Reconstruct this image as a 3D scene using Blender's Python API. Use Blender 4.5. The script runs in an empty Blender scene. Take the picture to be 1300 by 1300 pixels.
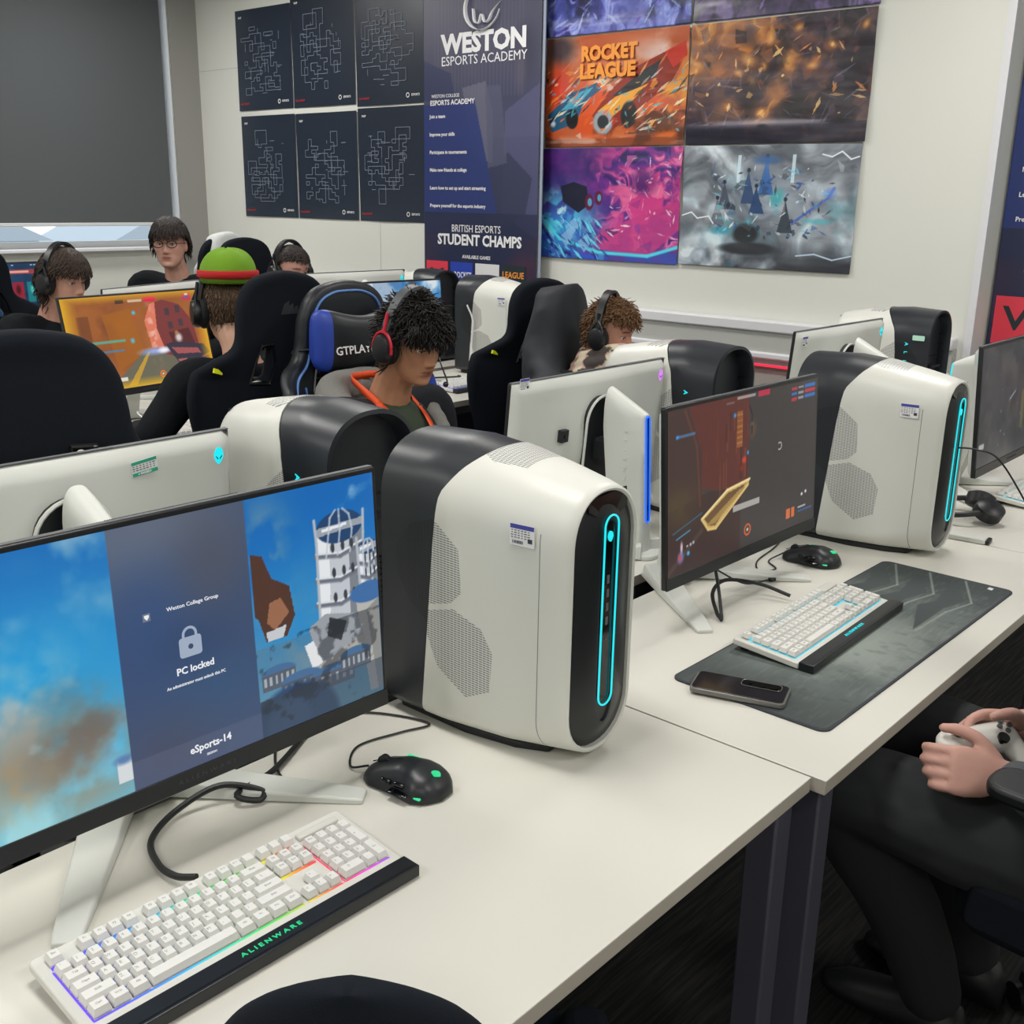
import bpy, bmesh, math, random
import numpy as np
from mathutils import Vector, Matrix, Euler
random.seed(7)
PI = math.pi
DZ = 0.73                       # desk surface height
CAMZ = DZ + 0.835
scene = bpy.context.scene
C = scene.collection

# ------------------------------------------------------------------ helpers
def lin(c):
    if isinstance(c, str):
        c = tuple(int(c[i:i+2], 16) for i in (0, 2, 4))
    return tuple(((v/255)/12.92 if v/255 <= .04045 else ((v/255+.055)/1.055)**2.4) for v in c)

def mat(name, c, rough=.5, metal=0., emit=None, es=1., spec=.5, coat=0., bump=0., bscale=300., noise_mix=0., nscale=5., trans=0.):
    m = bpy.data.materials.new(name); m.use_nodes = True
    nt = m.node_tree; b = nt.nodes['Principled BSDF']
    cc = (*lin(c), 1)
    b.inputs['Base Color'].default_value = cc
    b.inputs['Roughness'].default_value = rough
    b.inputs['Metallic'].default_value = metal
    b.inputs['Specular IOR Level'].default_value = spec
    b.inputs['Coat Weight'].default_value = coat
    b.inputs['Transmission Weight'].default_value = trans
    if emit:
        b.inputs['Emission Color'].default_value = (*lin(emit), 1)
        b.inputs['Emission Strength'].default_value = es
    tc = None
    if bump or noise_mix:
        tc = nt.nodes.new('ShaderNodeTexCoord')
    if bump:
        n = nt.nodes.new('ShaderNodeTexNoise'); n.inputs['Scale'].default_value = bscale; n.inputs['Detail'].default_value = 3
        bp = nt.nodes.new('ShaderNodeBump'); bp.inputs['Strength'].default_value = bump; bp.inputs['Distance'].default_value = .002
        nt.links.new(tc.outputs['Object'], n.inputs['Vector']); nt.links.new(n.outputs['Fac'], bp.inputs['Height'])
        nt.links.new(bp.outputs['Normal'], b.inputs['Normal'])
    if noise_mix:
        n = nt.nodes.new('ShaderNodeTexNoise'); n.inputs['Scale'].default_value = nscale; n.inputs['Detail'].default_value = 5
        mx = nt.nodes.new('ShaderNodeMix'); mx.data_type = 'RGBA'
        mx.inputs['A'].default_value = cc
        mx.inputs['B'].default_value = tuple(v*(1-noise_mix) for v in cc[:3]) + (1,)
        nt.links.new(tc.outputs['Object'], n.inputs['Vector']); nt.links.new(n.outputs['Fac'], mx.inputs['Factor'])
        nt.links.new(mx.outputs['Result'], b.inputs['Base Color'])
    return m

def attr_mat(name, rough=.5, emit=0., spec=.5, base=1., bump=0., bscale=6., coat=0.):
    """material that shows the colours stored in the mesh"""
    m = bpy.data.materials.new(name); m.use_nodes = True
    nt = m.node_tree; b = nt.nodes['Principled BSDF']
    a = nt.nodes.new('ShaderNodeAttribute'); a.attribute_name = 'col'
    b.inputs['Roughness'].default_value = rough; b.inputs['Specular IOR Level'].default_value = spec
    b.inputs['Coat Weight'].default_value = coat
    if emit:
        nt.links.new(a.outputs['Color'], b.inputs['Emission Color']); b.inputs['Emission Strength'].default_value = emit
        b.inputs['Base Color'].default_value = (.01, .01, .012, 1)
    else:
        nt.links.new(a.outputs['Color'], b.inputs['Base Color'])
    if bump:
        tc = nt.nodes.new('ShaderNodeTexCoord')
        n = nt.nodes.new('ShaderNodeTexNoise'); n.inputs['Scale'].default_value = bscale; n.inputs['Detail'].default_value = 2
        bp = nt.nodes.new('ShaderNodeBump'); bp.inputs['Strength'].default_value = bump; bp.inputs['Distance'].default_value = .02
        nt.links.new(tc.outputs['Object'], n.inputs['Vector']); nt.links.new(n.outputs['Fac'], bp.inputs['Height'])
        nt.links.new(bp.outputs['Normal'], b.inputs['Normal'])
    return m

def tag(o, label=None, cat=None, group=None, kind=None):
    if label: o['label'] = label
    if cat: o['category'] = cat
    if group: o['group'] = group
    if kind: o['kind'] = kind
    return o

def empty(name, loc=(0, 0, 0), rz=0., label=None, cat=None, group=None):
    o = bpy.data.objects.new(name, None); C.objects.link(o)
    o.empty_display_size = .05
    o.location = loc; o.rotation_euler = (0, 0, rz)
    return tag(o, label, cat, group)

def copy_tree(o, parent=None, skip=()):
    c = o.copy(); C.objects.link(c); c.parent = parent
    for ch in list(o.children):
        if ch.name.split('.')[0] in skip: continue
        copy_tree(ch, c, skip)
    return c

class MB:
    def __init__(s):
        s.v = []; s.f = []; s.m = []
    def add(s, vs, fs, mi=0, M=None):
        k = len(s.v)
        if M is not None: vs = [tuple(M @ Vector(v)) for v in vs]
        s.v += [tuple(v) for v in vs]
        s.f += [tuple(i+k for i in f) for f in fs]; s.m += [mi]*len(fs)
        return s
    def box(s, c, d, mi=0, M=None, rz=0.):
        x, y, z = d[0]/2, d[1]/2, d[2]/2
        vs = [(i*x, j*y, k*z) for i in (-1, 1) for j in (-1, 1) for k in (-1, 1)]
        T = Matrix.Translation(c) @ Matrix.Rotation(rz, 4, 'Z')
        if M is not None: T = M @ T
        return s.add(vs, [(0, 1, 3, 2), (4, 6, 7, 5), (0, 4, 5, 1), (2, 3, 7, 6), (0, 2, 6, 4), (1, 5, 7, 3)], mi, T)
    def loft(s, rings, mi=0, cap0=True, cap1=True, closed=True, M=None):
        n = len(rings[0]); vs = [p for r in rings for p in r]; fs = []
        for i in range(len(rings)-1):
            for j in range(n if closed else n-1):
                a = i*n+j; b = i*n+(j+1) % n
                fs.append((a, b, b+n, a+n))
        if cap0: fs.append(tuple(range(n-1, -1, -1)))
        if cap1: fs.append(tuple((len(rings)-1)*n+j for j in range(n)))
        return s.add(vs, fs, mi, M)
    def tube(s, pts, r, n=8, mi=0, M=None, cap=True, flat=1.):
        pts = [Vector(p) for p in pts]; rings = []
        if not isinstance(r, (list, tuple)): r = [r]*len(pts)
        t0 = (pts[1]-pts[0]).normalized()
        up = Vector((0, 0, 1)) if abs(t0.z) < .9 else Vector((1, 0, 0))
        u = t0.cross(up).normalized()
        for i, p in enumerate(pts):
            t = (pts[min(i+1, len(pts)-1)]-pts[max(i-1, 0)])
            t = t.normalized() if t.length > 1e-9 else t0
            u = (u - t*u.dot(t)).normalized(); w = t.cross(u)
            rings.append([tuple(p + (u*math.cos(2*PI*k/n) + w*math.sin(2*PI*k/n)*flat)*r[i]) for k in range(n)])
        return s.loft(rings, mi, cap, cap, True, M)
    def prism(s, poly, h0, h1, mi=0, M=None):
        n = len(poly)
        vs = [(x, y, h0) for x, y in poly] + [(x, y, h1) for x, y in poly]
        fs = [tuple(range(n-1, -1, -1)), tuple(range(n, 2*n))] + [(i, (i+1) % n, (i+1) % n+n, i+n) for i in range(n)]
        return s.add(vs, fs, mi, M)
    def sphere(s, c, r, mi=0, nu=16, nv=10, M=None):
        if not isinstance(r, (list, tuple)): r = (r, r, r)
        vs = [(c[0], c[1], c[2]-r[2])]; fs = []
        for i in range(1, nv):
            a = -PI/2+PI*i/nv
            for j in range(nu):
                b = 2*PI*j/nu
                vs.append((c[0]+r[0]*math.cos(a)*math.cos(b), c[1]+r[1]*math.cos(a)*math.sin(b), c[2]+r[2]*math.sin(a)))
        vs.append((c[0], c[1], c[2]+r[2])); L = len(vs)-1
        for j in range(nu):
            fs.append((0, 1+(j+1) % nu, 1+j)); fs.append((L, L-nu+j, L-nu+(j+1) % nu))
        for i in range(nv-2):
            for j in range(nu):
                a = 1+i*nu+j; b = 1+i*nu+(j+1) % nu
                fs.append((a, b, b+nu, a+nu))
        return s.add(vs, fs, mi, M)
    def cyl(s, p0, p1, r, n=20, mi=0, M=None, r1=None):
        return s.tube([p0, p1], [r, r if r1 is None else r1], n, mi, M)
    def mesh(s, name, mats=(), smooth=True, angle=35.):
        me = bpy.data.meshes.new(name); me.from_pydata(s.v, [], s.f)
        for m in (mats if isinstance(mats, (list, tuple)) else [mats]): me.materials.append(m)
        if len(set(s.m)) > 1: me.polygons.foreach_set('material_index', s.m)
        me.validate()
        bm = bmesh.new(); bm.from_mesh(me); bmesh.ops.recalc_face_normals(bm, faces=bm.faces); bm.to_mesh(me); bm.free()
        if smooth:
            me.polygons.foreach_set('use_smooth', [True]*len(me.polygons))
            me.set_sharp_from_angle(angle=math.radians(angle))
        me.update()
        return me
    def build(s, name, mats, parent=None, smooth=True, angle=35., bevel=0., seg=2, sub=0):
        o = bpy.data.objects.new(name, s.mesh(name, mats, smooth, angle)); C.objects.link(o)
        if parent is not None: o.parent = parent
        if bevel:
            b = o.modifiers.new('bevel', 'BEVEL'); b.width = bevel; b.segments = seg; b.limit_method = 'ANGLE'; b.angle_limit = math.radians(40)
            b.harden_normals = False
        if sub:
            b = o.modifiers.new('sub', 'SUBSURF'); b.levels = sub; b.render_levels = sub
        return o

def lp(xs, ys, x): return float(np.interp(x, xs, ys))

def capsule2d(hw, z0, z1, n=12, hh=None):
    """stadium outline (x,z) list, half width hw, from z0 to z1"""
    out = []
    for k in range(n+1):
        a = PI*k/n; out.append((hw*math.cos(a), z1-hw+hw*math.sin(a)))
    for k in range(n+1):
        a = PI+PI*k/n; out.append((hw*math.cos(a), z0+hw+hw*math.sin(a)))
    return out

def rrect(x0, y0, x1, y1, r, n=5):
    out = []
    for cx, cy, a0 in ((x1-r, y1-r, 0), (x0+r, y1-r, 90), (x0+r, y0+r, 180), (x1-r, y0+r, 270)):
        for k in range(n+1):
            a = math.radians(a0+90*k/n); out.append((cx+r*math.cos(a), cy+r*math.sin(a)))
    return out

def smooth_path(pts, n=8):
    """Catmull-Rom through points"""
    P = [Vector(p) for p in pts]; P = [P[0]*2-P[1]] + P + [P[-1]*2-P[-2]]; out = []
    for i in range(1, len(P)-2):
        for k in range(n):
            t = k/n
            out.append(.5*((2*P[i]) + (P[i+1]-P[i-1])*t + (2*P[i-1]-5*P[i]+4*P[i+1]-P[i+2])*t*t + (3*P[i]-P[i-1]-3*P[i+1]+P[i+2])*t**3))
    out.append(P[-2]); return out

_textcache = {}
def text_mesh(txt, size, bold=False, ext=.0003, space=1.0, narrow=1.0, italic=0.):
    """centred text as mesh verts/faces in the xy plane"""
    cu = bpy.data.curves.new('t', 'FONT'); cu.body = txt; cu.size = size; cu.extrude = ext
    cu.align_x = 'CENTER'; cu.align_y = 'CENTER'; cu.space_character = space; cu.resolution_u = 2
    if bold: cu.offset = size*(.018 if bold is True else bold)
    cu.shear = italic
    o = bpy.data.objects.new('t', cu)
    C.objects.link(o)
    me = bpy.data.meshes.new_from_object(o)
    vs = [(v.co.x*narrow, v.co.y, v.co.z) for v in me.vertices]; fs = [tuple(p.vertices) for p in me.polygons]
    bpy.data.objects.remove(o); bpy.data.curves.remove(cu); bpy.data.meshes.remove(me)
    return vs, fs

def text_w(vs): return max(v[0] for v in vs)-min(v[0] for v in vs)

def put_text(name, items, m, parent):
    """items: list of (text, size, bold, Matrix[, width]) -> ONE lettering mesh"""
    mb = MB()
    for it in items:
        vs, fs = text_mesh(it[0], it[1], it[2])
        if len(it) > 4 and it[4]:
            k = it[4]/max(1e-6, text_w(vs)); vs = [(x*k, y, z) for x, y, z in vs]
        mb.add(vs, fs, it[5] if len(it) > 5 else 0, it[3])
    return mb.build(name, m, parent, smooth=False)

def front_M(x, y, z, rx=0.):
    """matrix that stands the xy text plane up, facing -y (viewer on -y side)"""
    return Matrix.Translation((x, y, z)) @ Matrix.Rotation(PI/2+rx, 4, 'X')

# ---- painted grids: a colour computed for every vertex of a fine grid
def sr2lin(a):
    a = np.clip(a, 0, 1); return np.where(a <= .04045, a/12.92, ((a+.055)/1.055)**2.4)

def grid_obj(name, w, h, img, material, parent, M=None, disp=None):
    """img: (ny,nx,3) sRGB 0..1, row 0 at the bottom; sheet in local xz plane facing -y"""
    ny, nx = img.shape[:2]
    X, Z = np.meshgrid(np.linspace(-w/2, w/2, nx), np.linspace(-h/2, h/2, ny))
    Y = np.zeros_like(X) if disp is None else disp(X, Z)
    co = np.stack([X, Y, Z], -1).reshape(-1, 3)
    if M is not None:
        R = np.array(M)[:3, :3]; t = np.array(M)[:3, 3]; co = co @ R.T + t
    idx = np.arange(nx*ny).reshape(ny, nx)
    q = np.stack([idx[:-1, :-1], idx[:-1, 1:], idx[1:, 1:], idx[1:, :-1]], -1).reshape(-1, 4)
    me = bpy.data.meshes.new(name)
    me.vertices.add(nx*ny); me.vertices.foreach_set('co', co.astype(np.float32).ravel())
    me.loops.add(q.size); me.loops.foreach_set('vertex_index', q.astype(np.int32).ravel())
    me.polygons.add(len(q)); me.polygons.foreach_set('loop_start', np.arange(0, q.size, 4, dtype=np.int32))
    me.update(calc_edges=True)
    me.polygons.foreach_set('use_smooth', [True]*len(q))
    a = me.color_attributes.new('col', 'FLOAT_COLOR', 'POINT')
    cc = np.ones((nx*ny, 4), np.float32); cc[:, :3] = sr2lin(img).reshape(-1, 3)
    a.data.foreach_set('color', cc.ravel())
    me.materials.append(material); me.update()
    o = bpy.data.objects.new(name, me); C.objects.link(o)
    if parent is not None: o.parent = parent
    return o

def vnoise(X, Y, seed=0, octaves=4, scale=1., gain=.5):
    rs = np.random.RandomState(seed); out = 0; amp = 1; tot = 0
    for o in range(octaves):
        g = rs.rand(64, 64); x = X*scale*2**o; y = Y*scale*2**o
        xi = np.floor(x).astype(int); yi = np.floor(y).astype(int); fx = x-xi; fy = y-yi
        fx = fx*fx*(3-2*fx); fy = fy*fy*(3-2*fy)
        v = (g[yi % 64, xi % 64]*(1-fx)+g[yi % 64, (xi+1) % 64]*fx)*(1-fy)+(g[(yi+1) % 64, xi % 64]*(1-fx)+g[(yi+1) % 64, (xi+1) % 64]*fx)*fy
        out = out+v*amp; tot += amp; amp *= gain
    return out/tot

class Paint:
    """coordinates u 0..1 left to right, v 0..1 TOP to bottom"""
    def __init__(s, nx, ny, c, asp=None):
        s.asp = asp or nx/ny
        s.U, s.V = np.meshgrid(np.linspace(0, 1, nx), np.linspace(1, 0, ny))
        s.I = np.ones((ny, nx, 3))*np.array(s.c(c))
    def c(s, c):
        if isinstance(c, str): c = tuple(int(c[i:i+2], 16) for i in (0, 2, 4))
        return np.array(c)/255.
    def mix(s, m, c, a=1.):
        m = np.clip(m*a, 0, 1)[..., None]; s.I = s.I*(1-m)+s.c(c)*m; return s
    def grad(s, c0, c1, ax='v', p0=0., p1=1.):
        t = ((s.V if ax == 'v' else s.U)-p0)/(p1-p0); t = np.clip(t, 0, 1)[..., None]
        s.I = s.c(c0)*(1-t)+s.c(c1)*t; return s
    def rect(s, u0, v0, u1, v1, c, a=1.):
        return s.mix(((s.U >= u0) & (s.U <= u1) & (s.V >= v0) & (s.V <= v1)).astype(float), c, a)
    def poly(s, P, c, a=1.):
        ins = np.zeros(s.U.shape, bool); n = len(P)
        for i in range(n):
            x0, y0 = P[i]; x1, y1 = P[(i+1) % n]
            if y0 == y1: continue
            cond = ((y0 > s.V) != (y1 > s.V)) & (s.U < (x1-x0)*(s.V-y0)/(y1-y0)+x0)
            ins ^= cond
        return s.mix(ins.astype(float), c, a)
    def blob(s, u, v, ru, rv, c, a=1., rot=0., hard=1.5):
        du = (s.U-u); dv = (s.V-v)/s.asp; ca, sa = math.cos(rot), math.sin(rot)
        x = (du*ca+dv*sa)/ru; y = (-du*sa+dv*ca)/(rv/s.asp)
        d = np.sqrt(x*x+y*y); return s.mix(np.clip((1-d)*hard, 0, 1), c, a)
    def ring(s, u, v, r, w, c, a=1.):
        d = np.hypot(s.U-u, (s.V-v)/s.asp); return s.mix(np.clip(1.5-np.abs(d-r)/w*1.5, 0, 1), c, a)
    def line(s, P, w, c, a=1.):
        for i in range(len(P)-1):
            ax, ay = P[i][0], P[i][1]/s.asp; bx, by = P[i+1][0], P[i+1][1]/s.asp
            dx, dy = bx-ax, by-ay; L = dx*dx+dy*dy+1e-12
            t = np.clip(((s.U-ax)*dx+(s.V/s.asp-ay)*dy)/L, 0, 1)
            d = np.hypot(s.U-ax-t*dx, s.V/s.asp-ay-t*dy)
            s.mix(np.clip(1.6-d/w*1.2, 0, 1), c, a)
        return s
    def cloud(s, c, seed, scale=4., lo=.5, hi=.7, a=1., mask=None, sx=1., sy=1., oct=5):
        n = vnoise(s.U*sx*s.asp+7, s.V*sy+3, seed, oct, scale); m = np.clip((n-lo)/(hi-lo), 0, 1)
        if mask is not None: m = m*mask
        return s.mix(m, c, a)
    def gauss(s, u, v, ru, rv):
        return np.exp(-((s.U-u)/ru)**2-((s.V-v)/rv)**2)
# ------------------------------------------------------------------ materials
M = {}
M['shell'] = mat('white_shell', 'd6d5ce', .38, coat=.15)
M['shell_mon'] = mat('white_monitor_plastic', 'cfd1cc', .45)
M['dark_shell'] = mat('dark_shell', '33363a', .42)
M['dark_shell2'] = mat('black_plastic', '14171b', .5)
M['gloss_black'] = mat('gloss_black', '07090c', .08)
M['satin_black'] = mat('satin_black', '14171b', .35)
M['black_cable'] = mat('black_cable', '15181b', .5)
M['grey_plastic'] = mat('grey_plastic', '5c5f62', .5)
M['cyan'] = mat('cyan_light', '083035', .3, emit='1ed6e0', es=1.25)
M['cyan_soft'] = mat('cyan_soft', '083035', .3, emit='28c4d4', es=.9)
M['blue'] = mat('blue_light', '081035', .3, emit='1560f5', es=1.6)
M['purple'] = mat('purple_light', '301035', .3, emit='d684f0', es=1.1)
M['green'] = mat('green_light', '083020', .3, emit='2fd98f', es=1.)
M['red'] = mat('red_light', '350808', .3, emit='f0304a', es=1.3)
M['sticker'] = mat('sticker_white', 'e8e8ea', .5)
M['sticker_blue'] = mat('sticker_blue', '4a4aa0', .5)
M['ink'] = mat('sticker_ink', '3a3c44', .6)
M['sticker_green'] = mat('sticker_green', '2fa588', .5)
M['keycap'] = mat('white_keycap', 'e2e1dd', .45)
M['legend'] = mat('key_legend', 'b9b8b8', .5)
M['led_text'] = mat('grey_print', 'e4e6e6', .6)
M['bezel_text'] = mat('bezel_print', '3c4045', .5)

def masked_shell(name, base, dark, polys, mode='slit', rough=.4, seams=(), per=.0038, topmask=None):
    """plastic with perforated vent areas on its sides: polys = convex polygons in object (y,z)"""
    m = mat(name, base, rough); nt = m.node_tree; b = nt.nodes['Principled BSDF']; N = nt.nodes.new; L = nt.links.new
    tc = N('ShaderNodeTexCoord'); sp = N('ShaderNodeSeparateXYZ'); L(tc.outputs['Object'], sp.inputs[0])
    def mth(op, a, bb=None, c=None):
        n = N('ShaderNodeMath'); n.operation = op
        for i, v in enumerate((a, bb, c)):
            if v is None: continue
            if isinstance(v, (int, float)): n.inputs[i].default_value = v
            else: L(v, n.inputs[i])
        return n.outputs[0]
    x, y, z = sp.outputs
    tot = None
    for P, (ua, va) in polys:
        U, V = {'x': x, 'y': y, 'z': z}[ua], {'x': x, 'y': y, 'z': z}[va]
        area = sum(P[i][0]*P[(i+1) % len(P)][1]-P[(i+1) % len(P)][0]*P[i][1] for i in range(len(P)))
        if area < 0: P = P[::-1]
        acc = None
        for i in range(len(P)):
            (x0, y0), (x1, y1) = P[i], P[(i+1) % len(P)]
            l = math.hypot(x1-x0, y1-y0); nx, ny = -(y1-y0)/l, (x1-x0)/l
            d = mth('ADD', mth('MULTIPLY', U, nx), mth('MULTIPLY_ADD', V, ny, -(x0*nx+y0*ny)))
            acc = d if acc is None else mth('MINIMUM', acc, d)
        g = mth('GREATER_THAN', acc, 0)
        if (ua, va) == ('y', 'z'): g = mth('MULTIPLY', g, mth('GREATER_THAN', mth('ABSOLUTE', x), .085))
        else: g = mth('MULTIPLY', g, mth('GREATER_THAN', z, .43))
        tot = g if tot is None else mth('MAXIMUM', tot, g)
    # slit pattern: rows of short slots
    k = 2*PI/per
    if mode == 'slit':
        row = mth('SINE', mth('MULTIPLY', mth('ADD', z, mth('MULTIPLY', x, .7)), k))
        colm = mth('SINE', mth('MULTIPLY', y, k/1.9))
        pat = mth('GREATER_THAN', mth('MULTIPLY_ADD', row, colm, 0), -.15)
        pat2 = mth('GREATER_THAN', row, .0)
        pat = mth('MULTIPLY', pat2, mth('GREATER_THAN', colm, -.9))
    f = mth('MULTIPLY', tot, pat)
    for (sy, z0, z1, w) in seams:
        s = mth('LESS_THAN', mth('ABSOLUTE', mth('SUBTRACT', y, sy)), w)
        s = mth('MULTIPLY', s, mth('MULTIPLY', mth('GREATER_THAN', z, z0), mth('LESS_THAN', z, z1)))
        f = mth('MAXIMUM', f, s)
    mx = N('ShaderNodeMix'); mx.data_type = 'RGBA'
    mx.inputs['A'].default_value = (*lin(base), 1); mx.inputs['B'].default_value = (*lin(dark), 1)
    L(f, mx.inputs['Factor']); L(mx.outputs['Result'], b.inputs['Base Color'])
    return m

HEX_UP = [(.31, .335), (.185, .345), (.172, .30), (.185, .215), (.235, .195), (.31, .2)]
HEXS = [([(.262, .357), (.245, .354), (.198, .319), (.192, .249), (.214, .227), (.262, .214)], ('y', 'z')),
        ([(.262, .204), (.208, .219), (.153, .199), (.131, .164), (.136, .099), (.183, .076), (.243, .114), (.266, .164)], ('y', 'z')),
        ([(-.06, .17), (-.045, .115), (.045, .115), (.06, .17), (.05, .2), (-.05, .2)], ('x', 'y'))]
HEXD = [([(.25, .357), (.30, .342), (.335, .30), (.335, .25), (.305, .21), (.25, .17)], ('y', 'z')),
        ([(-.055, .14), (.055, .14), (.05, .22), (.03, .26), (-.03, .26), (-.05, .22)], ('x', 'y'))]
M['tower_white'] = masked_shell('tower_white', 'd6d7d0', '707276', HEXS, seams=((.05, .02, .372, .0007),))
M['tower_dark'] = masked_shell('tower_dark', '24282e', '090b0e', HEXD, rough=.36)

SH = dict(y=[0, .03, .1, .2, .3, .43], a=[.080, .088, .100, .109, .1115, .108],
          zt=[.436, .442, .453, .466, .476, .468], rb=[.078, .070, .045, .028, .022, .02], ht=[.09, .092, .098, .104, .106, .1])

def tower_ring(yn, inset=0., zz=None):
    a = lp(SH['y'], SH['a'], yn)-inset; zt = lp(SH['y'], SH['zt'], yn)-inset
    rb = max(.004, lp(SH['y'], SH['rb'], yn)-inset); ht = lp(SH['y'], SH['ht'], yn)-inset; zb = .012+inset
    pts = []
    nb, na = 8, 28
    for k in range(nb+1):                       # right bottom corner
        t = -PI/2+PI/2*k/nb; pts.append((a-rb+rb*math.cos(t), zb+rb+rb*math.sin(t)))
    for k in range(1, 6): pts.append((a, zb+rb+(zt-ht-zb-rb)*k/6))
    for k in range(na+1):                       # top arch
        t = PI*k/na; c, s = math.cos(t), math.sin(t); e = 2/2.25
        pts.append((a*math.copysign(abs(c)**e, c), zt-ht+ht*abs(s)**e))
    for k in range(1, 6): pts.append((-a, zt-ht-(zt-ht-zb-rb)*k/6))
    for k in range(nb+1):
        t = PI+PI/2*k/nb; pts.append((-a+rb+rb*math.cos(t), zb+rb+rb*math.sin(t)))
    return pts

def ysplit(z): return lp([0, .2, .34, .40, .44, .475], [.280, .262, .250, .240, .212, .178], z)

def head_logo(w, h):
    """alien-head style oval, point down (x,z) outline"""
    out = []
    for k in range(24):
        t = 2*PI*k/24; z = math.sin(t); x = math.cos(t)*(1 if z > 0 else (1-.45*abs(z)**1.3))
        out.append((x*w/2, z*h/2))
    return out

def sticker_barcode(parent, Mx, w=.033, h=.03, blue='sticker_blue', name='asset_sticker'):
    s = MB().prism(rrect(-w/2, -h/2, w/2, h/2, .002, 3), 0, .0005, 0, Mx)
    s.box((0, h*.38, .0006), (w*.96, h*.2, .0004), 1, Mx)
    rs = random.Random(3)
    for r in range(4):
        for k in range(6):
            s.box((-w*.4+w*.135*k, h*.2-h*.11*r, .0007), (w*.09*rs.uniform(.5, 1.2), h*.035, .0003), 2, Mx)
    for k in range(10): s.box((-w*.38+w*.045*k, -h*.33, .0007), (w*.02*rs.uniform(.6, 1.6), h*.14, .0003), 2, Mx)
    s.box((w*.33, -h*.2, .0007), (w*.18, h*.2, .0003), 2, Mx)
    o = s.build(name, [M['sticker'], M[blue], M['ink']], parent, smooth=False)
    o['label'] = 'small white asset sticker with blue header and barcode'
    return o

def sticker_test(parent, Mx, w=.046, h=.026):
    s = MB().prism(rrect(-w/2, -h/2, w/2, h/2, .002, 3), 0, .0005, 0, Mx)
    s.box((0, h*.38, .0006), (w*.97, h*.2, .0004), 1, Mx); s.box((0, -h*.36, .0006), (w*.97, h*.24, .0004), 1, Mx)
    rs = random.Random(4)
    for r in range(3):
        for k in range(7): s.box((-w*.42+w*.13*k, h*.18-h*.14*r, .0007), (w*.08*rs.uniform(.5, 1.3), h*.05, .0003), 2, Mx)
    for k in range(6): s.box((-w*.25+w*.09*k, -h*.36, .0009), (w*.05, h*.1, .0003), 0, Mx)
    o = s.build('test_sticker', [M['sticker'], M['sticker_green'], M['ink']], parent, smooth=False)
    o['label'] = 'green and white PASSED test sticker'
    put_text('sticker_lettering', [('PASSED', h*.2, True, Mx @ Matrix.Translation((0, -h*.36, .0012)))], M['sticker'], o)
    return o

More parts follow.
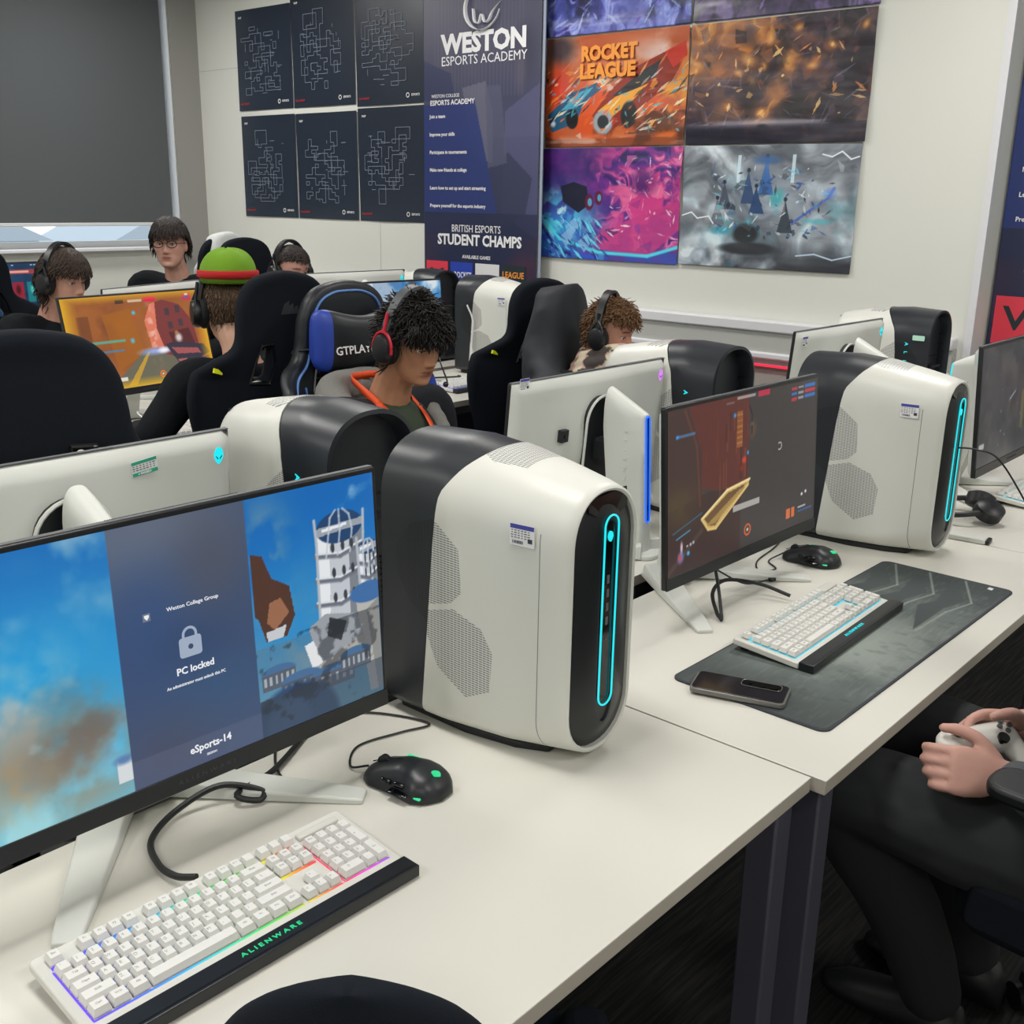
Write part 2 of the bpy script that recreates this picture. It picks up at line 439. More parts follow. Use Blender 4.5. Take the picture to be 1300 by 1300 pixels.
def make_tower(label, group='white and black desktop towers on the desks', front='cyan', stick=True, rot=0.):
    t = empty('desktop_tower', label=label, cat='computer', group=group)
    # white shell: front .. slanted split, with a thin inner lip round the front opening
    rings = []
    r0 = tower_ring(0, .0075); rings.append([(x, .012, z) for x, z in r0])
    rings.append([(x, .001, z) for x, z in r0])
    rings.append([(x, -.0012, z) for x, z in tower_ring(0, .004)])
    rings.append([(x, .001, z) for x, z in tower_ring(0, .0)])
    n = 16
    for i in range(1, n+1):
        f = i/n; ring = []
        for x, z in tower_ring(f*.24):
            ring.append((x, f*ysplit(z), z))
        rings.append(ring)
    ring = [(x*.985, y-.0, .012+(z-.012)*.993) for (x, y, z) in rings[-1]]
    rings.append(ring)
    MB().loft(rings, 0, False, False).build('white_shell', M['tower_white'], t, angle=50)
    # dark rear shroud
    rings = []
    for i in range(0, 11):
        f = i/10; ring = []
        for x, z in tower_ring(.24+f*.15, .0015):
            y0 = ysplit(z)+.0015; ring.append((x, y0+(.372-y0)*f, z))
        rings.append(ring)
    last = rings[-1]
    for (ins, y) in ((.008, .374), (.012, .36), (.014, .335)):
        rr = tower_ring(.39, .0015+ins); rings.append([(x, y, z) for x, z in rr])
    MB().loft(rings, 0, False, True).build('rear_shroud', M['tower_dark'], t, angle=50)
    # base
    b = MB(); b.prism([(-.045, .06), (.045, .06), (.07, .11), (.088, .2), (.09, .35), (-.09, .35), (-.088, .2), (-.07, .11)], 0, .014)
    b.build('base', M['dark_shell2'], t, bevel=.004)
    # front panel: glossy capsule with a matte ridge round the light slot
    f = MB(); out = [(x, z) for x, z in tower_ring(0, .0075)]
    cz = .228
    def sc(pts, s, y, sx=None):
        return [(x*(sx or s), y, cz+(z-cz)*s) for x, z in pts]
    f.loft([sc(out, 1, .010), sc(out, .985, .006), sc(out, .93, .003, .9), sc(out, .86, -.004, .62), sc(out, .80, -.009, .34), sc(out, .79, -.009, .30), sc(out, .785, -.006, .28)], 0, False, True)
    fp = f.build('front_panel', M['satin_black'], t, angle=50)
    s = MB(); s.prism([(x, z) for x, z in capsule2d(.0155, .095, .392)], .0045, .0068, 0, Matrix(((1, 0, 0, 0), (0, 0, -1, 0), (0, 1, 0, 0), (0, 0, 0, 1))))
    s.build('light_slot', M['gloss_black'], fp)
    # glossy visor at the top and bottom of the panel
    g = MB()
    g.add([(-.045, -.0005, .405), (.05, -.0005, .40), (.052, .0035, .432-.005), (.0, .006, .4285), (-.04, .004, .42), (0, -.0062, .382)], [(0, 5, 1, 2, 3, 4)])
    g.build('glossy_facet', M['gloss_black'], fp, smooth=False)
    cap = capsule2d(.0165, .092, .395, 12)
    pts = [Vector((x, -.0105, z)) for x, z in cap]; pts.append(pts[0])
    MB().tube(pts, .0015, 8, cap=False).build('light_ring', M[front], fp)
    hl = [(x, z+.362) for x, z in head_logo(.011, .016)]
    MB().prism(hl, .007, .0095, 0, Matrix(((1, 0, 0, 0), (0, 0, -1, 0), (0, 1, 0, 0), (0, 0, 0, 1)))).build('power_button', M[front], fp)
    pt = MB()
    for k in range(4): pt.box((0, -.0073, .295-.022*k), (.006, .001, .013))
    pt.box((0, -.0073, .2), (.003, .001, .003))
    pt.build('front_ports', M['grey_plastic'], fp, smooth=False)
    # rear panel details
    r = MB()
    r.box((0, .336, .30), (.15, .004, .004)); r.box((0, .336, .06), (.12, .006, .06))
    for k in range(9): r.box((-.085, .347, .12+.032*k), (.008, .02, .004)); r.box((.085, .347, .12+.032*k), (.008, .02, .004))
    for k in range(7): r.box((.0, .338, .1+.012*k), (.1, .004, .005))
    r.box((.02, .358, .268), (.09, .03, .008)); r.box((.065, .37, .268), (.008, .012, .02))
    r.build('rear_ports', M['dark_shell2'], t, smooth=False)
    # lit lettering running down the dark flank (+x side)
    items = []
    for k, ch in enumerate('ALIENWARE'):
        items.append((ch, .017, True, Matrix.Translation((.1105, .292, .350-.03*k)) @ Matrix.Rotation(PI/2, 4, 'Z') @ Matrix.Rotation(PI/2, 4, 'X') @ Matrix.Rotation(-PI/2, 4, 'Z')))
    put_text('lit_lettering', items, M['cyan'], t)
    if stick:
        S = Matrix.Translation((-.0985, .078, .366)) @ Matrix.Rotation(-PI/2, 4, 'Z') @ Matrix.Rotation(PI/2, 4, 'X') @ Matrix.Rotation(math.radians(7), 4, 'Y')
        sticker_barcode(t, S, .043, .033)
    return t

# ------------------------------------------------------------------ monitor
MONW, MONH, MONZ = .612, .362, .108
TILT = math.radians(5)
def mon_T(tilt=4.): return Matrix.Translation((0, 0, MONZ)) @ Matrix.Rotation(-math.radians(tilt), 4, 'X')

def make_monitor(label, img=None, led='cyan', logo='cyan', group='white backed gaming monitors on the desks', bottom=.112, rings_detail=True, screen_mat=None, tilt=4.):
    t = empty('monitor', label=label, cat='monitor', group=group)
    T = mon_T(tilt) @ Matrix.Translation((0, 0, bottom-MONZ)); W, H = MONW, MONH
    # black bezel frame (closed slab) with a slightly raised chin
    b = MB()
    b.prism(rrect(-W/2, 0, W/2, H, .004, 3), 0, .011, 0, T @ Matrix(((1, 0, 0, 0), (0, 0, 1, 0), (0, 1, 0, 0), (0, 0, 0, 1))))
    b.build('bezel', M['satin_black'], t, bevel=.0015)
    c = MB(); c.box((0, -.0012, .0125), (W, .0026, .025), 0, T)
    chin = c.build('chin', M['satin_black'], t, bevel=.0008)
    put_text('bezel_lettering', [('A L I E N W A R E', .0085, False, T @ front_M(0, -.0027, .0125), .085)], M['bezel_text'], chin)
    sw, sh = W-.012, H-.025-.007
    if img is not None:
        grid_obj('screen', sw, sh, img, screen_mat or M['screen'], t, T @ Matrix.Translation((0, -.0006, .025+sh/2)))
    else:
        MB().box((0, -.0004, .025+sh/2), (sw, .0006, sh), 0, T).build('screen', M['gloss_black'], t)
    # white back cover: height field with a soft swelling round the stand
    nx, nz = 41, 27; vs = []; fs = []
    def depth(u, v):
        e = min(1, (1-abs(u))/.035)*min(1, v/.05)*min(1, (1-v)/.05)
        d = .004+.010*math.sqrt(max(0, e))
        r = math.hypot(u*W/2/.17, (v-.52)*H/.17)
        d += .030*max(0, 1-r*.8)**1.3 if r < 1.25 else 0
        return .011+d
    for j in range(nz):
        for i in range(nx):
            u = -1+2*i/(nx-1); v = j/(nz-1)
            vs.append((u*(W/2-.0005), depth(u, v) if 0 < j < nz-1 and 0 < i < nx-1 else .011, v*(H-.002)+.001))
    for j in range(nz-1):
        for i in range(nx-1):
            a = j*nx+i; fs.append((a, a+1, a+nx+1, a+nx))
    n0 = len(vs)
    mb = MB().add(vs, fs, 0, T)
    # slanted silver rim along the top edge
    bc = mb.build('back_cover', M['shell_mon'], t, angle=60)
    tr = MB(); tr.box((0, .008, H+.0006), (W-.004, .010, .0014), 0, T)
    if rings_detail:
        for k in range(60): tr.box((-.09+.003*k, .012, H+.0014), (.0015, .003, .0006), 1, T)
    tr.build('top_trim', [M['grey_plastic'], M['dark_shell2']], bc, smooth=False)
    # black arched recess where the neck meets the cover
    R = MB(); cap = [(x, z) for x, z in capsule2d(.060, .03, .305, 14)]
    RX = T @ Matrix(((1, 0, 0, 0), (0, 0, 1, 0), (0, 1, 0, 0), (0, 0, 0, 1)))
    R.prism(cap, .020, .052, 0, RX)
    R.build('stand_recess', M['dark_shell2'], bc, bevel=.003)
    rr = [Vector(RX @ Vector((x, z, .052))) for x, z in capsule2d(.062, .03, .307, 14)]; rr.append(rr[0])
    MB().tube(rr, .0035, 6, cap=False).build('recess_rim', M['shell_mon'], bc)
    # logo on the back, upper corner
    mir = T @ Matrix.Translation((-W/2+.030, .0, H-.040))
    hl = head_logo(.018, .030)
    LX = mir @ Matrix(((1, 0, 0, 0), (0, 0, 1, 0), (0, 1, 0, 0), (0, 0, 0, 1)))
    lg = MB().prism(hl, .018, .0262, 0, LX).build('back_logo', M[logo], bc)
    ey = MB()
    for s in (-1, 1):
        ey.prism([(s*.0015, -.007), (s*.0055, -.002), (s*.0065, .001), (s*.002, -.0035)][::s], .0262, .0268, 0, LX)
    ey.build('logo_eyes', M['gloss_black'], lg, smooth=False)
    # neck: deep fin standing behind the cover, slanted cap, light slot on its rear edge
    rings = []
    zt0 = bottom+.262
    def nk(z, y0, y1, hw, hw1):
        n = 10; ring = []
        for k in range(n+1):
            a = PI*k/n; ring.append((hw1*math.cos(a), y1-hw1*.5+hw1*.5*math.sin(a), z))
        for x, y in ((-hw, y0+.02), (-hw*.96, y0), (hw*.96, y0), (hw, y0+.02)): ring.append((x, y, z))
        return ring
    def ry(z): return .222-.020*(z/.35)
    for z, y0, hw, hw1 in ((.006, .15, .040, .034), (.03, .145, .036, .030), (.07, .13, .032, .024), (.12, .115, .030, .020), (zt0-.03, .094, .029, .0175), (zt0, .094, .0285, .017)):
        rings.append(nk(z, y0, ry(z), hw, hw1))
    for k in range(1, 9):
        a = k/8*PI/2; sc_ = math.cos(a); ring = []
        for x, y, z in nk(zt0, .094, ry(zt0), .0285, .017):
            q = (ry(zt0)-y)/.11
            ring.append((x*max(.12, sc_**.7), y, zt0+(.010+.055*q)*math.sin(a)))
        rings.append(ring)
    nkx = MB().loft(rings).build('stand_neck', M['shell_mon'], t, angle=50)
    z0r, z1r = .085, zt0+.006
    pts = [Vector((x, ry(z)+.0012, z)) for x, z in capsule2d(.0072, z0r, z1r, 8)]; pts.append(pts[0])
    MB().tube(pts, .0024, 6, cap=False).build('light_ring', M[led], nkx)
    s = MB(); s.loft([[(x*.9, ry(z)+dy, z) for x, z in capsule2d(.0069, z0r+.001, z1r-.001, 8)] for dy in (-.001, .0008)])
    s.build('light_slot', M['gloss_black'], nkx)
    ah = MB(); ah.prism(rrect(-.026, -.03, .026, .03, .01, 4), .048, .100, 0, Matrix.Translation((0, 0, bottom+.17)) @ Matrix(((1, 0, 0, 0), (0, 0, 1, 0), (0, 1, 0, 0), (0, 0, 0, 1))))
    ah.build('tilt_arm', M['dark_shell2'], nkx, bevel=.003)
    items = []
    for k, ch in enumerate('ALIENWARE'):
        z = zt0-.03-.0235*k
        items.append((ch, .013, False, Matrix.Translation((.0262+(.004 if z < .12 else 0), .160, z)) @ Matrix.Rotation(PI/2, 4, 'Z') @ Matrix.Rotation(PI/2, 4, 'X') @ Matrix.Rotation(-PI/2, 4, 'Z')))
    put_text('neck_lettering', items, M['led_text'], nkx)
    # two blade legs running forward and outward
    for sx in (-1, 1):
        rings = []
        tip = Vector((sx*.222, -.045, 0)); root = Vector((sx*.020, .215, 0))
        d = (tip-root).normalized(); nrm = Vector((-d.y, d.x, 0))
        for f, w, h, lift in ((0, .056, .034, .003), (.15, .054, .026, .003), (.45, .047, .017, .002), (.8, .036, .012, .001), (.97, .030, .009, .0), (1, .026, .007, .0)):
            c = root+(tip-root)*f
            ring = []
            for dx, hz in ((-1, .0), (1, .0), (1, .75), (.9, 1), (-.9, 1), (-1, .75)):
                ring.append(tuple(c+nrm*dx*w/1.7+Vector((0, 0, lift+hz*h))))
            rings.append(ring)
        MB().loft(rings).build('stand_leg', M['shell_mon'], t, angle=30, bevel=.0015)
    f = MB(); f.prism(rrect(-.045, .17, .045, .255, .03, 4), 0, .012); f.build('stand_foot', M['shell_mon'], t, bevel=.003)
    # square black plate on the back
    q = MB(); q.box((.133, .038, .222), (.026, .014, .030), 0, T); q.box((.133, .046, .222), (.008, .004, .008), 1, T)
    q.build('back_plug_cover', [M['dark_shell2'], M['gloss_black']], bc, bevel=.001)
    return t

# ------------------------------------------------------------------ keyboard
def rgb_wheel(f):
    stops = [(0, (120, 60, 245)), (.12, (70, 90, 255)), (.3, (10, 190, 255)), (.42, (10, 225, 170)), (.55, (60, 220, 70)), (.68, (225, 205, 30)), (.78, (245, 60, 60)), (.86, (255, 40, 200)), (1, (120, 60, 245))]
    for i in range(len(stops)-1):
        if f <= stops[i+1][0]:
            a, b = stops[i], stops[i+1]; t = (f-a[0])/(b[0]-a[0]); return tuple(a[1][k]*(1-t)+b[1][k]*t for k in range(3))
    return stops[-1][1]

U = .0184
def key_layout():
    K = []  # (x centre in units, row, width, legend, height rows)
    def row(r, x, ws, legs):
        for w, l in zip(ws, legs):
            if l is not None: K.append((x+w/2, r, w, l, 1))
            x += w
    row(0, 0, [1], ['Esc']); row(0, 2, [1]*4, ['F1', 'F2', 'F3', 'F4']); row(0, 6.5, [1]*4, ['F5', 'F6', 'F7', 'F8']); row(0, 11, [1]*4, ['F9', 'F10', 'F11', 'F12'])
    row(0, 15.25, [1]*3, ['Prt', 'Scr', 'Pse'])
    row(1.25, 0, [1]*13+[2], list('`1234567890-=')+['Bksp']); row(1.25, 15.25, [1]*3, ['Ins', 'Hm', 'PU']); row(1.25, 18.5, [1]*4, ['Nm', '/', '*', '-'])
    row(2.25, 0, [1.5]+[1]*12+[1.5], ['Tab']+list('QWERTYUIOP[]')+['\\']); row(2.25, 15.25, [1]*3, ['Del', 'End', 'PD']); row(2.25, 18.5, [1]*3, ['7', '8', '9'])
    row(3.25, 0, [1.75]+[1]*11+[2.25], ['Caps']+list("ASDFGHJKL;'")+['Enter']); row(3.25, 18.5, [1]*3, ['4', '5', '6'])
    row(4.25, 0, [2.25]+[1]*10+[2.75], ['Shift']+list('ZXCVBNM,./')+['Shift']); row(4.25, 16.25, [1], ['^']); row(4.25, 18.5, [1]*3, ['1', '2', '3'])
    row(5.25, 0, [1.25, 1.25, 1.25, 6.25, 1.25, 1.25, 1.25, 1.25], ['Ctrl', 'Win', 'Alt', '', 'Alt', 'Fn', 'Mn', 'Ctrl']); row(5.25, 15.25, [1]*3, ['<', 'v', '>']); row(5.25, 18.5, [2, 1], ['0', '.'])
    K.append((22, 2.75, 1, '+', 2)); K.append((22, 4.75, 1, 'Ent', 2))
    return K

def make_keyboard(label, rainbow=True, detail=True, group='white backlit keyboards on the desks'):
    t = empty('keyboard', label=label, cat='keyboard', group=group)
    W, D = .440, .140
    TK = Matrix.Translation((0, 0, .014)) @ Matrix.Rotation(math.radians(5), 4, 'X')
    b = MB(); b.prism(rrect(-W/2, -D/2, W/2, D/2, .006, 3), -.006, .006, 0, TK)
    b.build('body', M['shell'], t, bevel=.002)
    fb = MB(); fb.box((0, -D/2-.014, .010), (W+.002, .030, .016)); fb.box((0, -D/2-.024, .0165), (W-.01, .004, .003))
    wr = fb.build('palm_bar', M['satin_black'], t, bevel=.004, seg=3)
    put_text('palm_bar_lettering', [('A L I E N W A R E', .009, True, Matrix.Translation((.0, -D/2-.0125, .0186)), .085)], M['green'] if rainbow else M['cyan'], wr)
    fe = MB()
    for s in (-1, 1): fe.box((s*.19, D/2-.02, .006), (.03, .016, .016))
    fe.build('foot', M['dark_shell2'], t)
    x0 = -22.5*U/2; y0 = D/2-.010-U/2
    # glow plate under the caps: colours run along the board
    n = 60; vs = []; fs = []; cs = []
    Pp = []
    def strip(xa, xb, yc, hw, z=.0066):
        m = max(2, int((xb-xa)/.006)); k0 = len(vs)
        for i in range(m+1):
            x = xa+(xb-xa)*i/m
            for dy in (-hw, hw):
                vs.append((x, yc+dy, z)); f = (x+W/2)/W
                cs.append(rgb_wheel(f) if rainbow else (20, 200, 225))
        for i in range(m): fs.append((k0+2*i, k0+2*i+2, k0+2*i+3, k0+2*i+1))
    def sx(u): return x0+u*U
    def sy(r): return y0-r*U
    segs = [(0, 1, 0), (2, 6, 0), (6.5, 10.5, 0), (11, 15, 0), (15.25, 18.25, 0)]
    for a, bb, r in segs: strip(sx(a)+.001, sx(bb)-.001, sy(r)-U*.55, .0026)
    strip(sx(0), sx(15), sy(5.25)-U*.52, .0010); strip(sx(15.25), sx(18.25), sy(5.25)-U*.52, .0010); strip(sx(15.25), sx(18.25), sy(2.25)-U*.53, .0017); strip(sx(18.5), sx(22.5), sy(5.25)-U*.52, .0010)
    for r in (1.25, 2.25, 3.25, 4.25): strip(sx(0), sx(15), sy(r)-U*.5, .0009); strip(sx(18.5), sx(22.5), sy(r)-U*.5, .0009)
    for u in (0, 15.0, 15.25, 18.25, 18.45): 
        k0 = len(vs)
        for i in range(9):
            y = sy(.8)-(i/8)*U*5
            for dx in (-.0009, .0009):
                vs.append((sx(u)+dx, y, .0066)); f = (sx(u)+W/2)/W; cs.append(rgb_wheel(min(1, f)) if rainbow else (20, 200, 225))
        if u in (0, 18.45):
            for i in range(8): fs.append((k0+2*i, k0+2*i+1, k0+2*i+3, k0+2*i+2))
    mb = MB().add(vs, fs, 0, TK); 
    me = mb.mesh('backlight', M['glow'], smooth=False)
    a = me.color_attributes.new('col', 'FLOAT_COLOR', 'POINT')
    a.data.foreach_set('color', np.array([(*lin(c), 1) for c in cs], np.float32).ravel())
    o = bpy.data.objects.new('backlight', me); C.objects.link(o); o.parent = t
    K = key_layout()
    def key_mb(w, hr, mb, MM):
        hx = w*U/2-.0012; hy = hr*U/2-.0012; tx = hx-.0022; ty = hy-.0022
        mb.loft([[(-hx, -hy, .0), (hx, -hy, .0), (hx, hy, .0), (-hx, hy, .0)], [(-hx, -hy, .0015), (hx, -hy, .0015), (hx, hy, .0015), (-hx, hy, .0015)],
                 [(-tx, -ty+.0006, .0085), (tx, -ty+.0006, .0085), (tx, ty+.001, .0085), (-tx, ty+.001, .0085)]], 0, True, True, True, MM)
    cache = {}
    rest = MB()
    K.sort(key=lambda k: -k[1]); cnt = 0
    for kx, r, w, leg, hr in K:
        MM = TK @ Matrix.Translation((sx(kx), sy(r), .0085))
        if detail and cnt < 100:
            cnt += 1
            key = (w, hr)
            mb = MB(); key_mb(w, hr, mb, Matrix.Identity(4))
            if leg:
                tv, tf = text_mesh(leg, .0062 if len(leg) == 1 else .0045, False)
                mb.add(tv, tf, 1, Matrix.Translation((-w*U*.14 if len(leg) == 1 else 0, .0015, .0086)))
            o = mb.build('key', [M['keycap'], M['legend']], t, smooth=False)
            o.matrix_local = MM
        else: key_mb(w, hr, rest, MM)
    if rest.v:
        o = rest.build('keys' if not detail else 'key', M['keycap'], t, smooth=False)
        o['kind'] = 'stuff'
    lb = MB(); lb.box((sx(20.5), sy(0)-.001, .0085), (U*3.6, .011, .006), 0, TK); lb.build('volume_roller', M['shell'], t, bevel=.0015)
    return t

# ------------------------------------------------------------------ mouse
def make_mouse(label, led='green', detail=True):
    t = empty('mouse', label=label, cat='mouse', group='black computer mice on the desks')
    L, W, H = .126, .074, .040
    nu, nv = 28, 14; vs = []; fs = []
    def hw(v):  # v 0 front .. 1 rear
        return lp([0, .04, .15, .35, .55, .75, .9, 1], [.012, .024, .031, .0295, .031, .036, .030, .012], v)
    def top(v): return lp([0, .05, .2, .45, .65, .85, .96, 1], [.012, .017, .026, .037, .039, .031, .018, .008], v)
    rings = []
    for i in range(25):
        v = i/24; w = hw(v); h = top(v); y = -(-L/2+v*L); ring = []
        for k in range(20):
            a = PI*k/19; c = math.cos(a); s = math.sin(a)
            x = w*math.copysign(abs(c)**.75, c); z = .003+(h-.003)*abs(s)**.8
            if x < 0: x *= 1.0+.18*max(0, math.sin(v*PI))*(1-s)
            ring.append((x, y, z))
        rings.append(ring)
    MB().loft(rings, 0).build('body', M['mouse_black'], t, angle=50)
    w = MB().cyl((-.004, .04, .024), (.004, .04, .024), .009, 16); w.build('scroll_wheel', M['satin_black'], t)
    g = MB(); g.tube([(0, .06, .018), (0, .035, .0305), (0, .01, .038)], .0008, 5); g.build('button_seam', M['gloss_black'], t)
    sb = MB()
    for k in range(2): sb.box((-.034, .012-.022*k, .02), (.006, .017, .007))
    sb.box((-.036, -.012, .012), (.02, .03, .004))
    sb.build('side_buttons', M['gloss_black'], t, bevel=.002)
    l = MB(); l.box((-.0355, -.030, .0105), (.004, .030, .0025)); l.box((.018, .004, .0325), (.004, .020, .0026), 0, Matrix.Identity(4)); l.build('light_strip', M[led], t, bevel=.0005)
    hl = [(x, y-.045) for x, y in head_logo(.010, .014)]
    MB().prism([(x, y) for x, y in hl], .0295, .033, 0).build('lit_logo', M[led], t)
    return t
M['screen_navy'] = mat('screen_navy', '101010', .3, emit='3a4c6c', es=.9)
M['pale_green'] = mat('pale_green_sticker', 'b8e6d2', .5)
M['mat_edge'] = mat('mat_stitching', '3a3c44', .9)
M['phone_case'] = mat('smoky_clear_case', '6a6864', .2, spec=.6)
M['phone_back'] = mat('phone_glass', '1f1d22', .12, spec=.6)
M['screen'] = attr_mat('lit_screen', .28, emit=.92, spec=.3)
M['glow'] = attr_mat('key_glow', .4, emit=1.3)
M['poster'] = attr_mat('printed_vinyl', .32, bump=.25, bscale=7., spec=.5)
M['poster_matt'] = attr_mat('printed_paper', .42, bump=.15, bscale=4.)
M['banner'] = attr_mat('printed_banner', .4)
M['matprint'] = attr_mat('printed_cloth', .75, bump=.0)
M['mouse_black'] = mat('mouse_black', '1b1e22', .38)
M['scr_white'] = mat('screen_white', '101010', .3, emit='f2f4f8', es=.9)
M['scr_grey'] = mat('screen_grey', '101010', .3, emit='a8b6cc', es=.85)
M['scr_dim'] = mat('screen_dim', '101010', .3, emit='7d8798', es=.7)
M['print_white'] = mat('print_white', 'e6e6e8', .45)
M['print_red'] = mat('print_red', 'b03038', .5)
M['print_orange'] = mat('print_orange', 'f09a3c', .4)
M['print_grey'] = mat('print_grey', '9aa6ba', .5)

def art_lock():
    p = Paint(420, 244, '1c78bd')
    t = p.V; p.grad('126cb8', '56b6dc', 'v', .0, 1.)
    p.mix(p.gauss(.1, .45, .28, .25), '27a6df', .7)
    p.mix(p.gauss(.0, .95, .35, .25), '8fd6e0', .8)
    p.cloud('d8e4dc', 3, 3.2, .50, .72, .95, np.clip(1.1-p.V*2.2, 0, 1)*np.clip(1-abs(p.U-.22)*3.0, 0, 1))
    p.cloud('dfe6e4', 8, 4, .5, .66, .9, p.gauss(.02, .35, .12, .25))
    p.cloud('b9c6c8', 5, 5, .42, .62, .9, p.gauss(.12, .62, .25, .25))
    p.cloud('8b7f6c', 11, 5, .38, .58, .95, p.gauss(.2, .78, .2, .22))
    p.cloud('b98f5c', 12, 7, .45, .62, .9, p.gauss(.13, .84, .16, .1)); p.cloud('6e655e', 13, 5, .45, .62, .8, p.gauss(.26, .7, .1, .14))
    p.cloud('a8dde4', 21, 5, .4, .6, .8, p.gauss(.08, 1., .3, .12))
    p.rect(.305, .86, .34, .95, 'd8dde0'); p.blob(.32, .86, .03, .025, '5a7fb0')
    # right part: sky, smoke trail, white round towers with blue domes
    R = (p.U > .645).astype(float)
    p.mix(R*np.clip(1-p.V, 0, 1), '0f66b4', .9); p.mix(R*p.gauss(.8, .5, .2, .22), '2a93cf', .5)
    p.cloud('a7aaa0', 31, 6, .42, .6, .9, R*p.gauss(.69, .28, .06, .22)); p.cloud('dfe7ea', 33, 9, .5, .7, .8, R*p.gauss(.9, .05, .08, .07))
    p.cloud('9a9c98', 35, 5, .35, .6, .9, R*p.gauss(.77, .68, .1, .2))
    p.mix(R*(p.V > .62), '6d7074', .35)
    brown = '51352a'
    p.poly([(.65, .22), (.68, .24), (.7, .34), (.745, .39), (.755, .52), (.73, .6), (.675, .6), (.66, .5), (.65, .48)], brown)
    p.poly([(.69, .44), (.72, .43), (.74, .5), (.7, .56), (.68, .52)], '9a6a4e'); p.poly([(.675, .56), (.73, .55), (.72, .6), (.68, .6)], 'c8ccd0')
    # big round tower, leaning slightly
    def tower(cx, top, bot, w, lean, dome='23446e'):
        p.poly([(cx-w+lean, top), (cx+w+lean, top), (cx+w*.9, bot), (cx-w*.9, bot)], 'c3c8cf')
        p.poly([(cx-w+lean, top), (cx-w*.45+lean, top), (cx-w*.5, bot), (cx-w*.9, bot)], 'e8ebee')
        p.poly([(cx+w*.4+lean, top), (cx+w+lean, top), (cx+w*.9, bot), (cx+w*.4, bot)], '7d838c')
        p.blob(cx+lean, top, w*1.05, w*1.1, dome, 1, hard=20)
        p.poly([(cx-w*1.1+lean, top-.01), (cx+w*1.1+lean, top-.02), (cx+w*1.1+lean, top+.01), (cx-w*1.1+lean, top+.025)], '9aa2ac'); p.poly([(cx-w*.8+lean, top-.005), (cx+w*.3+lean, top-.012), (cx+w*.3+lean, top), (cx-w*.8+lean, top+.01)], 'e8ecf0')
        for k in range(1, 4):
            v = top+(bot-top)*k/4; p.line([(cx-w*1.05+lean*(1-k/4), v), (cx+lean*(1-k/4), v+.02), (cx+w*1.05+lean*(1-k/4), v-.01)], .007, '6c737d'); p.line([(cx-w*1.05+lean*(1-k/4), v-.012), (cx+lean*(1-k/4), v+.008), (cx+w*1.05+lean*(1-k/4), v-.022)], .003, 'dfe3e8')
        for k in (-.5, .0, .55): p.line([(cx+lean+k*w*.30, top-w*1.15), (cx+lean+k*w*.8, top-w*.7), (cx+w*k+lean, top+.02), (cx+w*k*1.02, top+.12)], .0028, 'c4ccd6', .8)
        for k in (-.95, .95): p.line([(cx+lean+k*w*1.15, top-.05), (cx+w*k*1.1+lean, top+.05), (cx+w*k, bot)], .004, 'b4bac2')
        for r in range(3):
            for k in (-.3, .15, .55): p.blob(cx+lean*.6+w*k, top+(bot-top)*(.2+.26*r), w*.1, .025, '3a4048', hard=4)
    tower(.885, .2, .62, .065, .01)
    tower(.975, .32, .56, .03, .0)
    p.poly([(.93, .55), (1, .5), (1, .98), (.96, .98)], 'b7b6b0'); p.poly([(.96, .6), (1, .56), (1, .98), (.985, .98)], '8f8f8c')
    p.blob(.97, .52, .06, .05, '3f6ea6', 1, hard=10)
    p.poly([(.79, .6), (.84, .56), (.93, .6), (.95, .72), (.86, .8), (.81, .75)], '9aa0a6'); p.poly([(.775, .67), (.80, .66), (.83, .8), (.80, .82)], 'e4e6e8')
    p.poly([(.85, .58), (.9, .62), (.88, .7), (.84, .66)], '33373c'); p.poly([(.8, .78), (.95, .7), (.95, .74), (.82, .84)], 'b0aca4')
    for cx, v, w in ((.70, .74, .05), (.76, .8, .06), (.85, .82, .07), (.92, .78, .05)):
        p.blob(cx, v, w, .035, '456d98', 1, hard=8); p.rect(cx-w*.9, v, cx+w*.9, v+.07, '565c66', .9)
        for k in range(6): p.rect(cx-w*.8+w*.3*k, v+.012, cx-w*.8+w*.3*k+w*.12, v+.05, 'c9ced4', .7)
    p.blob(.74, 1., .13, .2, '28476f', 1, hard=8); p.blob(.72, .98, .07, .12, '3d5c84', .6, hard=4)
    p.mix(R*(p.V > .84), '3a4656', .6)
    p.cloud('20262e', 41, 14, .55, .62, .5, R*(p.V > .6))
    # lock panel
    P = ((p.U > .335) & (p.U < .645)).astype(float)
    p.mix(P, '3d4f70', 1); p.mix(P*p.gauss(.42, .05, .2, .2), '6d7480', .9); p.mix(P*p.gauss(.55, .2, .1, .2), '4e5260', .8)
    p.mix(P*p.gauss(.4, .4, .1, .3), '35507f', .7); p.mix(P*p.gauss(.55, .72, .12, .15), '34567c', .6); p.mix(P*p.gauss(.5, .5, .1, .1), '2e4468', .5)
    p.mix(P*p.gauss(.42, .9, .12, .15), '454a60', .7)
    p.mix(P*(p.V > .885), '6a7088', .3)
    return p.I

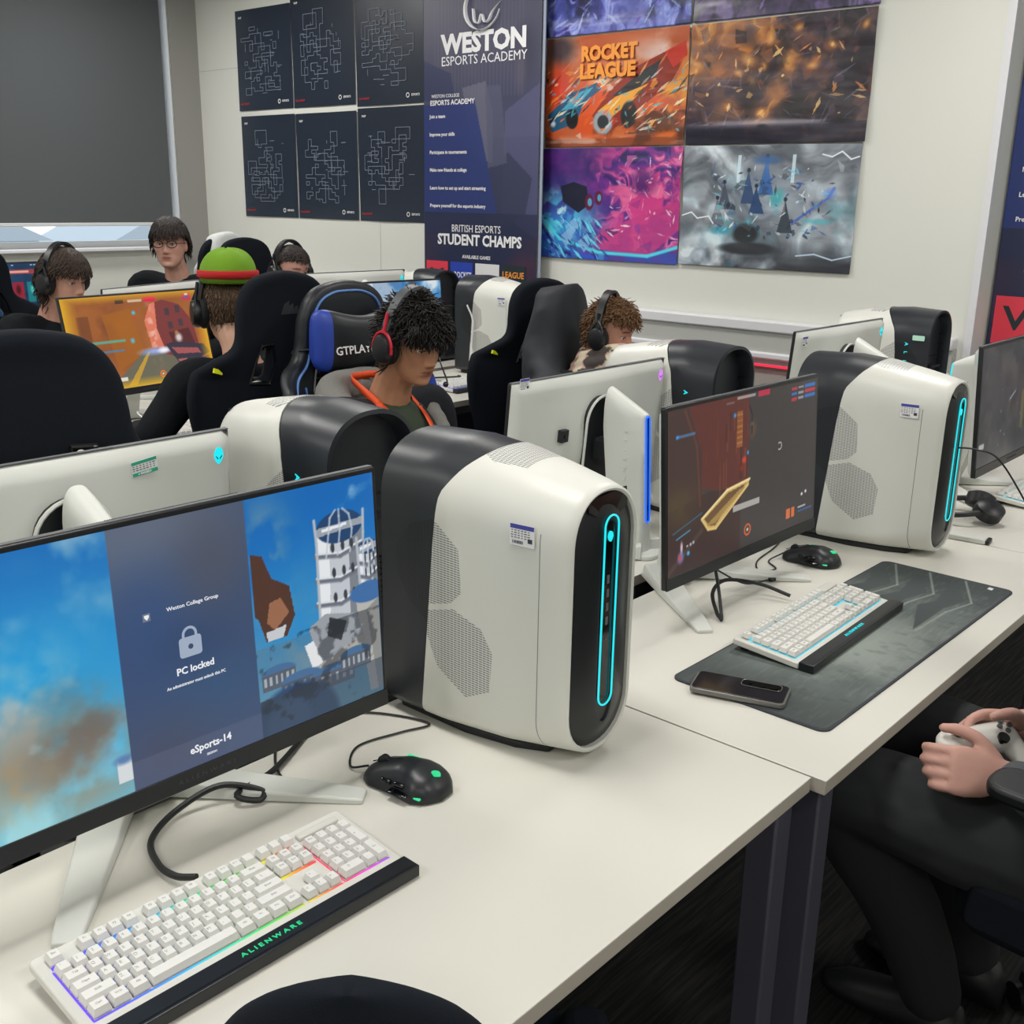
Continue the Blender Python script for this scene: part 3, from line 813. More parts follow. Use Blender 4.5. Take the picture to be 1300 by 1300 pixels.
def art_game_dark():
    p = Paint(300, 176, '3c3838')
    p.grad('433c39', '3a3536', 'u'); L = (p.U < .5).astype(float)
    p.poly([(.08, 0), (.5, 0), (.5, .55), (.4, .6), (.15, .5)], '5a2c26')
    p.poly([(0, 0), (.12, 0), (.2, .3), (.2, .62), (0, .7)], '43302c')
    p.poly([(.0, .6), (.25, .55), (.45, .6), (.45, 1), (0, 1)], '3c2a28')
    p.cloud('6e6a30', 3, 4, .3, .7, .35, p.gauss(.08, .6, .1, .12))
    rs = random.Random(2)
    for k in range(30):
        u = rs.uniform(.2, .5); v = rs.uniform(.02, .45); p.rect(u, v, u+rs.uniform(.004, .014), v+rs.uniform(.05, .25), rs.choice(['6a3026', '5c2e24', '3e201c', '7c4430']), .6)
    p.rect(.42, .1, .455, .33, '9a6030', .8); p.rect(.42, .12, .45, .3, '80451f', .6)
    for k in range(6): p.rect(.42, .12+.035*k, .455, .13+.035*k, 'c08a48', .5)
    p.line([(.1, .02), (.17, .25), (.19, .62)], .006, '66382f', .7)
    p.blob(.405, .12, .012, .02, '3a8fd0'); p.blob(.47, .42, .02, .03, 'c84030'); p.blob(.455, .47, .02, .03, '802820'); p.blob(.495, .38, .01, .02, '4098d8')
    p.rect(.5, 0, 1, 1, '3b3737', .92); p.blob(.53, .24, .03, .08, '5a4434', .9, rot=.3); p.blob(.52, .2, .008, .02, 'e8d8c8', .9)
    p.line([(.5, .08), (.52, .14), (.52, .26)], .004, '201c1c')
    # golden plank
    p.poly([(.2, .71), (.36, .58), (.51, .555), (.50, .59), (.36, .72), (.29, .8), (.24, .79)], 'c9a860'); p.poly([(.215, .715), (.365, .6), (.49, .575), (.35, .7), (.285, .78), (.25, .77)], '6b5030')
    for k in range(16):
        f = k/16; p.line([(.23+.22*f, .76-.16*f), (.29+.2*f, .76-.17*f)], .003, 'a88850')
    p.line([(.2, .71), (.36, .58), (.51, .555)], .005, 'f0dca0'); p.line([(.2, .71), (.24, .79), (.29, .8), (.5, .59)], .005, 'e0c078')
    p.line([(.0, .98), (.2, .78)], .01, '5a4a40', .5); p.line([(.03, .74), (.2, .67)], .003, '2f6a88', .8)
    p.line([(.05, .78), (.13, .75)], .003, '3f86a8')
    # HUD
    for i, c in enumerate(('c03040', '3070c0', 'c03040')):
        p.rect(.8, .03+.035*i, .84, .05+.035*i, c, .9); p.rect(.9, .025+.035*i, .98, .048+.035*i, ['3070c0', 'c03040', '3070c0'][i], .9)
        p.rect(.85, .03+.035*i, .89, .045+.035*i, 'c8c8d0', .6)
    p.rect(.56, .0, .64, .04, 'c02848', .9); p.rect(.35, .03, .4, .045, 'a0a0a0', .4); p.rect(.42, .01, .54, .025, 'd0d0d0', .6)
    p.rect(.4, .70, .58, .74, 'b4b0aa', .9); p.ring(.5, .89, .02, .005, 'e06028'); p.blob(.5, .89, .01, .015, 'd8d0c8')
    p.rect(.78, .86, .81, .93, 'e0703a', .9); p.rect(.82, .86, .845, .93, 'e0703a', .9); p.rect(.87, .87, .93, .885, 'c0c8d0', .8); p.rect(.87, .9, .98, .91, '3868a8', .8)
    p.blob(.9, .79, .01, .016, 'e8e8e8'); p.blob(.93, .78, .01, .016, 'e8e8e8'); p.ring(.72, .4, .014, .003, 'd8d8d8', .9); p.mix(((p.U < .71) & (p.U > .7) & (p.V > .36) & (p.V < .44)).astype(float), '3b3737')
    p.blob(.075, .9, .025, .05, '5a7ab8'); p.blob(.07, .9, .014, .035, 'c84a50'); p.blob(.08, .84, .01, .05, 'd0b8c8'); p.blob(.12, .89, .012, .02, '50b0e0')
    for k in range(3): p.rect(.11+.018*k, .835-.004*k, .12+.018*k, .85-.004*k, 'c8c8d0', .8)
    p.rect(.05, .155, .16, .175, '5080b0', .7); p.blob(.055, .165, .012, .016, '3890e0')
    return p.I

def art_tunnel():
    p = Paint(260, 150, '9a5a2c')
    p.cloud('b06a30', 2, 3, .3, .7, .8); p.cloud('6a3a2c', 4, 4, .45, .7, .7, p.gauss(.2, .35, .25, .3))
    p.poly([(.25, .2), (.45, .15), (.5, .65), (.3, .8)], 'a86420', .7); p.rect(.08, .2, .16, .8, '5f3526', .5)
    p.poly([(.5, .62), (.62, .62), (1, 1), (.2, 1)], '6e6a58'); p.poly([(.52, .64), (.54, .64), (.4, .98), (.34, .98)], 'd8a838', .8)
    p.poly([(.56, .6), (.54, .3), (.6, .12), (.7, .08), (.82, .15), (.9, .35), (.92, .7), (.75, .75), (.6, .65)], '7e3a38'); p.poly([(.56, .6), (.54, .3), (.6, .12), (.64, .1), (.62, .4), (.65, .62)], 'e07a60')
    p.cloud('f4c4b0', 6, 16, .5, .6, .8, p.gauss(.585, .4, .03, .25))
    for a, b in ((.7, .18), (.78, .16), (.71, .33), (.79, .31)): p.rect(a, b, a+.035, b+.08, '4c3a40')
    p.poly([(.7, .45), (.86, .42), (.9, .68), (.74, .68)], '5a2a2c'); p.blob(.77, .52, .035, .07, 'e8e0dc', .9); p.blob(.76, .46, .02, .03, 'b08040')
    p.blob(.58, .64, .16, .055, 'a0b4f4', .9, hard=1.2); p.blob(.64, .64, .06, .045, 'f4f8ff', 1, hard=1.5)
    p.poly([(.66, .58), (.72, .56), (.95, .62), (.99, .72), (.9, .78), (.88, .9), (.8, .98), (.7, .7)], '3a3644'); p.poly([(.7, .62), (.9, .66), (.92, .72), (.74, .7)], 'a85858'); p.poly([(.73, .76), (.8, .76), (.82, .86), (.78, .9)], 'b06460')
    p.poly([(.86, .78), (.98, .76), (.98, .84), (.88, .86)], '40386c')
    p.rect(.06, .47, .38, .50, '58b4a0', .8); p.rect(.1, .58, .36, .6, '4884a8', .9); p.rect(.1, .61, .22, .635, '58c8b8', .9)
    p.blob(.475, .2, .018, .03, '50c0e0'); p.blob(.43, .5, .02, .04, '60b8c8'); p.blob(.47, .255, .01, .015, 'e02840')
    p.rect(.36, .05, .42, .09, '302828', .8); p.rect(.45, .055, .55, .085, 'e8e0dc', .7); p.rect(.56, .035, .65, .09, 'e02050'); p.rect(.85, .03, .92, .11, 'c83850', .9); p.rect(.87, .06, .9, .08, '3060c0'); p.rect(.88, .03, .9, .05, 'f0f0f0')
    p.ring(.6, .9, .018, .007, 'f07a30'); p.blob(.6, .9, .009, .014, 'ffffff'); p.blob(.19, .93, .03, .05, '5868a8'); p.blob(.185, .93, .015, .03, 'e04848'); p.rect(.22, .88, .34, .92, 'f0ece8', .9); p.rect(.22, .94, .27, .97, '58a8e0', .9)
    e = np.maximum(np.maximum(.0+(.10-p.U)/.10, (p.U-.92)/.08), np.maximum((.08-p.V)/.10, (p.V-.9)/.10)); e = np.clip(e, 0, 1)
    p.mix(e, 'e8b428', .9)
    return p.I

def art_dark(seed=5):
    p = Paint(120, 70, '34353a'); p.cloud('4c4a48', seed, 5, .4, .7, .7); p.cloud('26282c', seed+1, 6, .5, .7, .8)
    rs = random.Random(seed)
    for k in range(22): p.blob(rs.random(), rs.random()*.8+.1, .006, .012, rs.choice(['a0a8b0', '3890b0', 'b8a840', 'c0c0c0', '50c0b0']), .8)
    p.line([(.42, .5), (.5, .44)], .005, '8898a0'); p.rect(.02, .8, .09, .85, 'd8d8d8', .7)
    p.rect(.6, .45, .64, .8, '6a6a30', .6)
    return p.I

def art_sky(seed=3):
    p = Paint(140, 84, '3c8cc4'); p.grad('2d78b8', '78b4d8'); p.cloud('dfe8ec', seed, 4, .45, .65, .95); p.blob(.72, .15, .08, .25, '4a3c34', .9); p.blob(.5, .7, .3, .2, '9a9a98', .6)
    p.rect(.35, 0, .62, 1, '6a8ab0', .5)
    return p.I

def art_cards():
    p = Paint(200, 116, '17304a'); p.grad('1d3a56', '101e30'); p.cloud('21527a', 3, 4, .4, .7, .6)
    p.rect(.37, .1, .7, .17, 'a84040', .9); p.rect(.42, .115, .65, .15, 'e8b0a0', .9)
    for k, c in enumerate(('3a56e0', 'b02030', '1e8a8a')):
        p.rect(.36+.13*k, .3, .46+.13*k, .62, c, .8); p.blob(.41+.13*k, .42, .03, .1, ['a8b8ff', '401018', '58c8c0'][k], .9)
    p.rect(.36, .68, .48, .73, 'f0e8e0', .9); p.rect(.49, .68, .64, .73, 'e89040', .9); p.rect(.8, .4, .82, .44, '58d0e0')
    for u in (.3, .34, .5, .67, .7, .75): p.rect(u, .02, u+.02, .04, 'c0d0e0', .8)
    return p.I

# ---- wall posters (plain abstract stand-ins of the same colours)
def streaks(p, n, cols, seed, u=(0, 1), v=(0, 1), w=.004, L=.3, ang=None, a=.9):
    rs = random.Random(seed)
    for k in range(n*3):
        x = rs.uniform(*u); y = rs.uniform(*v); t = (ang if ang is not None else rs.uniform(0, PI))+rs.gauss(0, .25); l = L*rs.uniform(.15, .7)
        dx, dy = l*math.cos(t), -l*math.sin(t)*p.asp; b = w*rs.uniform(.6, 2.2); nx_, ny_ = -math.sin(t)*b, -math.cos(t)*b*p.asp
        p.poly([(x, y), (x+dx*.4+nx_, y+dy*.4+ny_), (x+dx, y+dy), (x+dx*.5-nx_, y+dy*.5-ny_)], rs.choice(cols), a*rs.uniform(.5, 1))
def shards(p, n, cols, seed, u=(0, 1), v=(0, 1), s=.06, a=.8):
    rs = random.Random(seed)
    for k in range(n):
        x = rs.uniform(*u); y = rs.uniform(*v); t0 = rs.uniform(0, 6.28); m = rs.choice((3, 4, 5)); P = []
        for i in range(m):
            t = t0+2*PI*i/m+rs.gauss(0, .3); q = s*rs.uniform(.3, 1.2); P.append((x+q*math.cos(t), y+q*math.sin(t)*p.asp))
        p.poly(P, rs.choice(cols), a*rs.uniform(.4, 1))
def ramp(p, seed, stops, scale=3., warp=.5, lo=.25, hi=.75, a=1., mask=None):
    X, Y = p.U*p.asp, p.V
    wx = vnoise(X+3, Y+1, seed+1, 3, scale)-.5; wy = vnoise(X+8, Y+5, seed+2, 3, scale)-.5
    n = vnoise(X+9+wx*warp*2, Y+9+wy*warp*2, seed, 5, scale); n = np.clip((n-lo)/(hi-lo), 0, 1)
    ps = np.linspace(0, 1, len(stops)); cs = np.array([p.c(c) for c in stops])
    img = np.stack([np.interp(n, ps, cs[:, k]) for k in range(3)], -1); m = (np.ones_like(n) if mask is None else mask)[..., None]*a
    p.I = p.I*(1-m)+img*m; return p

def art_rocket():
    p = Paint(300, 216, 'b85a34'); p.cloud('e0a890', 2, 3, .4, .6, .9, np.clip(1-p.V*1.6, 0, 1)); p.cloud('e4d0cc', 9, 3, .45, .6, .9, p.gauss(.85, .2, .25, .12))
    p.cloud('d85020', 4, 4, .4, .6, .9, (p.V > .4)); p.cloud('e8a030', 5, 4, .5, .65, .9, p.gauss(.85, .55, .3, .35)); p.cloud('4a2a20', 6, 5, .5, .65, .8, (p.V > .7))
    p.blob(.1, .1, .16, .2, '3a343c', .9); p.blob(.1, .45, .12, .25, 'c83828', .8); p.blob(.4, .42, .1, .06, 'f4d8a8', .8)
    # a low blue wedge and a large red-orange wedge racing left
    p.poly([(.02, .7), (.2, .5), (.38, .42), (.42, .48), (.3, .6), (.24, .78), (.05, .86)], '2a5878'); p.poly([(.12, .66), (.26, .5), (.36, .46), (.24, .64)], '4ba0c0'); p.blob(.21, .74, .05, .1, '15181c', 1, hard=6); p.blob(.06, .78, .03, .04, 'd8dce0')
    p.poly([(.36, .72), (.48, .5), (.66, .3), (.84, .2), (.97, .26), (.9, .44), (.66, .72), (.46, .9)], '8a2a18'); p.poly([(.5, .55), (.7, .34), (.82, .26), (.78, .4), (.6, .56)], '25282e')
    p.poly([(.4, .68), (.52, .56), (.74, .46), (.64, .6), (.48, .76)], 'e8a038'); p.poly([(.84, .2), (.98, .12), (.99, .24), (.9, .34)], 'c03020')
    p.blob(.44, .78, .08, .12, '9aa4ac', 1, hard=5); p.blob(.44, .78, .045, .07, '30343a', 1, hard=5); p.blob(.62, .72, .06, .13, '1a1c20', 1, hard=5)
    shards(p, 24, ['c0402a', '2c2a30', 'e89838', '8a3020', 'd8b8a8', '5a3428'], 31, s=.035, v=(.3, .95)); streaks(p, 40, ['f4e4c0', 'f0b060', '30282c', 'e87030', 'c8d0d4'], 3, v=(.3, .9), L=.2, ang=.6, w=.005)
    streaks(p, 14, ['60b0c0', '3898b0'], 4, v=(.4, .9), L=.15, w=.004); p.mix((p.V > .93), '6a3828', .5); p.cloud('f8f0e8', 15, 3, .5, .6, .5, p.gauss(.5, .95, .6, .04), sy=6)
    return p.I

def art_fire():
    p = Paint(320, 216, '3a2e38'); ramp(p, 50, ['1c1822', '2c2430', '3a2c3a', '54403e', '6e4c3c', 'a06840', 'e8a858', 'f8d088'], 2.6, .7, .22, .88)
    m0 = p.I.copy(); p.cloud('a86a50', 3, 3, .5, .68, .7, np.clip(1.2-p.V*1.4, 0, 1)); p.cloud('1e1822', 5, 3, .52, .62, .9)
    for u, v, s in ((.33, .32, .1), (.42, .38, .05), (.36, .5, .07), (.68, .4, .06), (.03, .38, .04), (.78, .25, .05), (.45, .16, .08), (.6, .1, .06), (.94, .12, .05), (.28, .42, .06)):
        p.blob(u, v, s, s*1.5, 'c8743c', .6, rot=u*9, hard=.9); p.blob(u+.01, v, s*.4, s*.9, 'f4b860', .8, rot=u*7, hard=1)
    p.blob(.64, .75, .12, .2, '1c181e', .95, hard=2); p.blob(.36, .62, .08, .2, '221c22', .9); p.blob(.86, .48, .09, .25, '2c2832', .9, hard=1.5); p.blob(.52, .6, .08, .12, 'a87048', .8)
    shards(p, 30, ['4c3840', '2a2028', '8a5440', '6a4c58', '1c161e', 'a8683c', '5a4a5c'], 32, s=.05, a=.7); shards(p, 12, ['e09048', 'f4c070', '7a3c2c'], 33, s=.02, v=(.2, .8)); streaks(p, 16, ['f8c070', 'e89048', 'ffd890', '7a4c3c', '1a161c'], 5, v=(.2, .85), L=.12, w=.005); streaks(p, 24, ['6a6478', '8a8498'], 7, L=.3, w=.004, a=.5)
    p.mix((p.V > .84), '1e1c30', .8); p.cloud('b8b4c0', 15, 3, .45, .6, .7, p.gauss(.5, .83, .5, .03), sy=5)
    return p.I

def art_pink():
    p = Paint(300, 220, '4a2a78'); p.grad('3a2468', '2c58b8', 'v', .2, 1); p.cloud('7a3090', 2, 3, .4, .7, .8); ramp(p, 70, ['2a1c58', '4a2078', '6a2c90', '8a2c84', 'd04890', 'f080b0', '7a2c8c', '3a2468'], 3., .9, a=.9, mask=np.clip((p.U-.25)*2.5, 0, 1)*(p.V < .9))
    c = np.clip((vnoise(p.U*1.35, p.V, 8, 4, 4)-.48)/.05, 0, 1)*np.clip((p.U-.35)*3, 0, 1)*(p.V < .85)
    p.mix(c, 'd8408c', .95); p.mix(c*(vnoise(p.U*1.35, p.V, 9, 4, 6) > .55), 'f078a8', .8)
    p.blob(.75, .3, .12, .15, '55266c', .8); p.poly([(.4, .8), (.7, .6), (1, .45), (1, .7), (.8, .95), (.45, .9)], 'c83c86', .8)
    p.blob(.15, .75, .3, .3, '2890d8', .8); p.cloud('58d0e8', 12, 7, .5, .6, .9, p.gauss(.15, .6, .2, .2)); p.cloud('c0f0f4', 13, 9, .55, .62, .9, p.gauss(.15, .6, .15, .2))
    p.line([(0, .62), (.15, .82), (.45, .93), (.8, .94), (1, .85)], .012, '50d8f0'); p.line([(0, .8), (.2, .95), (.5, 1)], .02, '3858d0'); p.line([(0, .7), (.12, .9), (.3, 1)], .012, '2a2a78')
    shards(p, 14, ['b83080', '5a2c88', '3a2068', 'e868a8', '8a3ca0'], 34, s=.05, u=(.35, 1), v=(0, .85), a=.6); shards(p, 40, ['2a60c8', '50b8e0', '2a2a80', '6ae0f0'], 35, s=.04, u=(0, .5), v=(.5, 1), a=.6)
    # dark buggy-like block with two round wheels
    p.poly([(.14, .34), (.24, .3), (.34, .34), (.36, .5), (.28, .58), (.16, .48)], '181a34'); p.blob(.36, .48, .035, .08, '601838', 1, hard=6); p.blob(.43, .44, .03, .07, '601838', 1, hard=6); p.blob(.365, .48, .018, .04, '58a0c8', 1, hard=6); p.blob(.435, .44, .015, .035, '58a0c8', 1, hard=6)
    for a, b in ((.24, .7), (.34, .84), (.2, .8)): p.poly([(a-.05, b), (a+.02, b-.08), (a+.05, b), (a, b+.1)], '8ab8e8', .8)
    streaks(p, 20, ['f0c0e0', 'd050a0', 'fff0f8'], 4, u=(.5, 1), v=(.1, .8), L=.12, w=.004, a=.8); streaks(p, 20, ['70e8f4', '1a2a80'], 6, u=(0, .5), v=(.6, 1), L=.2, ang=-.8, w=.005)
    return p.I

def art_storm():
    p = Paint(320, 236, '7c8088'); ramp(p, 60, ['33373f', '4c525c', '6a727c', '868e98', 'a0a8b2', 'b4c4d0', 'dce6ee'], 2.2, .7)
    p.cloud('4a4c54', 3, 3, .55, .7, .6); p.blob(.5, .4, .35, .35, 'b8cce0', .5, hard=1)
    p.cloud('50a8b8', 5, 4, .5, .62, .8, p.gauss(.55, .55, .4, .2)); p.cloud('2c3038', 6, 3, .42, .58, .95, np.clip((p.V-.75)*5, 0, 1))
    for u in (.33, .64): p.rect(u, .08, u+.02, .3, 'd8f0fc', .8)
    # cluster of slim abstract spires and drifting shapes
    for u, v, h, c in ((.26, .42, .25, '4a5668'), (.4, .35, .3, '35507a'), (.5, .26, .34, '3a6cb0'), (.45, .45, .25, '2a4878'), (.62, .58, .3, '384450'), (.22, .55, .25, '6a7480')):
        p.poly([(u, v-h*.5), (u+.02, v-h*.1), (u+.05, v+h*.4), (u-.04, v+h*.4), (u-.018, v-h*.1)], c, .95); p.blob(u, v-h*.5, .012, .02, '2c3444', 1, hard=5)
    p.blob(.5, .12, .1, .05, '3c68a8', .8); p.blob(.4, .72, .09, .1, '23282e', 1, hard=3); p.blob(.42, .84, .2, .06, '282c34', 1, hard=3); p.blob(.57, .42, .05, .1, '48b0b8', .9, rot=.4)
    p.blob(.25, .7, .09, .04, '3c9cb0', .9); p.blob(.8, .6, .12, .03, '58b8c8', .7); p.line([(.66, .62), (.85, .42), (.88, .34)], .008, '5a78c8'); p.blob(.86, .38, .04, .06, '6a90e0', .7, rot=.8)
    shards(p, 14, ['5c6470', '9aa4b0', '3a424c', 'c4ccd4', '4a88a8'], 36, s=.045, a=.5); shards(p, 30, ['2c3c58', '3c70a8', '60c0d0', '20283a'], 37, s=.025, u=(.2, .8), v=(.2, .75)); streaks(p, 30, ['e8f4ff', '80c8e8', '3858a8', '28303c'], 5, u=(.15, .9), v=(.2, .8), L=.1, w=.004)
    p.line([(0, .58), (.06, .55), (.1, .6), (.17, .58), (.2, .64)], .004, 'f4f8ff'); p.line([(.8, .08), (.85, .1), (.9, .06), (.95, .12), (.99, .1)], .004, 'f4f8ff'); p.line([(.7, .88), (.8, .86), (.9, .9), (1, .86)], .004, 'c0d8f0')
    return p.I

def art_blue():
    p = Paint(200, 120, '24306a'); ramp(p, 80, ['141838', '24306a', '3a3c90', '6a78d0', 'a0b0f0', '4a3a90', '1c2050'], 3., .9); p.cloud('5a62b0', 2, 3, .4, .65, .8); p.cloud('16183c', 4, 4, .5, .65, .9); streaks(p, 24, ['8a98e8', '6a40a8', 'a8c0f0'], 3, L=.2, w=.006)
    p.cloud('c0c0d8', 15, 3, .45, .6, .6, p.gauss(.5, .9, .5, .04), sy=5); return p.I
def art_violet():
    p = Paint(200, 120, '34304a'); ramp(p, 90, ['141420', '2c2840', '4c4468', '7a6aa0', '5a5870', '24222e'], 3., .9); p.cloud('5c4a78', 2, 3, .4, .65, .8); p.cloud('1a1a28', 4, 4, .5, .65, .9); streaks(p, 20, ['8a70b8', '707088', '40386a'], 9, L=.2, w=.006); return p.I

def maze_lines(seed, w, h, shape):
    """random right-angled plan outlines inside a poster, as closed loops of points"""
    rs = random.Random(seed); loops = []
    nx, ny = 15, 21; g = np.zeros((ny+2, nx+2), bool)
    for k in range(46):
        a = rs.randint(1, nx-3); b = rs.randint(1, ny-3); ww = rs.randint(1, 4); hh = rs.randint(1, 4)
        cx, cy = (a+ww/2)/nx-.5, (b+hh/2)/ny-.5
        lim = shape(cy)
        if abs(cx) > lim: continue
        g[b:b+hh, a:a+ww] ^= True
    segs = []
    sxx, syy = w*.80/nx, h*.70/ny; ox, oy = -w*.40, -h*.36
    for j in range(ny+1):
        for i in range(nx+1):
            if g[j, i] != g[j+1, i]: segs.append(((ox+(i-1)*sxx, oy+j*syy), (ox+i*sxx, oy+j*syy)))
            if g[j, i] != g[j, i+1]: segs.append(((ox+i*sxx, oy+(j-1)*syy), (ox+i*sxx, oy+j*syy)))
    for k in range(26):
        x = ox+rs.random()*w*.7; y = oy+rs.random()*h*.6
        l = rs.choice((.5, 1, 1.5))*sxx
        cx = x/w
        if abs(cx) > shape(y/h): continue
        if rs.random() < .5: segs.append(((x, y), (x+l, y)))
        else: segs.append(((x, y), (x, y+l)))
    return segs
# ------------------------------------------------------------------ room
M['wall'] = mat('white_wall_paint', 'dbdcd5', .75, bump=.08, bscale=120)
M['pier'] = mat('white_wall_paint_b', 'd4d3cc', .75)
M['trunk'] = mat('white_upvc', 'dcdce0', .4)
M['trunk_face'] = mat('grey_trunking_face', 'b4b6b2', .55)
M['ceiling'] = mat('ceiling_tile', 'e6e6e2', .8)
M['desk'] = mat('white_desk_laminate', 'd5d3ca', .38, bump=.02, bscale=500, noise_mix=.03, nscale=3)
M['desk_edge'] = mat('desk_edge_band', 'b7b0a4', .5)
M['leg'] = mat('dark_powder_coat', '4a4a56', .5)
M['blind'] = mat('grey_blind_fabric', '53575a', .85, bump=.15, bscale=900)
M['alu'] = mat('window_frame_white', 'd8dadc', .4)

def floor_mat():
    m = mat('dark_carpet', '141619', .95); nt = m.node_tree; b = nt.nodes['Principled BSDF']
    tc = nt.nodes.new('ShaderNodeTexCoord'); mp = nt.nodes.new('ShaderNodeMapping'); mp.inputs['Scale'].default_value = (3, 60, 1); mp.inputs['Rotation'].default_value = (0, 0, .5)
    n = nt.nodes.new('ShaderNodeTexNoise'); n.inputs['Scale'].default_value = 2; n.inputs['Detail'].default_value = 6
    r = nt.nodes.new('ShaderNodeValToRGB'); r.color_ramp.elements[0].color = (*lin('101215'), 1); r.color_ramp.elements[0].position = .42
    r.color_ramp.elements[1].color = (*lin('34322f'), 1); r.color_ramp.elements[1].position = .72
    nt.links.new(tc.outputs['Object'], mp.inputs[0]); nt.links.new(mp.outputs[0], n.inputs['Vector']); nt.links.new(n.outputs['Fac'], r.inputs[0]); nt.links.new(r.outputs[0], b.inputs['Base Color'])
    return m

RX0, RX1, RY0, RY1, RZ = -3.0, 4.45, -2.6, 6.80, 2.95
def struct(name, mb, m, **k):
    o = mb.build(name, m, **k); o['kind'] = 'structure'; return o

def build_room():
    struct('floor', MB().box(((RX0+5.2)/2, (RY0+RY1)/2+.2, -.05), (5.2-RX0+.4, RY1-RY0+.8, .1)), floor_mat())
    c = MB().box(((RX0+5.2)/2, (RY0+RY1)/2, RZ+.05), (5.2-RX0+.3, RY1-RY0+.3, .1))
    ce = struct('ceiling', c, M['ceiling'])
    g = MB()
    x = RX0+.6
    while x < RX1: g.box((x, (RY0+RY1)/2, RZ-.002), (.02, RY1-RY0, .006)); x += .6
    y = RY0+.6
    while y < RY1: g.box(((RX0+RX1)/2, y, RZ-.002), (RX1-RX0, .02, .006)); y += .6
    g.build('ceiling_grid', M['trunk'], ce, smooth=False)
    # poster wall: ends in a corner at Y=1.47, recess behind it
    struct('wall_right', MB().box((4.55, (1.47+RY1)/2, RZ/2), (.2, RY1-1.47, RZ)), M['wall'])
    struct('wall_recess', MB().box((4.87, (RY0+1.47)/2+.05, RZ/2), (.1, 1.47-RY0+.1, RZ)).box((4.75, 1.475, RZ/2), (.2, .01, RZ)), M['pier'])
    struct('wall_left', MB().box((RX0-.05, (RY0+RY1)/2, RZ/2), (.1, RY1-RY0, RZ)), M['wall'])
    struct('wall_front', MB().box(((RX0+5)/2, RY0-.05, RZ/2), (5.2-RX0, .1, RZ)), M['wall'])
    # corner bead of the poster wall
    struct('trim_1', MB().box((4.452, 1.480, RZ/2), (.022, .03, RZ)), M['trunk'])
    # fine panel joints on the wall
    j = MB(); j.box((4.4495, 6.0, DZ+1.62), (.002, 1.6, .003)); j.box((4.4495, 4.98, 1.0), (.002, .003, .98))
    struct('trim_2', j, M['trunk_face'], smooth=False)
    # window wall with opening X 0.1 .. 4.24, Z 1.22 .. 2.8
    wx0, wx1, wz0, wz1 = .1, 4.235, 1.205, 2.85
    w = MB()
    w.box(((RX0+wx0)/2, RY1+.1, RZ/2), (wx0-RX0, .2, RZ)); w.box(((wx0+wx1)/2, RY1+.1, wz0/2), (wx1-wx0, .2, wz0)); w.box(((wx0+wx1)/2, RY1+.1, (wz1+RZ)/2), (wx1-wx0, .2, RZ-wz1))
    w.box(((wx1+4.66)/2, RY1+.1, RZ/2), (4.66-wx1, .2, RZ))
    struct('wall_back', w, M['wall'])
    struct('trim_4', MB().box((4.345, RY1-.004, RZ/2), (.21, .012, RZ)), mat('grey_pier', '92918d', .8))  # thin cover that makes the pier a darker grey than the wall
    f = MB()
    f.box(((wx0+wx1)/2, RY1+.12, wz0+.02), (wx1-wx0, .06, .04)); f.box(((wx0+wx1)/2, RY1+.12, wz1-.02), (wx1-wx0, .06, .04))
    for x in (wx0+.02, 2.1, wx1-.02): f.box((x, RY1+.12, (wz0+wz1)/2), (.045, .06, wz1-wz0))
    f.box((wx1-.0, RY1+.06, (wz0+wz1)/2), (.012, .12, wz1-wz0))
    wf = struct('window_1', f, M['alu'], bevel=.003)
    gl = mat('window_glass', 'ffffff', .02, trans=1.); gl.node_tree.nodes['Principled BSDF'].inputs['IOR'].default_value = 1.1
    MB().box(((wx0+wx1)/2, RY1+.13, (wz0+wz1)/2), (wx1-wx0-.02, .006, wz1-wz0-.02)).build('glass', gl, wf, smooth=False)
    struct('trim_3', MB().box(((wx0+wx1)/2, RY1-.02, wz0-.008), (wx1-wx0+.06, .12, .02)), M['trunk'], bevel=.004)   # sill
    # roller blind
    b = empty('roller_blind', (2.2, RY1-.03, 0), label='large charcoal grey roller blind pulled down over the window', cat='blind')
    MB().box((-.12, 0, (1.362+2.86)/2), (4.16, .004, 2.86-1.362)).build('fabric', M['blind'], b)
    MB().box((-.12, 0, 1.355), (4.16, .016, .022)).build('bottom_bar', M['alu'], b, bevel=.004)
    MB().cyl((-2.2, 0, 2.88), (1.97, 0, 2.88), .03).build('roller_tube', M['alu'], b)
    # dado trunking on the poster wall
    t = empty('cable_trunking', (4.449, 0, 0), label='long white cable trunking with grey face running along the poster wall', cat='trunking')
    y0, y1 = 1.52, 6.75; yc = (y0+y1)/2; L = y1-y0
    MB().box((-.025, yc, DZ+.228), (.048, L, .10)).build('face', M['trunk_face'], t)
    MB().box((-.0325, yc, DZ+.300), (.063, L, .050)).build('upper_lip', M['trunk'], t, bevel=.008)
    MB().box((-.0325, yc, DZ+.170), (.063, L, .030)).build('lower_lip', M['trunk'], t, bevel=.008)
    struct('baseboard_right', MB().box((4.44, yc, .05), (.02, L, .1)), M['trunk_face'])
    # outside: pavement, low hedge line and parked-vehicle sized blocks far off
    sg = MB().box((3, 26, -3.05), (60, 36, .1)); o = struct('ground_outside', sg, mat('grey_tarmac', '8a8c8e', .9)); 
    rs = random.Random(5)
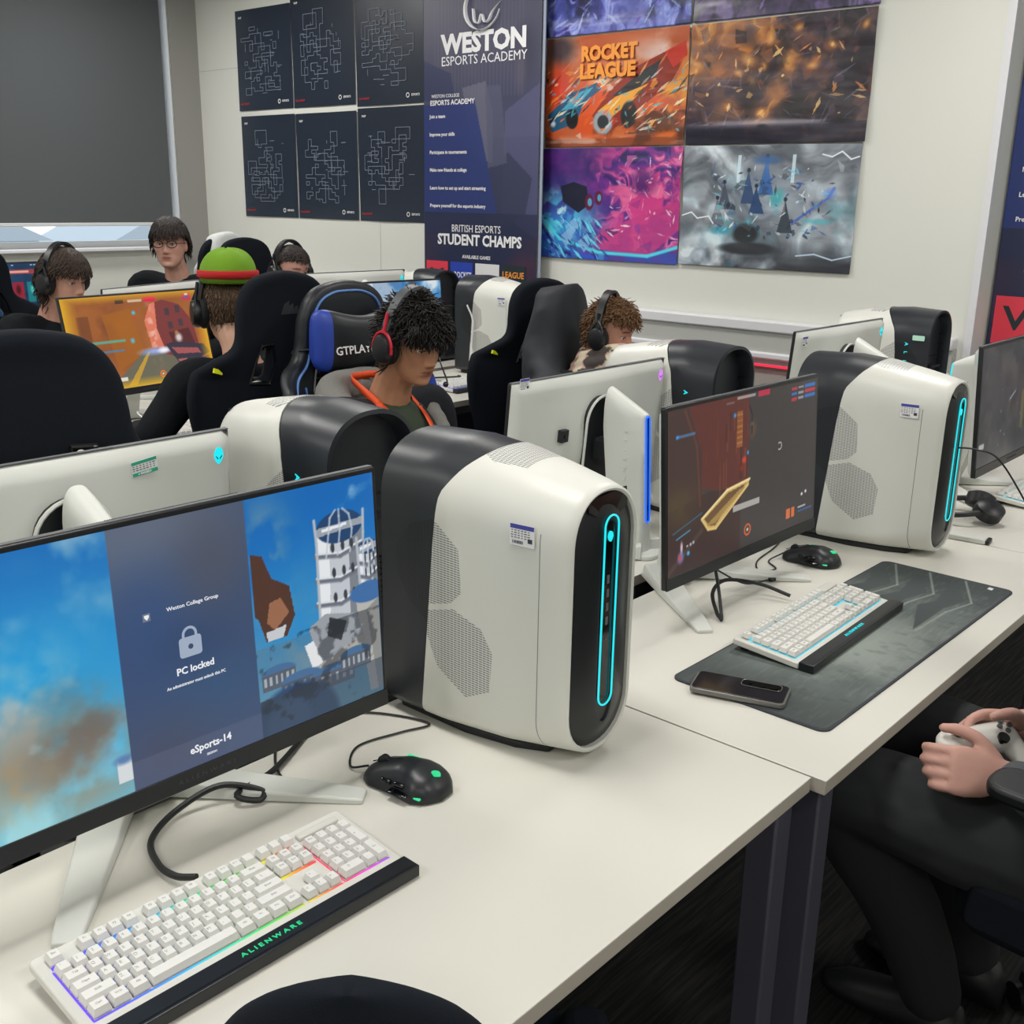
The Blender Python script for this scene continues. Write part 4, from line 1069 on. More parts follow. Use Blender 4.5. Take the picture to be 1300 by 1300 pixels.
    for k, (x, c, s) in enumerate(((1, '6a7f96', (3.4, 3, 3.1)), (7, 'b8c4cc', (4.4, 3, 3.6)), (13, '5c86b8', (4, 3, 3.3)), (19, '9a8a84', (4.4, 3, 3.5)))):
        bd = empty('outbuilding', (x+1, 22+k, -3.0), label=['slate grey low outbuilding far outside the window', 'pale grey low outbuilding far outside the window', 'blue clad low outbuilding far outside the window', 'brown low outbuilding far outside the window'][k], cat='building')
        MB().box((0, 0, s[2]/2), s).build('wall', mat('cladding', c, .8), bd)
        MB().prism([(-s[0]/2-.2, 0), (s[0]/2+.2, 0), (0, 1.1)], -s[1]/2-.2, s[1]/2+.2, 0, Matrix.Translation((0, 0, s[2])) @ Matrix.Rotation(PI/2, 4, 'X')).build('roof', mat('roof_sheet', 'aab4bc', .6), bd, smooth=False)
        wv = MB()
        for q in range(3): wv.box((-s[0]*.3+s[0]*.3*q, -s[1]/2-.02, s[2]*.6), (.7, .04, .8))
        wv.build('windows', M['gloss_black'], bd, smooth=False)

def make_desk(name_label, x0, x1, y0, y1, group='white desk tops in rows', legs_y=None, lower=False):
    cx, cy = (x0+x1)/2, (y0+y1)/2
    t = empty('desk', (cx, cy, 0), label=name_label, cat='desk', group=group)
    w, d = x1-x0, y1-y0
    top = MB(); top.prism([(-w/2, -d/2), (w/2, -d/2), (w/2, d/2), (-w/2, d/2)], DZ-.002, DZ); 
    MB().box((0, 0, DZ-.0135), (w-.0008, d-.0008, .023), 0).build('edge_band', M['desk_edge'], t, bevel=.001)
    top.build('tabletop', M['desk'], t, bevel=.0008)
    for sx in (-1, 1):
        for sy in (-1, 1):
            MB().box((sx*(w/2-.045), sy*(d/2-.04), (DZ-.025)/2), (.05, .05, DZ-.025)).build('leg', M['leg'], t, bevel=.004)
        MB().box((sx*(w/2-.045), 0, DZ-.05), (.05, d-.12, .045)).build('side_rail', M['leg'], t)
    MB().box((0, -d/2+.10, DZ-.055), (w-.14, .03, .05)).build('front_rail', M['leg'], t)
    return t

def ceiling_lights():
    n = 0
    for x in (-1.5, .9, 3.3):
        for y in (-1.2, 1.2, 3.6, 5.7):
            t = empty('ceiling_light', (x, y, RZ-.012), label='square ceiling light panel above the desks', cat='light', group='square ceiling light panels')
            MB().box((0, 0, 0), (.6, .6, .012)).build('frame', M['alu'], t, bevel=.002)
            MB().box((0, 0, -.008), (.56, .56, .004)).build('diffuser', M['lamp'], t)
            l = bpy.data.lights.new('panel_light', 'AREA'); l.shape = 'SQUARE'; l.size = .56; l.energy = LIGHT_W; l.color = (1., .982, .945)
            o = bpy.data.objects.new('panel_light', l); C.objects.link(o); o.parent = t; o.location = (0, 0, -.014)
# ------------------------------------------------------------------ chairs
M['fabric_black'] = mat('black_fabric', '11161e', .92, spec=.2, bump=.25, bscale=700)
M['leather_black'] = mat('black_leatherette', '181c22', .45, bump=.12, bscale=250)
M['leather_blue'] = mat('blue_leatherette', '2743a6', .45, bump=.1, bscale=250)
M['piping_blue'] = mat('blue_piping', '5b86c8', .5)
M['chair_plastic'] = mat('chair_plastic', '101215', .45)
M['hole_trim'] = mat('hole_trim', '0c0e11', .3)
M['yellow_tag'] = mat('yellow_tag', 'e2e81c', .6)
M['logo_dark'] = mat('embroidery_dark', '24282e', .7)
M['sweater_white'] = mat('white_hoodie', 'c9cccb', .9, bump=.2, bscale=300)
M['jacket_black'] = mat('black_jacket', '1a1e25', .7, bump=.2, bscale=90)

def remesh(mb, voxel, smooth=2, factor=.5):
    """union of the closed shapes in mb -> (verts array, face list)"""
    me = bpy.data.meshes.new('tmp'); me.from_pydata(mb.v, [], mb.f); me.validate()
    bm = bmesh.new(); bm.from_mesh(me); bmesh.ops.recalc_face_normals(bm, faces=bm.faces); bm.to_mesh(me); bm.free()
    o = bpy.data.objects.new('tmp', me); C.objects.link(o)
    r = o.modifiers.new('r', 'REMESH'); r.mode = 'VOXEL'; r.voxel_size = voxel
    if smooth:
        s = o.modifiers.new('s', 'SMOOTH'); s.factor = factor; s.iterations = smooth
    dg = bpy.context.evaluated_depsgraph_get(); e = o.evaluated_get(dg); m2 = e.to_mesh()
    v = np.zeros(len(m2.vertices)*3, np.float32); m2.vertices.foreach_get('co', v); v = v.reshape(-1, 3).astype(float)
    f = [tuple(p.vertices) for p in m2.polygons]
    e.to_mesh_clear(); bpy.data.objects.remove(o); bpy.data.meshes.remove(me)
    return v, f

def arr_obj(name, v, f, mats, parent, cols=None, mi=None, smooth=True):
    me = bpy.data.meshes.new(name); me.from_pydata([tuple(p) for p in v], [], f)
    for m in (mats if isinstance(mats, (list, tuple)) else [mats]): me.materials.append(m)
    if smooth: me.polygons.foreach_set('use_smooth', [True]*len(me.polygons))
    if mi is not None: me.polygons.foreach_set('material_index', mi)
    if cols is not None:
        a = me.color_attributes.new('col', 'FLOAT_COLOR', 'POINT'); c = np.ones((len(v), 4), np.float32); c[:, :3] = cols
        a.data.foreach_set('color', c.ravel())
    me.update()
    o = bpy.data.objects.new(name, me); C.objects.link(o)
    if parent is not None: o.parent = parent
    return o

def outline_slab(outer, holes, ext, bev):
    cu = bpy.data.curves.new('t', 'CURVE'); cu.dimensions = '2D'; cu.fill_mode = 'BOTH'; cu.extrude = ext; cu.bevel_depth = bev; cu.bevel_resolution = 3
    for P in [outer]+holes:
        s = cu.splines.new('BEZIER'); s.bezier_points.add(len(P)-1); s.use_cyclic_u = True; s.resolution_u = 4
        for bp, (x, y) in zip(s.bezier_points, P):
            bp.co = (x, y, 0); bp.handle_left_type = bp.handle_right_type = 'AUTO'
    o = bpy.data.objects.new('t', cu); C.objects.link(o); me = bpy.data.meshes.new_from_object(o)
    mb = MB(); mb.add([tuple(v.co) for v in me.vertices], [tuple(p.vertices) for p in me.polygons])
    bm = bmesh.new(); bm.from_mesh(me); bmesh.ops.remove_doubles(bm, verts=bm.verts, dist=.0004)
    mb = MB(); bm.verts.ensure_lookup_table(); mb.add([tuple(v.co) for v in bm.verts], [tuple(v.index for v in f.verts) for f in bm.faces]); bm.free()
    bpy.data.objects.remove(o); bpy.data.curves.remove(cu); bpy.data.meshes.remove(me)
    return mb

BACK_R = [(.06, .862), (.115, .838), (.145, .79), (.154, .74), (.160, .69), (.180, .65), (.235, .612), (.275, .56), (.290, .49), (.275, .40), (.245, .28), (.228, .15), (.235, .05), (.20, -.02)]
HOLE_R = [(.062, .680), (.104, .676), (.128, .63), (.146, .565), (.080, .560), (.056, .615)]
RECL = math.radians(9)
def bend_back(v, seatz=.47):
    """x,z outline + y thickness -> curved, reclined seat back"""
    x, y, z = v[:, 0], v[:, 1], v[:, 2]
    wing = np.clip((np.abs(x)-.12)/.16, 0, 1)**1.6*np.clip((.67-z)/.1, 0, 1)
    y2 = y-.085*wing-.018*np.clip((z-.68)/.15, 0, 1)+.02*np.sin(z*5)
    yy = y2*math.cos(RECL)+z*math.sin(RECL); zz = -y2*math.sin(RECL)+z*math.cos(RECL)
    return np.stack([x, yy+.20, zz+seatz], 1)
def back_pt(x, y, z, seatz=.47): return tuple(bend_back(np.array([[x, y, z]], float), seatz)[0])

_base_cache = {}
def chair_lower(t, fabric, seatz=.47, arms=True, armz=.66, army=0.):
    s = MB(); s.prism([(x, y-.03) for x, y in rrect(-.25, -.25, .25, .24, .08, 6)], seatz-.09, seatz)
    s.build('seat', fabric, t, bevel=.03, seg=4)
    for sx in (-1, 1):
        b = MB(); b.prism(rrect(-.035, -.22, .035, .18, .03, 4), seatz-.07, seatz+.035, 0, Matrix.Translation((sx*.235, -.02, 0)))
        b.build('seat_bolster', fabric, t, bevel=.02, seg=3)
    MB().box((0, 0, seatz-.115), (.2, .26, .04)).build('tilt_plate', M['chair_plastic'], t, bevel=.01)
    MB().cyl((0, 0, .08), (0, 0, seatz-.12), .028).build('gas_column', M['chair_plastic'], t)
    for k in range(5):
        a = 2*PI*k/5+.3; c, s_ = math.cos(a), math.sin(a)
        MB().loft([[(c*r-s_*w, s_*r+c*w, z-h), (c*r+s_*w, s_*r-c*w, z-h), (c*r+s_*w*.8, s_*r-c*w*.8, z+h), (c*r-s_*w*.8, s_*r+c*w*.8, z+h)] for r, w, z, h in ((.03, .03, .11, .022), (.18, .024, .10, .018), (.31, .018, .08, .012))]).build('base_arm', M['chair_plastic'], t, bevel=.004)
        cs = MB()
        for d in (-.013, .013): cs.cyl((c*.31-s_*(d-.008), s_*.31+c*(d-.008), .029), (c*.31-s_*(d+.008), s_*.31+c*(d+.008), .029), .028, 16)
        cs.cyl((c*.31, s_*.31, .03), (c*.31, s_*.31, .07), .006, 8)
        cs.build('caster', M['chair_plastic'], t)
    if arms:
        for sx in (-1, 1):
            a = MB(); a.tube([(sx*.2, .02, seatz-.11), (sx*.30, .02, seatz-.09), (sx*.31, .02, seatz), (sx*.31, army, armz-.02)], [.018, .02, .022, .02], 8)
            a.build('armrest_post', M['chair_plastic'], t)
            p = MB().prism([(x+sx*.31, y-.02+army) for x, y in rrect(-.045, -.13, .045, .13, .035, 5)], armz-.025, armz)
            p.build('armrest_pad', M['chair_plastic'], t, bevel=.008, seg=3)

_back = {}
def race_back():
    if 'b' not in _back:
        outer = BACK_R+[(-x, z) for x, z in BACK_R[::-1]]
        H_ = [HOLE_R, [(-x, z) for x, z in HOLE_R[::-1]]]
        mb = outline_slab(outer, H_, .010, .018)
        mb.v = [(x, -z, y) for x, y, z in mb.v]
        v, f = remesh(mb, .009, 3)
        _back['b'] = (v, f)
    return _back['b']

def make_race_chair(label, style='fabric', group='gaming chairs round the desks', seatz=.47, tag_side=None, arms=True, logo=True, armz=None, army=0.):
    t = empty('gaming_chair', label=label, cat='chair', group=group)
    fab = M['fabric_black'] if style == 'fabric' else M['leather_black']
    chair_lower(t, fab, seatz, arms, armz or seatz+.20, army)
    v, f = race_back(); bv = bend_back(v, seatz)
    if style == 'blue':
        cx = np.array([v[list(q)].mean(0) for q in f]); 
        mi = ((np.abs(cx[:, 0]) > .185) & (cx[:, 2] > .12) & (cx[:, 2] < .56) & (cx[:, 1] < .012)).astype(int)
        bk = arr_obj('backrest', bv, f, [fab, M['leather_blue']], t, mi=mi.tolist())
        for sx in (-1, 1):
            pts = [back_pt(sx*x*.93, -.030, z*.985, seatz) for x, z in [(0, .866)]+BACK_R[:11]]
            MB().tube(smooth_path(pts, 5), .004, 6).build('piping', M['piping_blue'], bk)
            pts = [back_pt(sx*x, -.032, z, seatz) for x, z in ((.19, .58), (.182, .50), (.18, .38), (.185, .25), (.2, .15))]
            MB().tube(smooth_path(pts, 5), .0035, 6).build('piping', M['piping_blue'], bk)
    else:
        bk = arr_obj('backrest', bv, f, fab, t)
    for sx in (-1, 1):                      # plastic rims of the strap holes, both faces joined by a sleeve
        hp = [(sx*x, z) for x, z in HOLE_R]; cx = sum(p[0] for p in hp)/6; cz = sum(p[1] for p in hp)/6
        P = []
        for i in range(6):
            for k in range(4):
                a = hp[i]; b = hp[(i+1) % 6]; P.append((a[0]+(b[0]-a[0])*k/4, a[1]+(b[1]-a[1])*k/4))
        rings = []
        for s, y in ((1.10, -.028), (1.0, -.033), (.90, -.026), (.90, .026), (1.0, .033), (1.10, .028)):
            rings.append([back_pt(cx+(x-cx)*s, y, cz+(z-cz)*s, seatz) for x, z in P])
        rings.append(rings[0])
        MB().loft(rings, 0, False, False).build('strap_hole_rim', M['hole_trim'], bk, angle=60)
    if style == 'fabric' and logo:
        lg = MB()
        for k in range(3):
            x0 = -.03+.02*k
            q = [(x0, 0), (x0+.028, 0), (x0+.034-.006*k, .04-.008*k), (x0+.014, .03-.004*k)]
            lg.add([back_pt(-x, .0305, .765+z, seatz) for x, z in q], [(0, 1, 2, 3)])
        lg.build('sail_logo', M['logo_dark'], bk, smooth=False)
        if tag_side is not None:
            x = tag_side
            MB().box((0, 0, 0), (.030, .008, .014), 0, Matrix.Translation(back_pt(x*.240, .028, .600, seatz)) @ Matrix.Rotation(-.3*x, 4, 'Y')).build('yellow_tag', M['yellow_tag'], bk)
    if style == 'blue':
        # head pillow: saddle-shaped top, blue ends, strap and lettering
        mb = MB(); n = 26; rings = []
        for i in range(n+1):
            u = -1+2*i/n; x = u*.165; e = max(.02, 1-abs(u)**6)**.5
            top = .775+.050*u*u; bot = .615-.004*u*u; cz = (top+bot)/2; hz = (top-bot)/2*(.55+.45*e); hy = .040*e+.008
            rings.append([(x, -.060-.03*(1-u*u)-hy*math.copysign(abs(math.cos(a))**.8, math.cos(a)), cz+hz*math.copysign(abs(math.sin(a))**.7, math.sin(a))) for a in [2*PI*k/18 for k in range(18)]])
        mb.loft(rings); vv = bend_back(np.array(mb.v), seatz); ff = mb.f
        cx = [abs(np.mean([mb.v[i][0] for i in q])) for q in ff]
        pil = arr_obj('head_pillow', vv, ff, [M['leather_black'], M['leather_blue']], t, mi=[1 if c > .124 else 0 for c in cx])
        p0 = Vector(back_pt(-.050, -.1385, .675, seatz))
        put_text('pillow_lettering', [('GTPLAYER', .034, True, Matrix.Translation(p0) @ Matrix.Rotation(PI/2-RECL, 4, 'X'), .175)], M['print_white'], pil)
        st = MB()
        for sx in (-1, 1): st.tube([back_pt(sx*.12, -.06, .69, seatz), back_pt(sx*.170, -.02, .69, seatz), back_pt(sx*.172, .02, .69, seatz), back_pt(sx*.10, .04, .69, seatz)], .012, 8, flat=.3)
        st.build('pillow_strap', M['chair_plastic'], pil)
    return t

def folds(v, amp, seed=0, sx=7., sz=5.):
    """cloth-like ripples along the surface normals (approximate, radial in x,y)"""
    n = vnoise(v[:, 0]*sx+v[:, 2]*2+10, v[:, 2]*sz+v[:, 1]*sx+10, seed, 3, 1.)-.5
    r = np.abs(n)*2; k = (r-.25)*amp
    d = v.copy(); d[:, 2] = 0; c = d.mean(0); d = d-c; L = np.linalg.norm(d, axis=1)+1e-6
    return v+d/L[:, None]*k[:, None]
# ------------------------------------------------------------------ people
M['skin'] = attr_mat('skin', .5, spec=.35)
nt = M['skin'].node_tree; nt.nodes['Principled BSDF'].inputs['Subsurface Weight'].default_value = .06
nt.nodes['Principled BSDF'].inputs['Subsurface Radius'].default_value = (.01, .004, .002)
M['eye_white'] = mat('eye_white', 'd8d4cc', .25); M['iris'] = mat('iris_dark', '1d130d', .15); M['lash'] = mat('eyelash', '15100e', .8)
def hairm(n, c): return mat(n, c, .55, spec=.35)
M['hair_black'] = hairm('hair_black', '15120f'); M['hair_brown'] = hairm('hair_brown', '33261d'); M['hair_dark'] = hairm('hair_dark_brown', '251d1a'); M['hair_ginger'] = hairm('hair_light_brown', '6b4e34'); M['hair_mid'] = hairm('hair_mid_brown', '3d2e22'); M['hair_light'] = hairm('hair_cropped_brown', '5e4a39')
M['tee_black'] = mat('black_cotton', '14171c', .9, spec=.2); M['tee_green'] = mat('olive_cotton', '3a4336', .9, spec=.2); M['hood_grey'] = mat('grey_marl', '8d8b87', .95, spec=.2, noise_mix=.35, nscale=220)
M['hood_dark'] = mat('charcoal_cotton', '24262b', .9, spec=.2); M['sleeve_grey'] = mat('dark_grey_marl', '5b5f62', .9, spec=.2, noise_mix=.3, nscale=200)
M['trousers'] = mat('charcoal_trousers', '303334', .9, spec=.2); M['trousers_blk'] = mat('black_trousers', '131519', .9, spec=.2)
M['orange'] = mat('orange_ribbon', 'e8521e', .6); M['shoe'] = mat('black_shoe', '141619', .5); M['shoe_white'] = mat('shoe_stripe', 'b4c0cc', .5)
M['phones_black'] = mat('headset_black', '15171b', .4); M['phones_pad'] = mat('headset_pad', '0d0f12', .8); M['phones_red'] = mat('headset_red', 'c41e34', .4); M['phones_grey'] = mat('headset_grey', '4a4d52', .5)
M['hat_green'] = mat('green_knit', '6f9a22', .95, bump=.4, bscale=160); M['hat_red'] = mat('red_knit_band', 'b81e22', .9, bump=.3, bscale=200)

HZ = [0, .012, .030, .050, .075, .10, .125, .15, .18, .205, .222, .233, .236]
HF = [-.066, -.084, -.084, -.088, -.087, -.084, -.083, -.092, -.088, -.072, -.050, -.022, 0]
HB = [.000, .022, .045, .060, .078, .092, .099, .101, .094, .076, .052, .024, .002]
HW = [.022, .038, .052, .060, .066, .070, .0735, .075, .071, .059, .042, .018, .002]

def head_mb(T, fine=True):
    nu, nv = (72, 64) if fine else (40, 34)
    rings = []
    for j in range(nv):
        t = j/(nv-1); z = .236*(1-math.cos(PI*(.04+.96*t)))/2 if j else .0
        z = min(.2355, .236*t**.9 if False else z)
        f = lp(HZ, HF, z); b = lp(HZ, HB, z); w = lp(HZ, HW, z); cy = (f+b)/2; ry = (b-f)/2; ring = []
        for i in range(nu):
            a = 2*PI*i/nu; s, c = math.sin(a), math.cos(a)
            e = .92 if s < 0 else .95
            x = w*math.copysign(abs(c)**e, c); y = cy+ry*math.copysign(abs(s)**.88, s)
            g = lambda X, Z, sx, sz: math.exp(-((x-X)/sx)**2-((z-Z)/sz)**2)
            if s < .1:
                d = 0
                # nose
                hn = lp([.066, .074, .084, .094, .110, .126, .140], [0, .017, .025, .021, .014, .008, 0], z); wn = lp([.07, .084, .1, .13], [.012, .012, .0085, .0085], z)
                d += hn*math.exp(-(x/wn)**2)
                d += .007*(g(.013, .079, .006, .007)+g(-.013, .079, .006, .007))
                d -= .013*(g(.031, .118, .015, .011)+g(-.031, .118, .015, .011))
                d += .004*(g(.030, .138, .02, .007)+g(-.030, .138, .02, .007)+g(0, .137, .02, .008))
                d += .005*(g(0, .0575, .020, .0045)+g(0, .0465, .017, .005)) - .005*g(0, .0522, .024, .0025)
                d -= .004*g(0, .036, .02, .006); d += .005*g(0, .018, .018, .012)
                d += .005*(g(.044, .09, .018, .018)+g(-.044, .09, .018, .018)); d -= .004*(g(.045, .055, .012, .018)+g(-.045, .055, .012, .018))
                y -= d
            ring.append((x, y, z))
        rings.append(ring)
    mb = MB(); mb.loft(rings, 0, True, True, True, T)
    for sx in (-1, 1):      # eyelids
        mb.sphere((sx*.031, -.0650, .1268), (.0175, .0125, .0088), 0, 16, 10, T); mb.sphere((sx*.031, -.0635, .1080), (.0165, .0115, .0066), 0, 16, 10, T)
    for sx in (-1, 1):      # ears
        E_ = T @ Matrix.Translation((sx*.073, .012, .105)) @ Matrix.Rotation(sx*.35, 4, 'Z') @ Matrix.Rotation(-.15, 4, 'X')
        mb.sphere((0, 0, 0), (.010, .018, .031), 0, 14, 10, E_); mb.sphere((sx*.004, .006, .004), (.006, .014, .026), 0, 12, 8, E_)
    return mb

def capsule_chain(mb, pts, rad, n=14):
    P = [Vector(p) for p in pts]; full = []; rr = []
    d0 = (P[0]-P[1]).normalized(); d1 = (P[-1]-P[-2]).normalized()
    for a in (90, 60, 30): full.append(P[0]+d0*rad[0]*math.sin(math.radians(a))); rr.append(max(.0008, rad[0]*math.cos(math.radians(a))))
    sp = smooth_path(P, 6); m = len(P)-1
    for i, q in enumerate(sp):
        u = min(m, i/6); k = min(int(u), m-1); full.append(q); rr.append(rad[k]*(1-(u-k))+rad[k+1]*(u-k))
    for a in (30, 60, 90): full.append(P[-1]+d1*rad[-1]*math.sin(math.radians(a))); rr.append(max(.0008, rad[-1]*math.cos(math.radians(a))))
    mb.tube(full, rr, n)

def hand_mb(mb, T, side, curl=(.5, .55, .6, .65), thumb=.5, s=1., tcurl=.4):
    """hand in local frame: wrist at origin, fingers along +y, palm faces -z, thumb on side*x"""
    def P(p): return tuple(T @ Vector((p[0]*s, p[1]*s, p[2]*s)))
    R = lambda r: r*s
    rings = []
    for y, hw, hz in ((-.01, .026, .019), (.015, .029, .018), (.04, .038, .0155), (.07, .042, .0135), (.09, .041, .012), (.098, .034, .009)):
        rings.append([P((hw*math.copysign(abs(math.cos(a))**.7, math.cos(a)), y, hz*math.copysign(abs(math.sin(a))**.8, math.sin(a)))) for a in [2*PI*k/18 for k in range(18)]])
    mb.loft(rings)
    capsule_chain(mb, [P((side*.018, .02, -.006)), P((side*.03, .045, -.01))], [R(.016), R(.013)])
    for k, (x, L) in enumerate(((.030, .072), (.0105, .080), (-.0095, .075), (-.029, .058))):
        x = side*x; a = 0; y, z = .090 if k else .088, 0.; pts = [(x*.92, .065, .001), (x, y, z)]
        for seg, f in ((.46, .8), (.30, 1.1), (.24, .8)):
            a += curl[k]*f; y += L*seg*math.cos(a); z -= L*seg*math.sin(a); pts.append((x*(1+.04*seg), y, z))
        capsule_chain(mb, [P(p) for p in pts], [R(.0095), R(.0096), R(.0088), R(.0082), R(.007)], 12)
    b = Vector((side*.026, .022, -.006)); d = Vector((side*.78*math.cos(thumb*.5), .72, -.35*thumb)).normalized()
    p1 = b+d*.040; d2 = (d+Vector((-side*tcurl*.8, .35, -tcurl*.5))).normalized(); p2 = p1+d2*.032; d3 = (d2+Vector((-side*tcurl*.7, .3, -tcurl*.3))).normalized(); p3 = p2+d3*.024
    capsule_chain(mb, [P(b), P(p1), P(p2), P(p3)], [R(.015), R(.0115), R(.0105), R(.008)], 12)

def build_hair(T, material, parent, style, seed=1, density=1500, length=.07, curl=.0, hairline=.165, back=.02, width=.0016, vol=.012, fringe=1.0, front_len=1., side_z=.10, name='hair'):
    """scalp cap plus many tapered locks that fall from the crown"""
    rs = random.Random(seed); mb = MB()
    def surf(th, z, off=0.):
        z = min(.2355, max(.0, z)); f = lp(HZ, HF, z); b = lp(HZ, HB, z); w = lp(HZ, HW, z); cy = (f+b)/2; ry = (b-f)/2
        c, s = math.cos(th), math.sin(th)
        p = Vector((w*c, cy+ry*s, z)); nrm = Vector((c/max(w, .02), s/max(ry, .02), (z-.13)/.012 if z > .13 else 0)); nrm = Vector((c, s, max(0, (z-.14)/.06)))
        return p+nrm.normalized()*off, nrm.normalized()
    def lowz(th):            # hairline height by direction (front = -y)
        fr = max(0, -math.sin(th)); bk = max(0, math.sin(th))
        return back*bk**.7+hairline*fr**.6+side_z*(1-max(fr, bk)) if fr > 0 else back*bk**.7+side_z*(1-bk**.7)
    # cap
    nu, nv = 40, 16; rings = []
    for j in range(nv+1):
        ring = []
        for i in range(nu):
            th = 2*PI*i/nu; z0 = lowz(th); z = z0+(.2355-z0)*math.sin(PI/2*j/nv)
            n_ = vnoise(np.array([i*.7]), np.array([j*.9]), seed, 2, .6)[0]
            p, _ = surf(th, z, (vol*(.5+.6*n_))*min(1, .25+j/nv*3)); ring.append(tuple(p))
        rings.append(ring)
    mb.loft(rings, 0, False, True, True, T)
    for k in range(density):
        th = rs.uniform(0, 2*PI); z0 = lowz(th); z = z0+(.2355-z0)*math.sin(PI/2*rs.random()**.75)
        p, n = surf(th, z, vol*.7)
        front = max(0, -math.sin(th)) if z > hairline-.01 else 0
        out = Vector((math.cos(th), math.sin(th), 0)); down = Vector((0, 0, -1))
        top = max(0, (z-.17)/.065)
        if style == 'short': d = (n*.5+Vector((0, -.3, .1))*top+down*.6*(1-top)).normalized()
        elif style == 'curly': d = (n*.45+out*.25+down*(.35+.4*(1-top))+Vector((rs.gauss(0, .45), rs.gauss(0, .45)-.35*top, rs.gauss(0, .25)))).normalized()
        else: d = (out*(.75+.2*top)+Vector((0, -fringe*.8, 0))*(top if math.sin(th) < .3 else 0)+down*(.5+.5*(1-top))).normalized()
        L = length*rs.uniform(.55, 1.1)*(front_len if front > .3 else 1)
        pts = []; q = p.copy(); ph = rs.uniform(0, 6.28); amp = curl*rs.uniform(.5, 1.3); m = 6
        side = out.cross(Vector((0, 0, 1)))
        for i in range(m):
            pts.append(q+side*amp*math.sin(ph+i*1.3)+n*amp*math.cos(ph+i*1.3)*.6)
            g = .22 if style != 'curly' else .12
            d = (d+down*g*(1.2 if style == 'long' else .8)).normalized()
            q = q+d*L/m
            # keep off the scalp
            if 0 < q.z < .235:
                f = lp(HZ, HF, q.z); b = lp(HZ, HB, q.z); w = lp(HZ, HW, q.z)+vol*.6; cy = (f+b)/2; ry = (b-f)/2+vol*.6
                e = math.hypot(q.x/w, (q.y-cy)/ry)
                if e < 1: q.x /= max(e, .2); q.y = cy+(q.y-cy)/max(e, .2)
        w = width*rs.uniform(.7, 1.5)
        mb.tube([T @ p_ for p_ in pts], [w*1.1, w*1.5, w*1.5, w*1.3, w, w*.35], 4)
    me = bpy.data.meshes.new(name); me.from_pydata(mb.v, [], mb.f); me.materials.append(material); me.polygons.foreach_set('use_smooth', [True]*len(me.polygons)); me.update()
    o = bpy.data.objects.new(name, me); C.objects.link(o); o.parent = parent; return o

def headset(label, root, T, accent='phones_black', mic=True, band='phones_grey', group='headsets on heads', tilt=-.15, bg=.0):
    h = empty('headphones', label=label, cat='headphones', group=group)
    h.location = root.location; h.rotation_euler = root.rotation_euler
    R = T @ Matrix.Translation((0, .008, .105)) @ Matrix.Rotation(tilt, 4, 'X')
    pts = [R @ Vector((.100*math.cos(a)*(1 if abs(math.cos(a)) < .95 else 1), 0, .148*math.sin(a))) for a in [PI*k/24 for k in range(25)]]
    mb = MB(); rings = []
    for k in range(25):
        a = PI*k/24; c, s = math.cos(a), math.sin(a); ring = []
        for dy, dr in ((-.017, 0), (-.015, .010), (.015, .010), (.017, 0), (.014, -.004), (-.014, -.004)):
            ring.append(tuple(R @ Vector(((.096+bg*.5+dr)*c, dy, (.146+bg+dr)*s+.01))))
        rings.append(ring)
    mb.loft(rings).build('headband', M[band], h, bevel=.0)
    for sx in (-1, 1):
        ux = -sx
        K = R @ Matrix.Translation((sx*.094, 0, -.005)) @ Matrix.Rotation(sx*PI/2, 4, 'Y') @ Matrix.Rotation(.0, 4, 'Z')
        def ov(s, z, e=0.): return [tuple(K @ Vector((.046*s*math.cos(a), .037*s*math.sin(a), z))) for a in [2*PI*q/24 for q in range(24)]]
        cu = MB().loft([ov(.9, .0), ov(1.0, .006), ov(1., .018), ov(.85, .030), ov(.5, .034)], 0).build('ear_cup', M['phones_black'], h)
        MB().loft([ov(.95, -.020), ov(1.08, -.014), ov(1.1, -.004), ov(1., .004)], 0).build('ear_pad', M['phones_pad'], cu)
        fk = MB()
        if accent == 'phones_red':
            pts = [K @ Vector((-ux*.05*math.cos(a), .040*math.sin(a), .018)) for a in [PI*.45+PI*1.1*q/14 for q in range(15)]]
            fk.tube(pts, .0045, 6); fk.tube([K @ Vector((ux*.048, 0, .018)), K @ Vector((ux*.075, 0, .012)), K @ Vector((ux*.105, 0, .004+bg*.5))], .005, 6)
        else:
            fk.tube([K @ Vector((.0, .032, .02)), K @ Vector((ux*.045, .02, .018)), K @ Vector((ux*.07, 0, .010)), K @ Vector((ux*.10, 0, .004+bg*.5))], .005, 6)
            fk.tube([K @ Vector((.0, -.032, .02)), K @ Vector((ux*.045, -.02, .018)), K @ Vector((ux*.07, 0, .010))], .005, 6)
        fk.build('yoke', M[accent], cu)
    if mic:
        pts = [R @ Vector(p) for p in ((.108, -.01, -.035), (.098, -.05, -.075), (.07, -.10, -.095), (.045, -.12, -.098))]
        m = MB().tube(smooth_path(pts, 4), .0025, 6); m.sphere(tuple(pts[-1]), .008, 0, 10, 8); m.build('microphone', M['phones_black'], h)
    return h

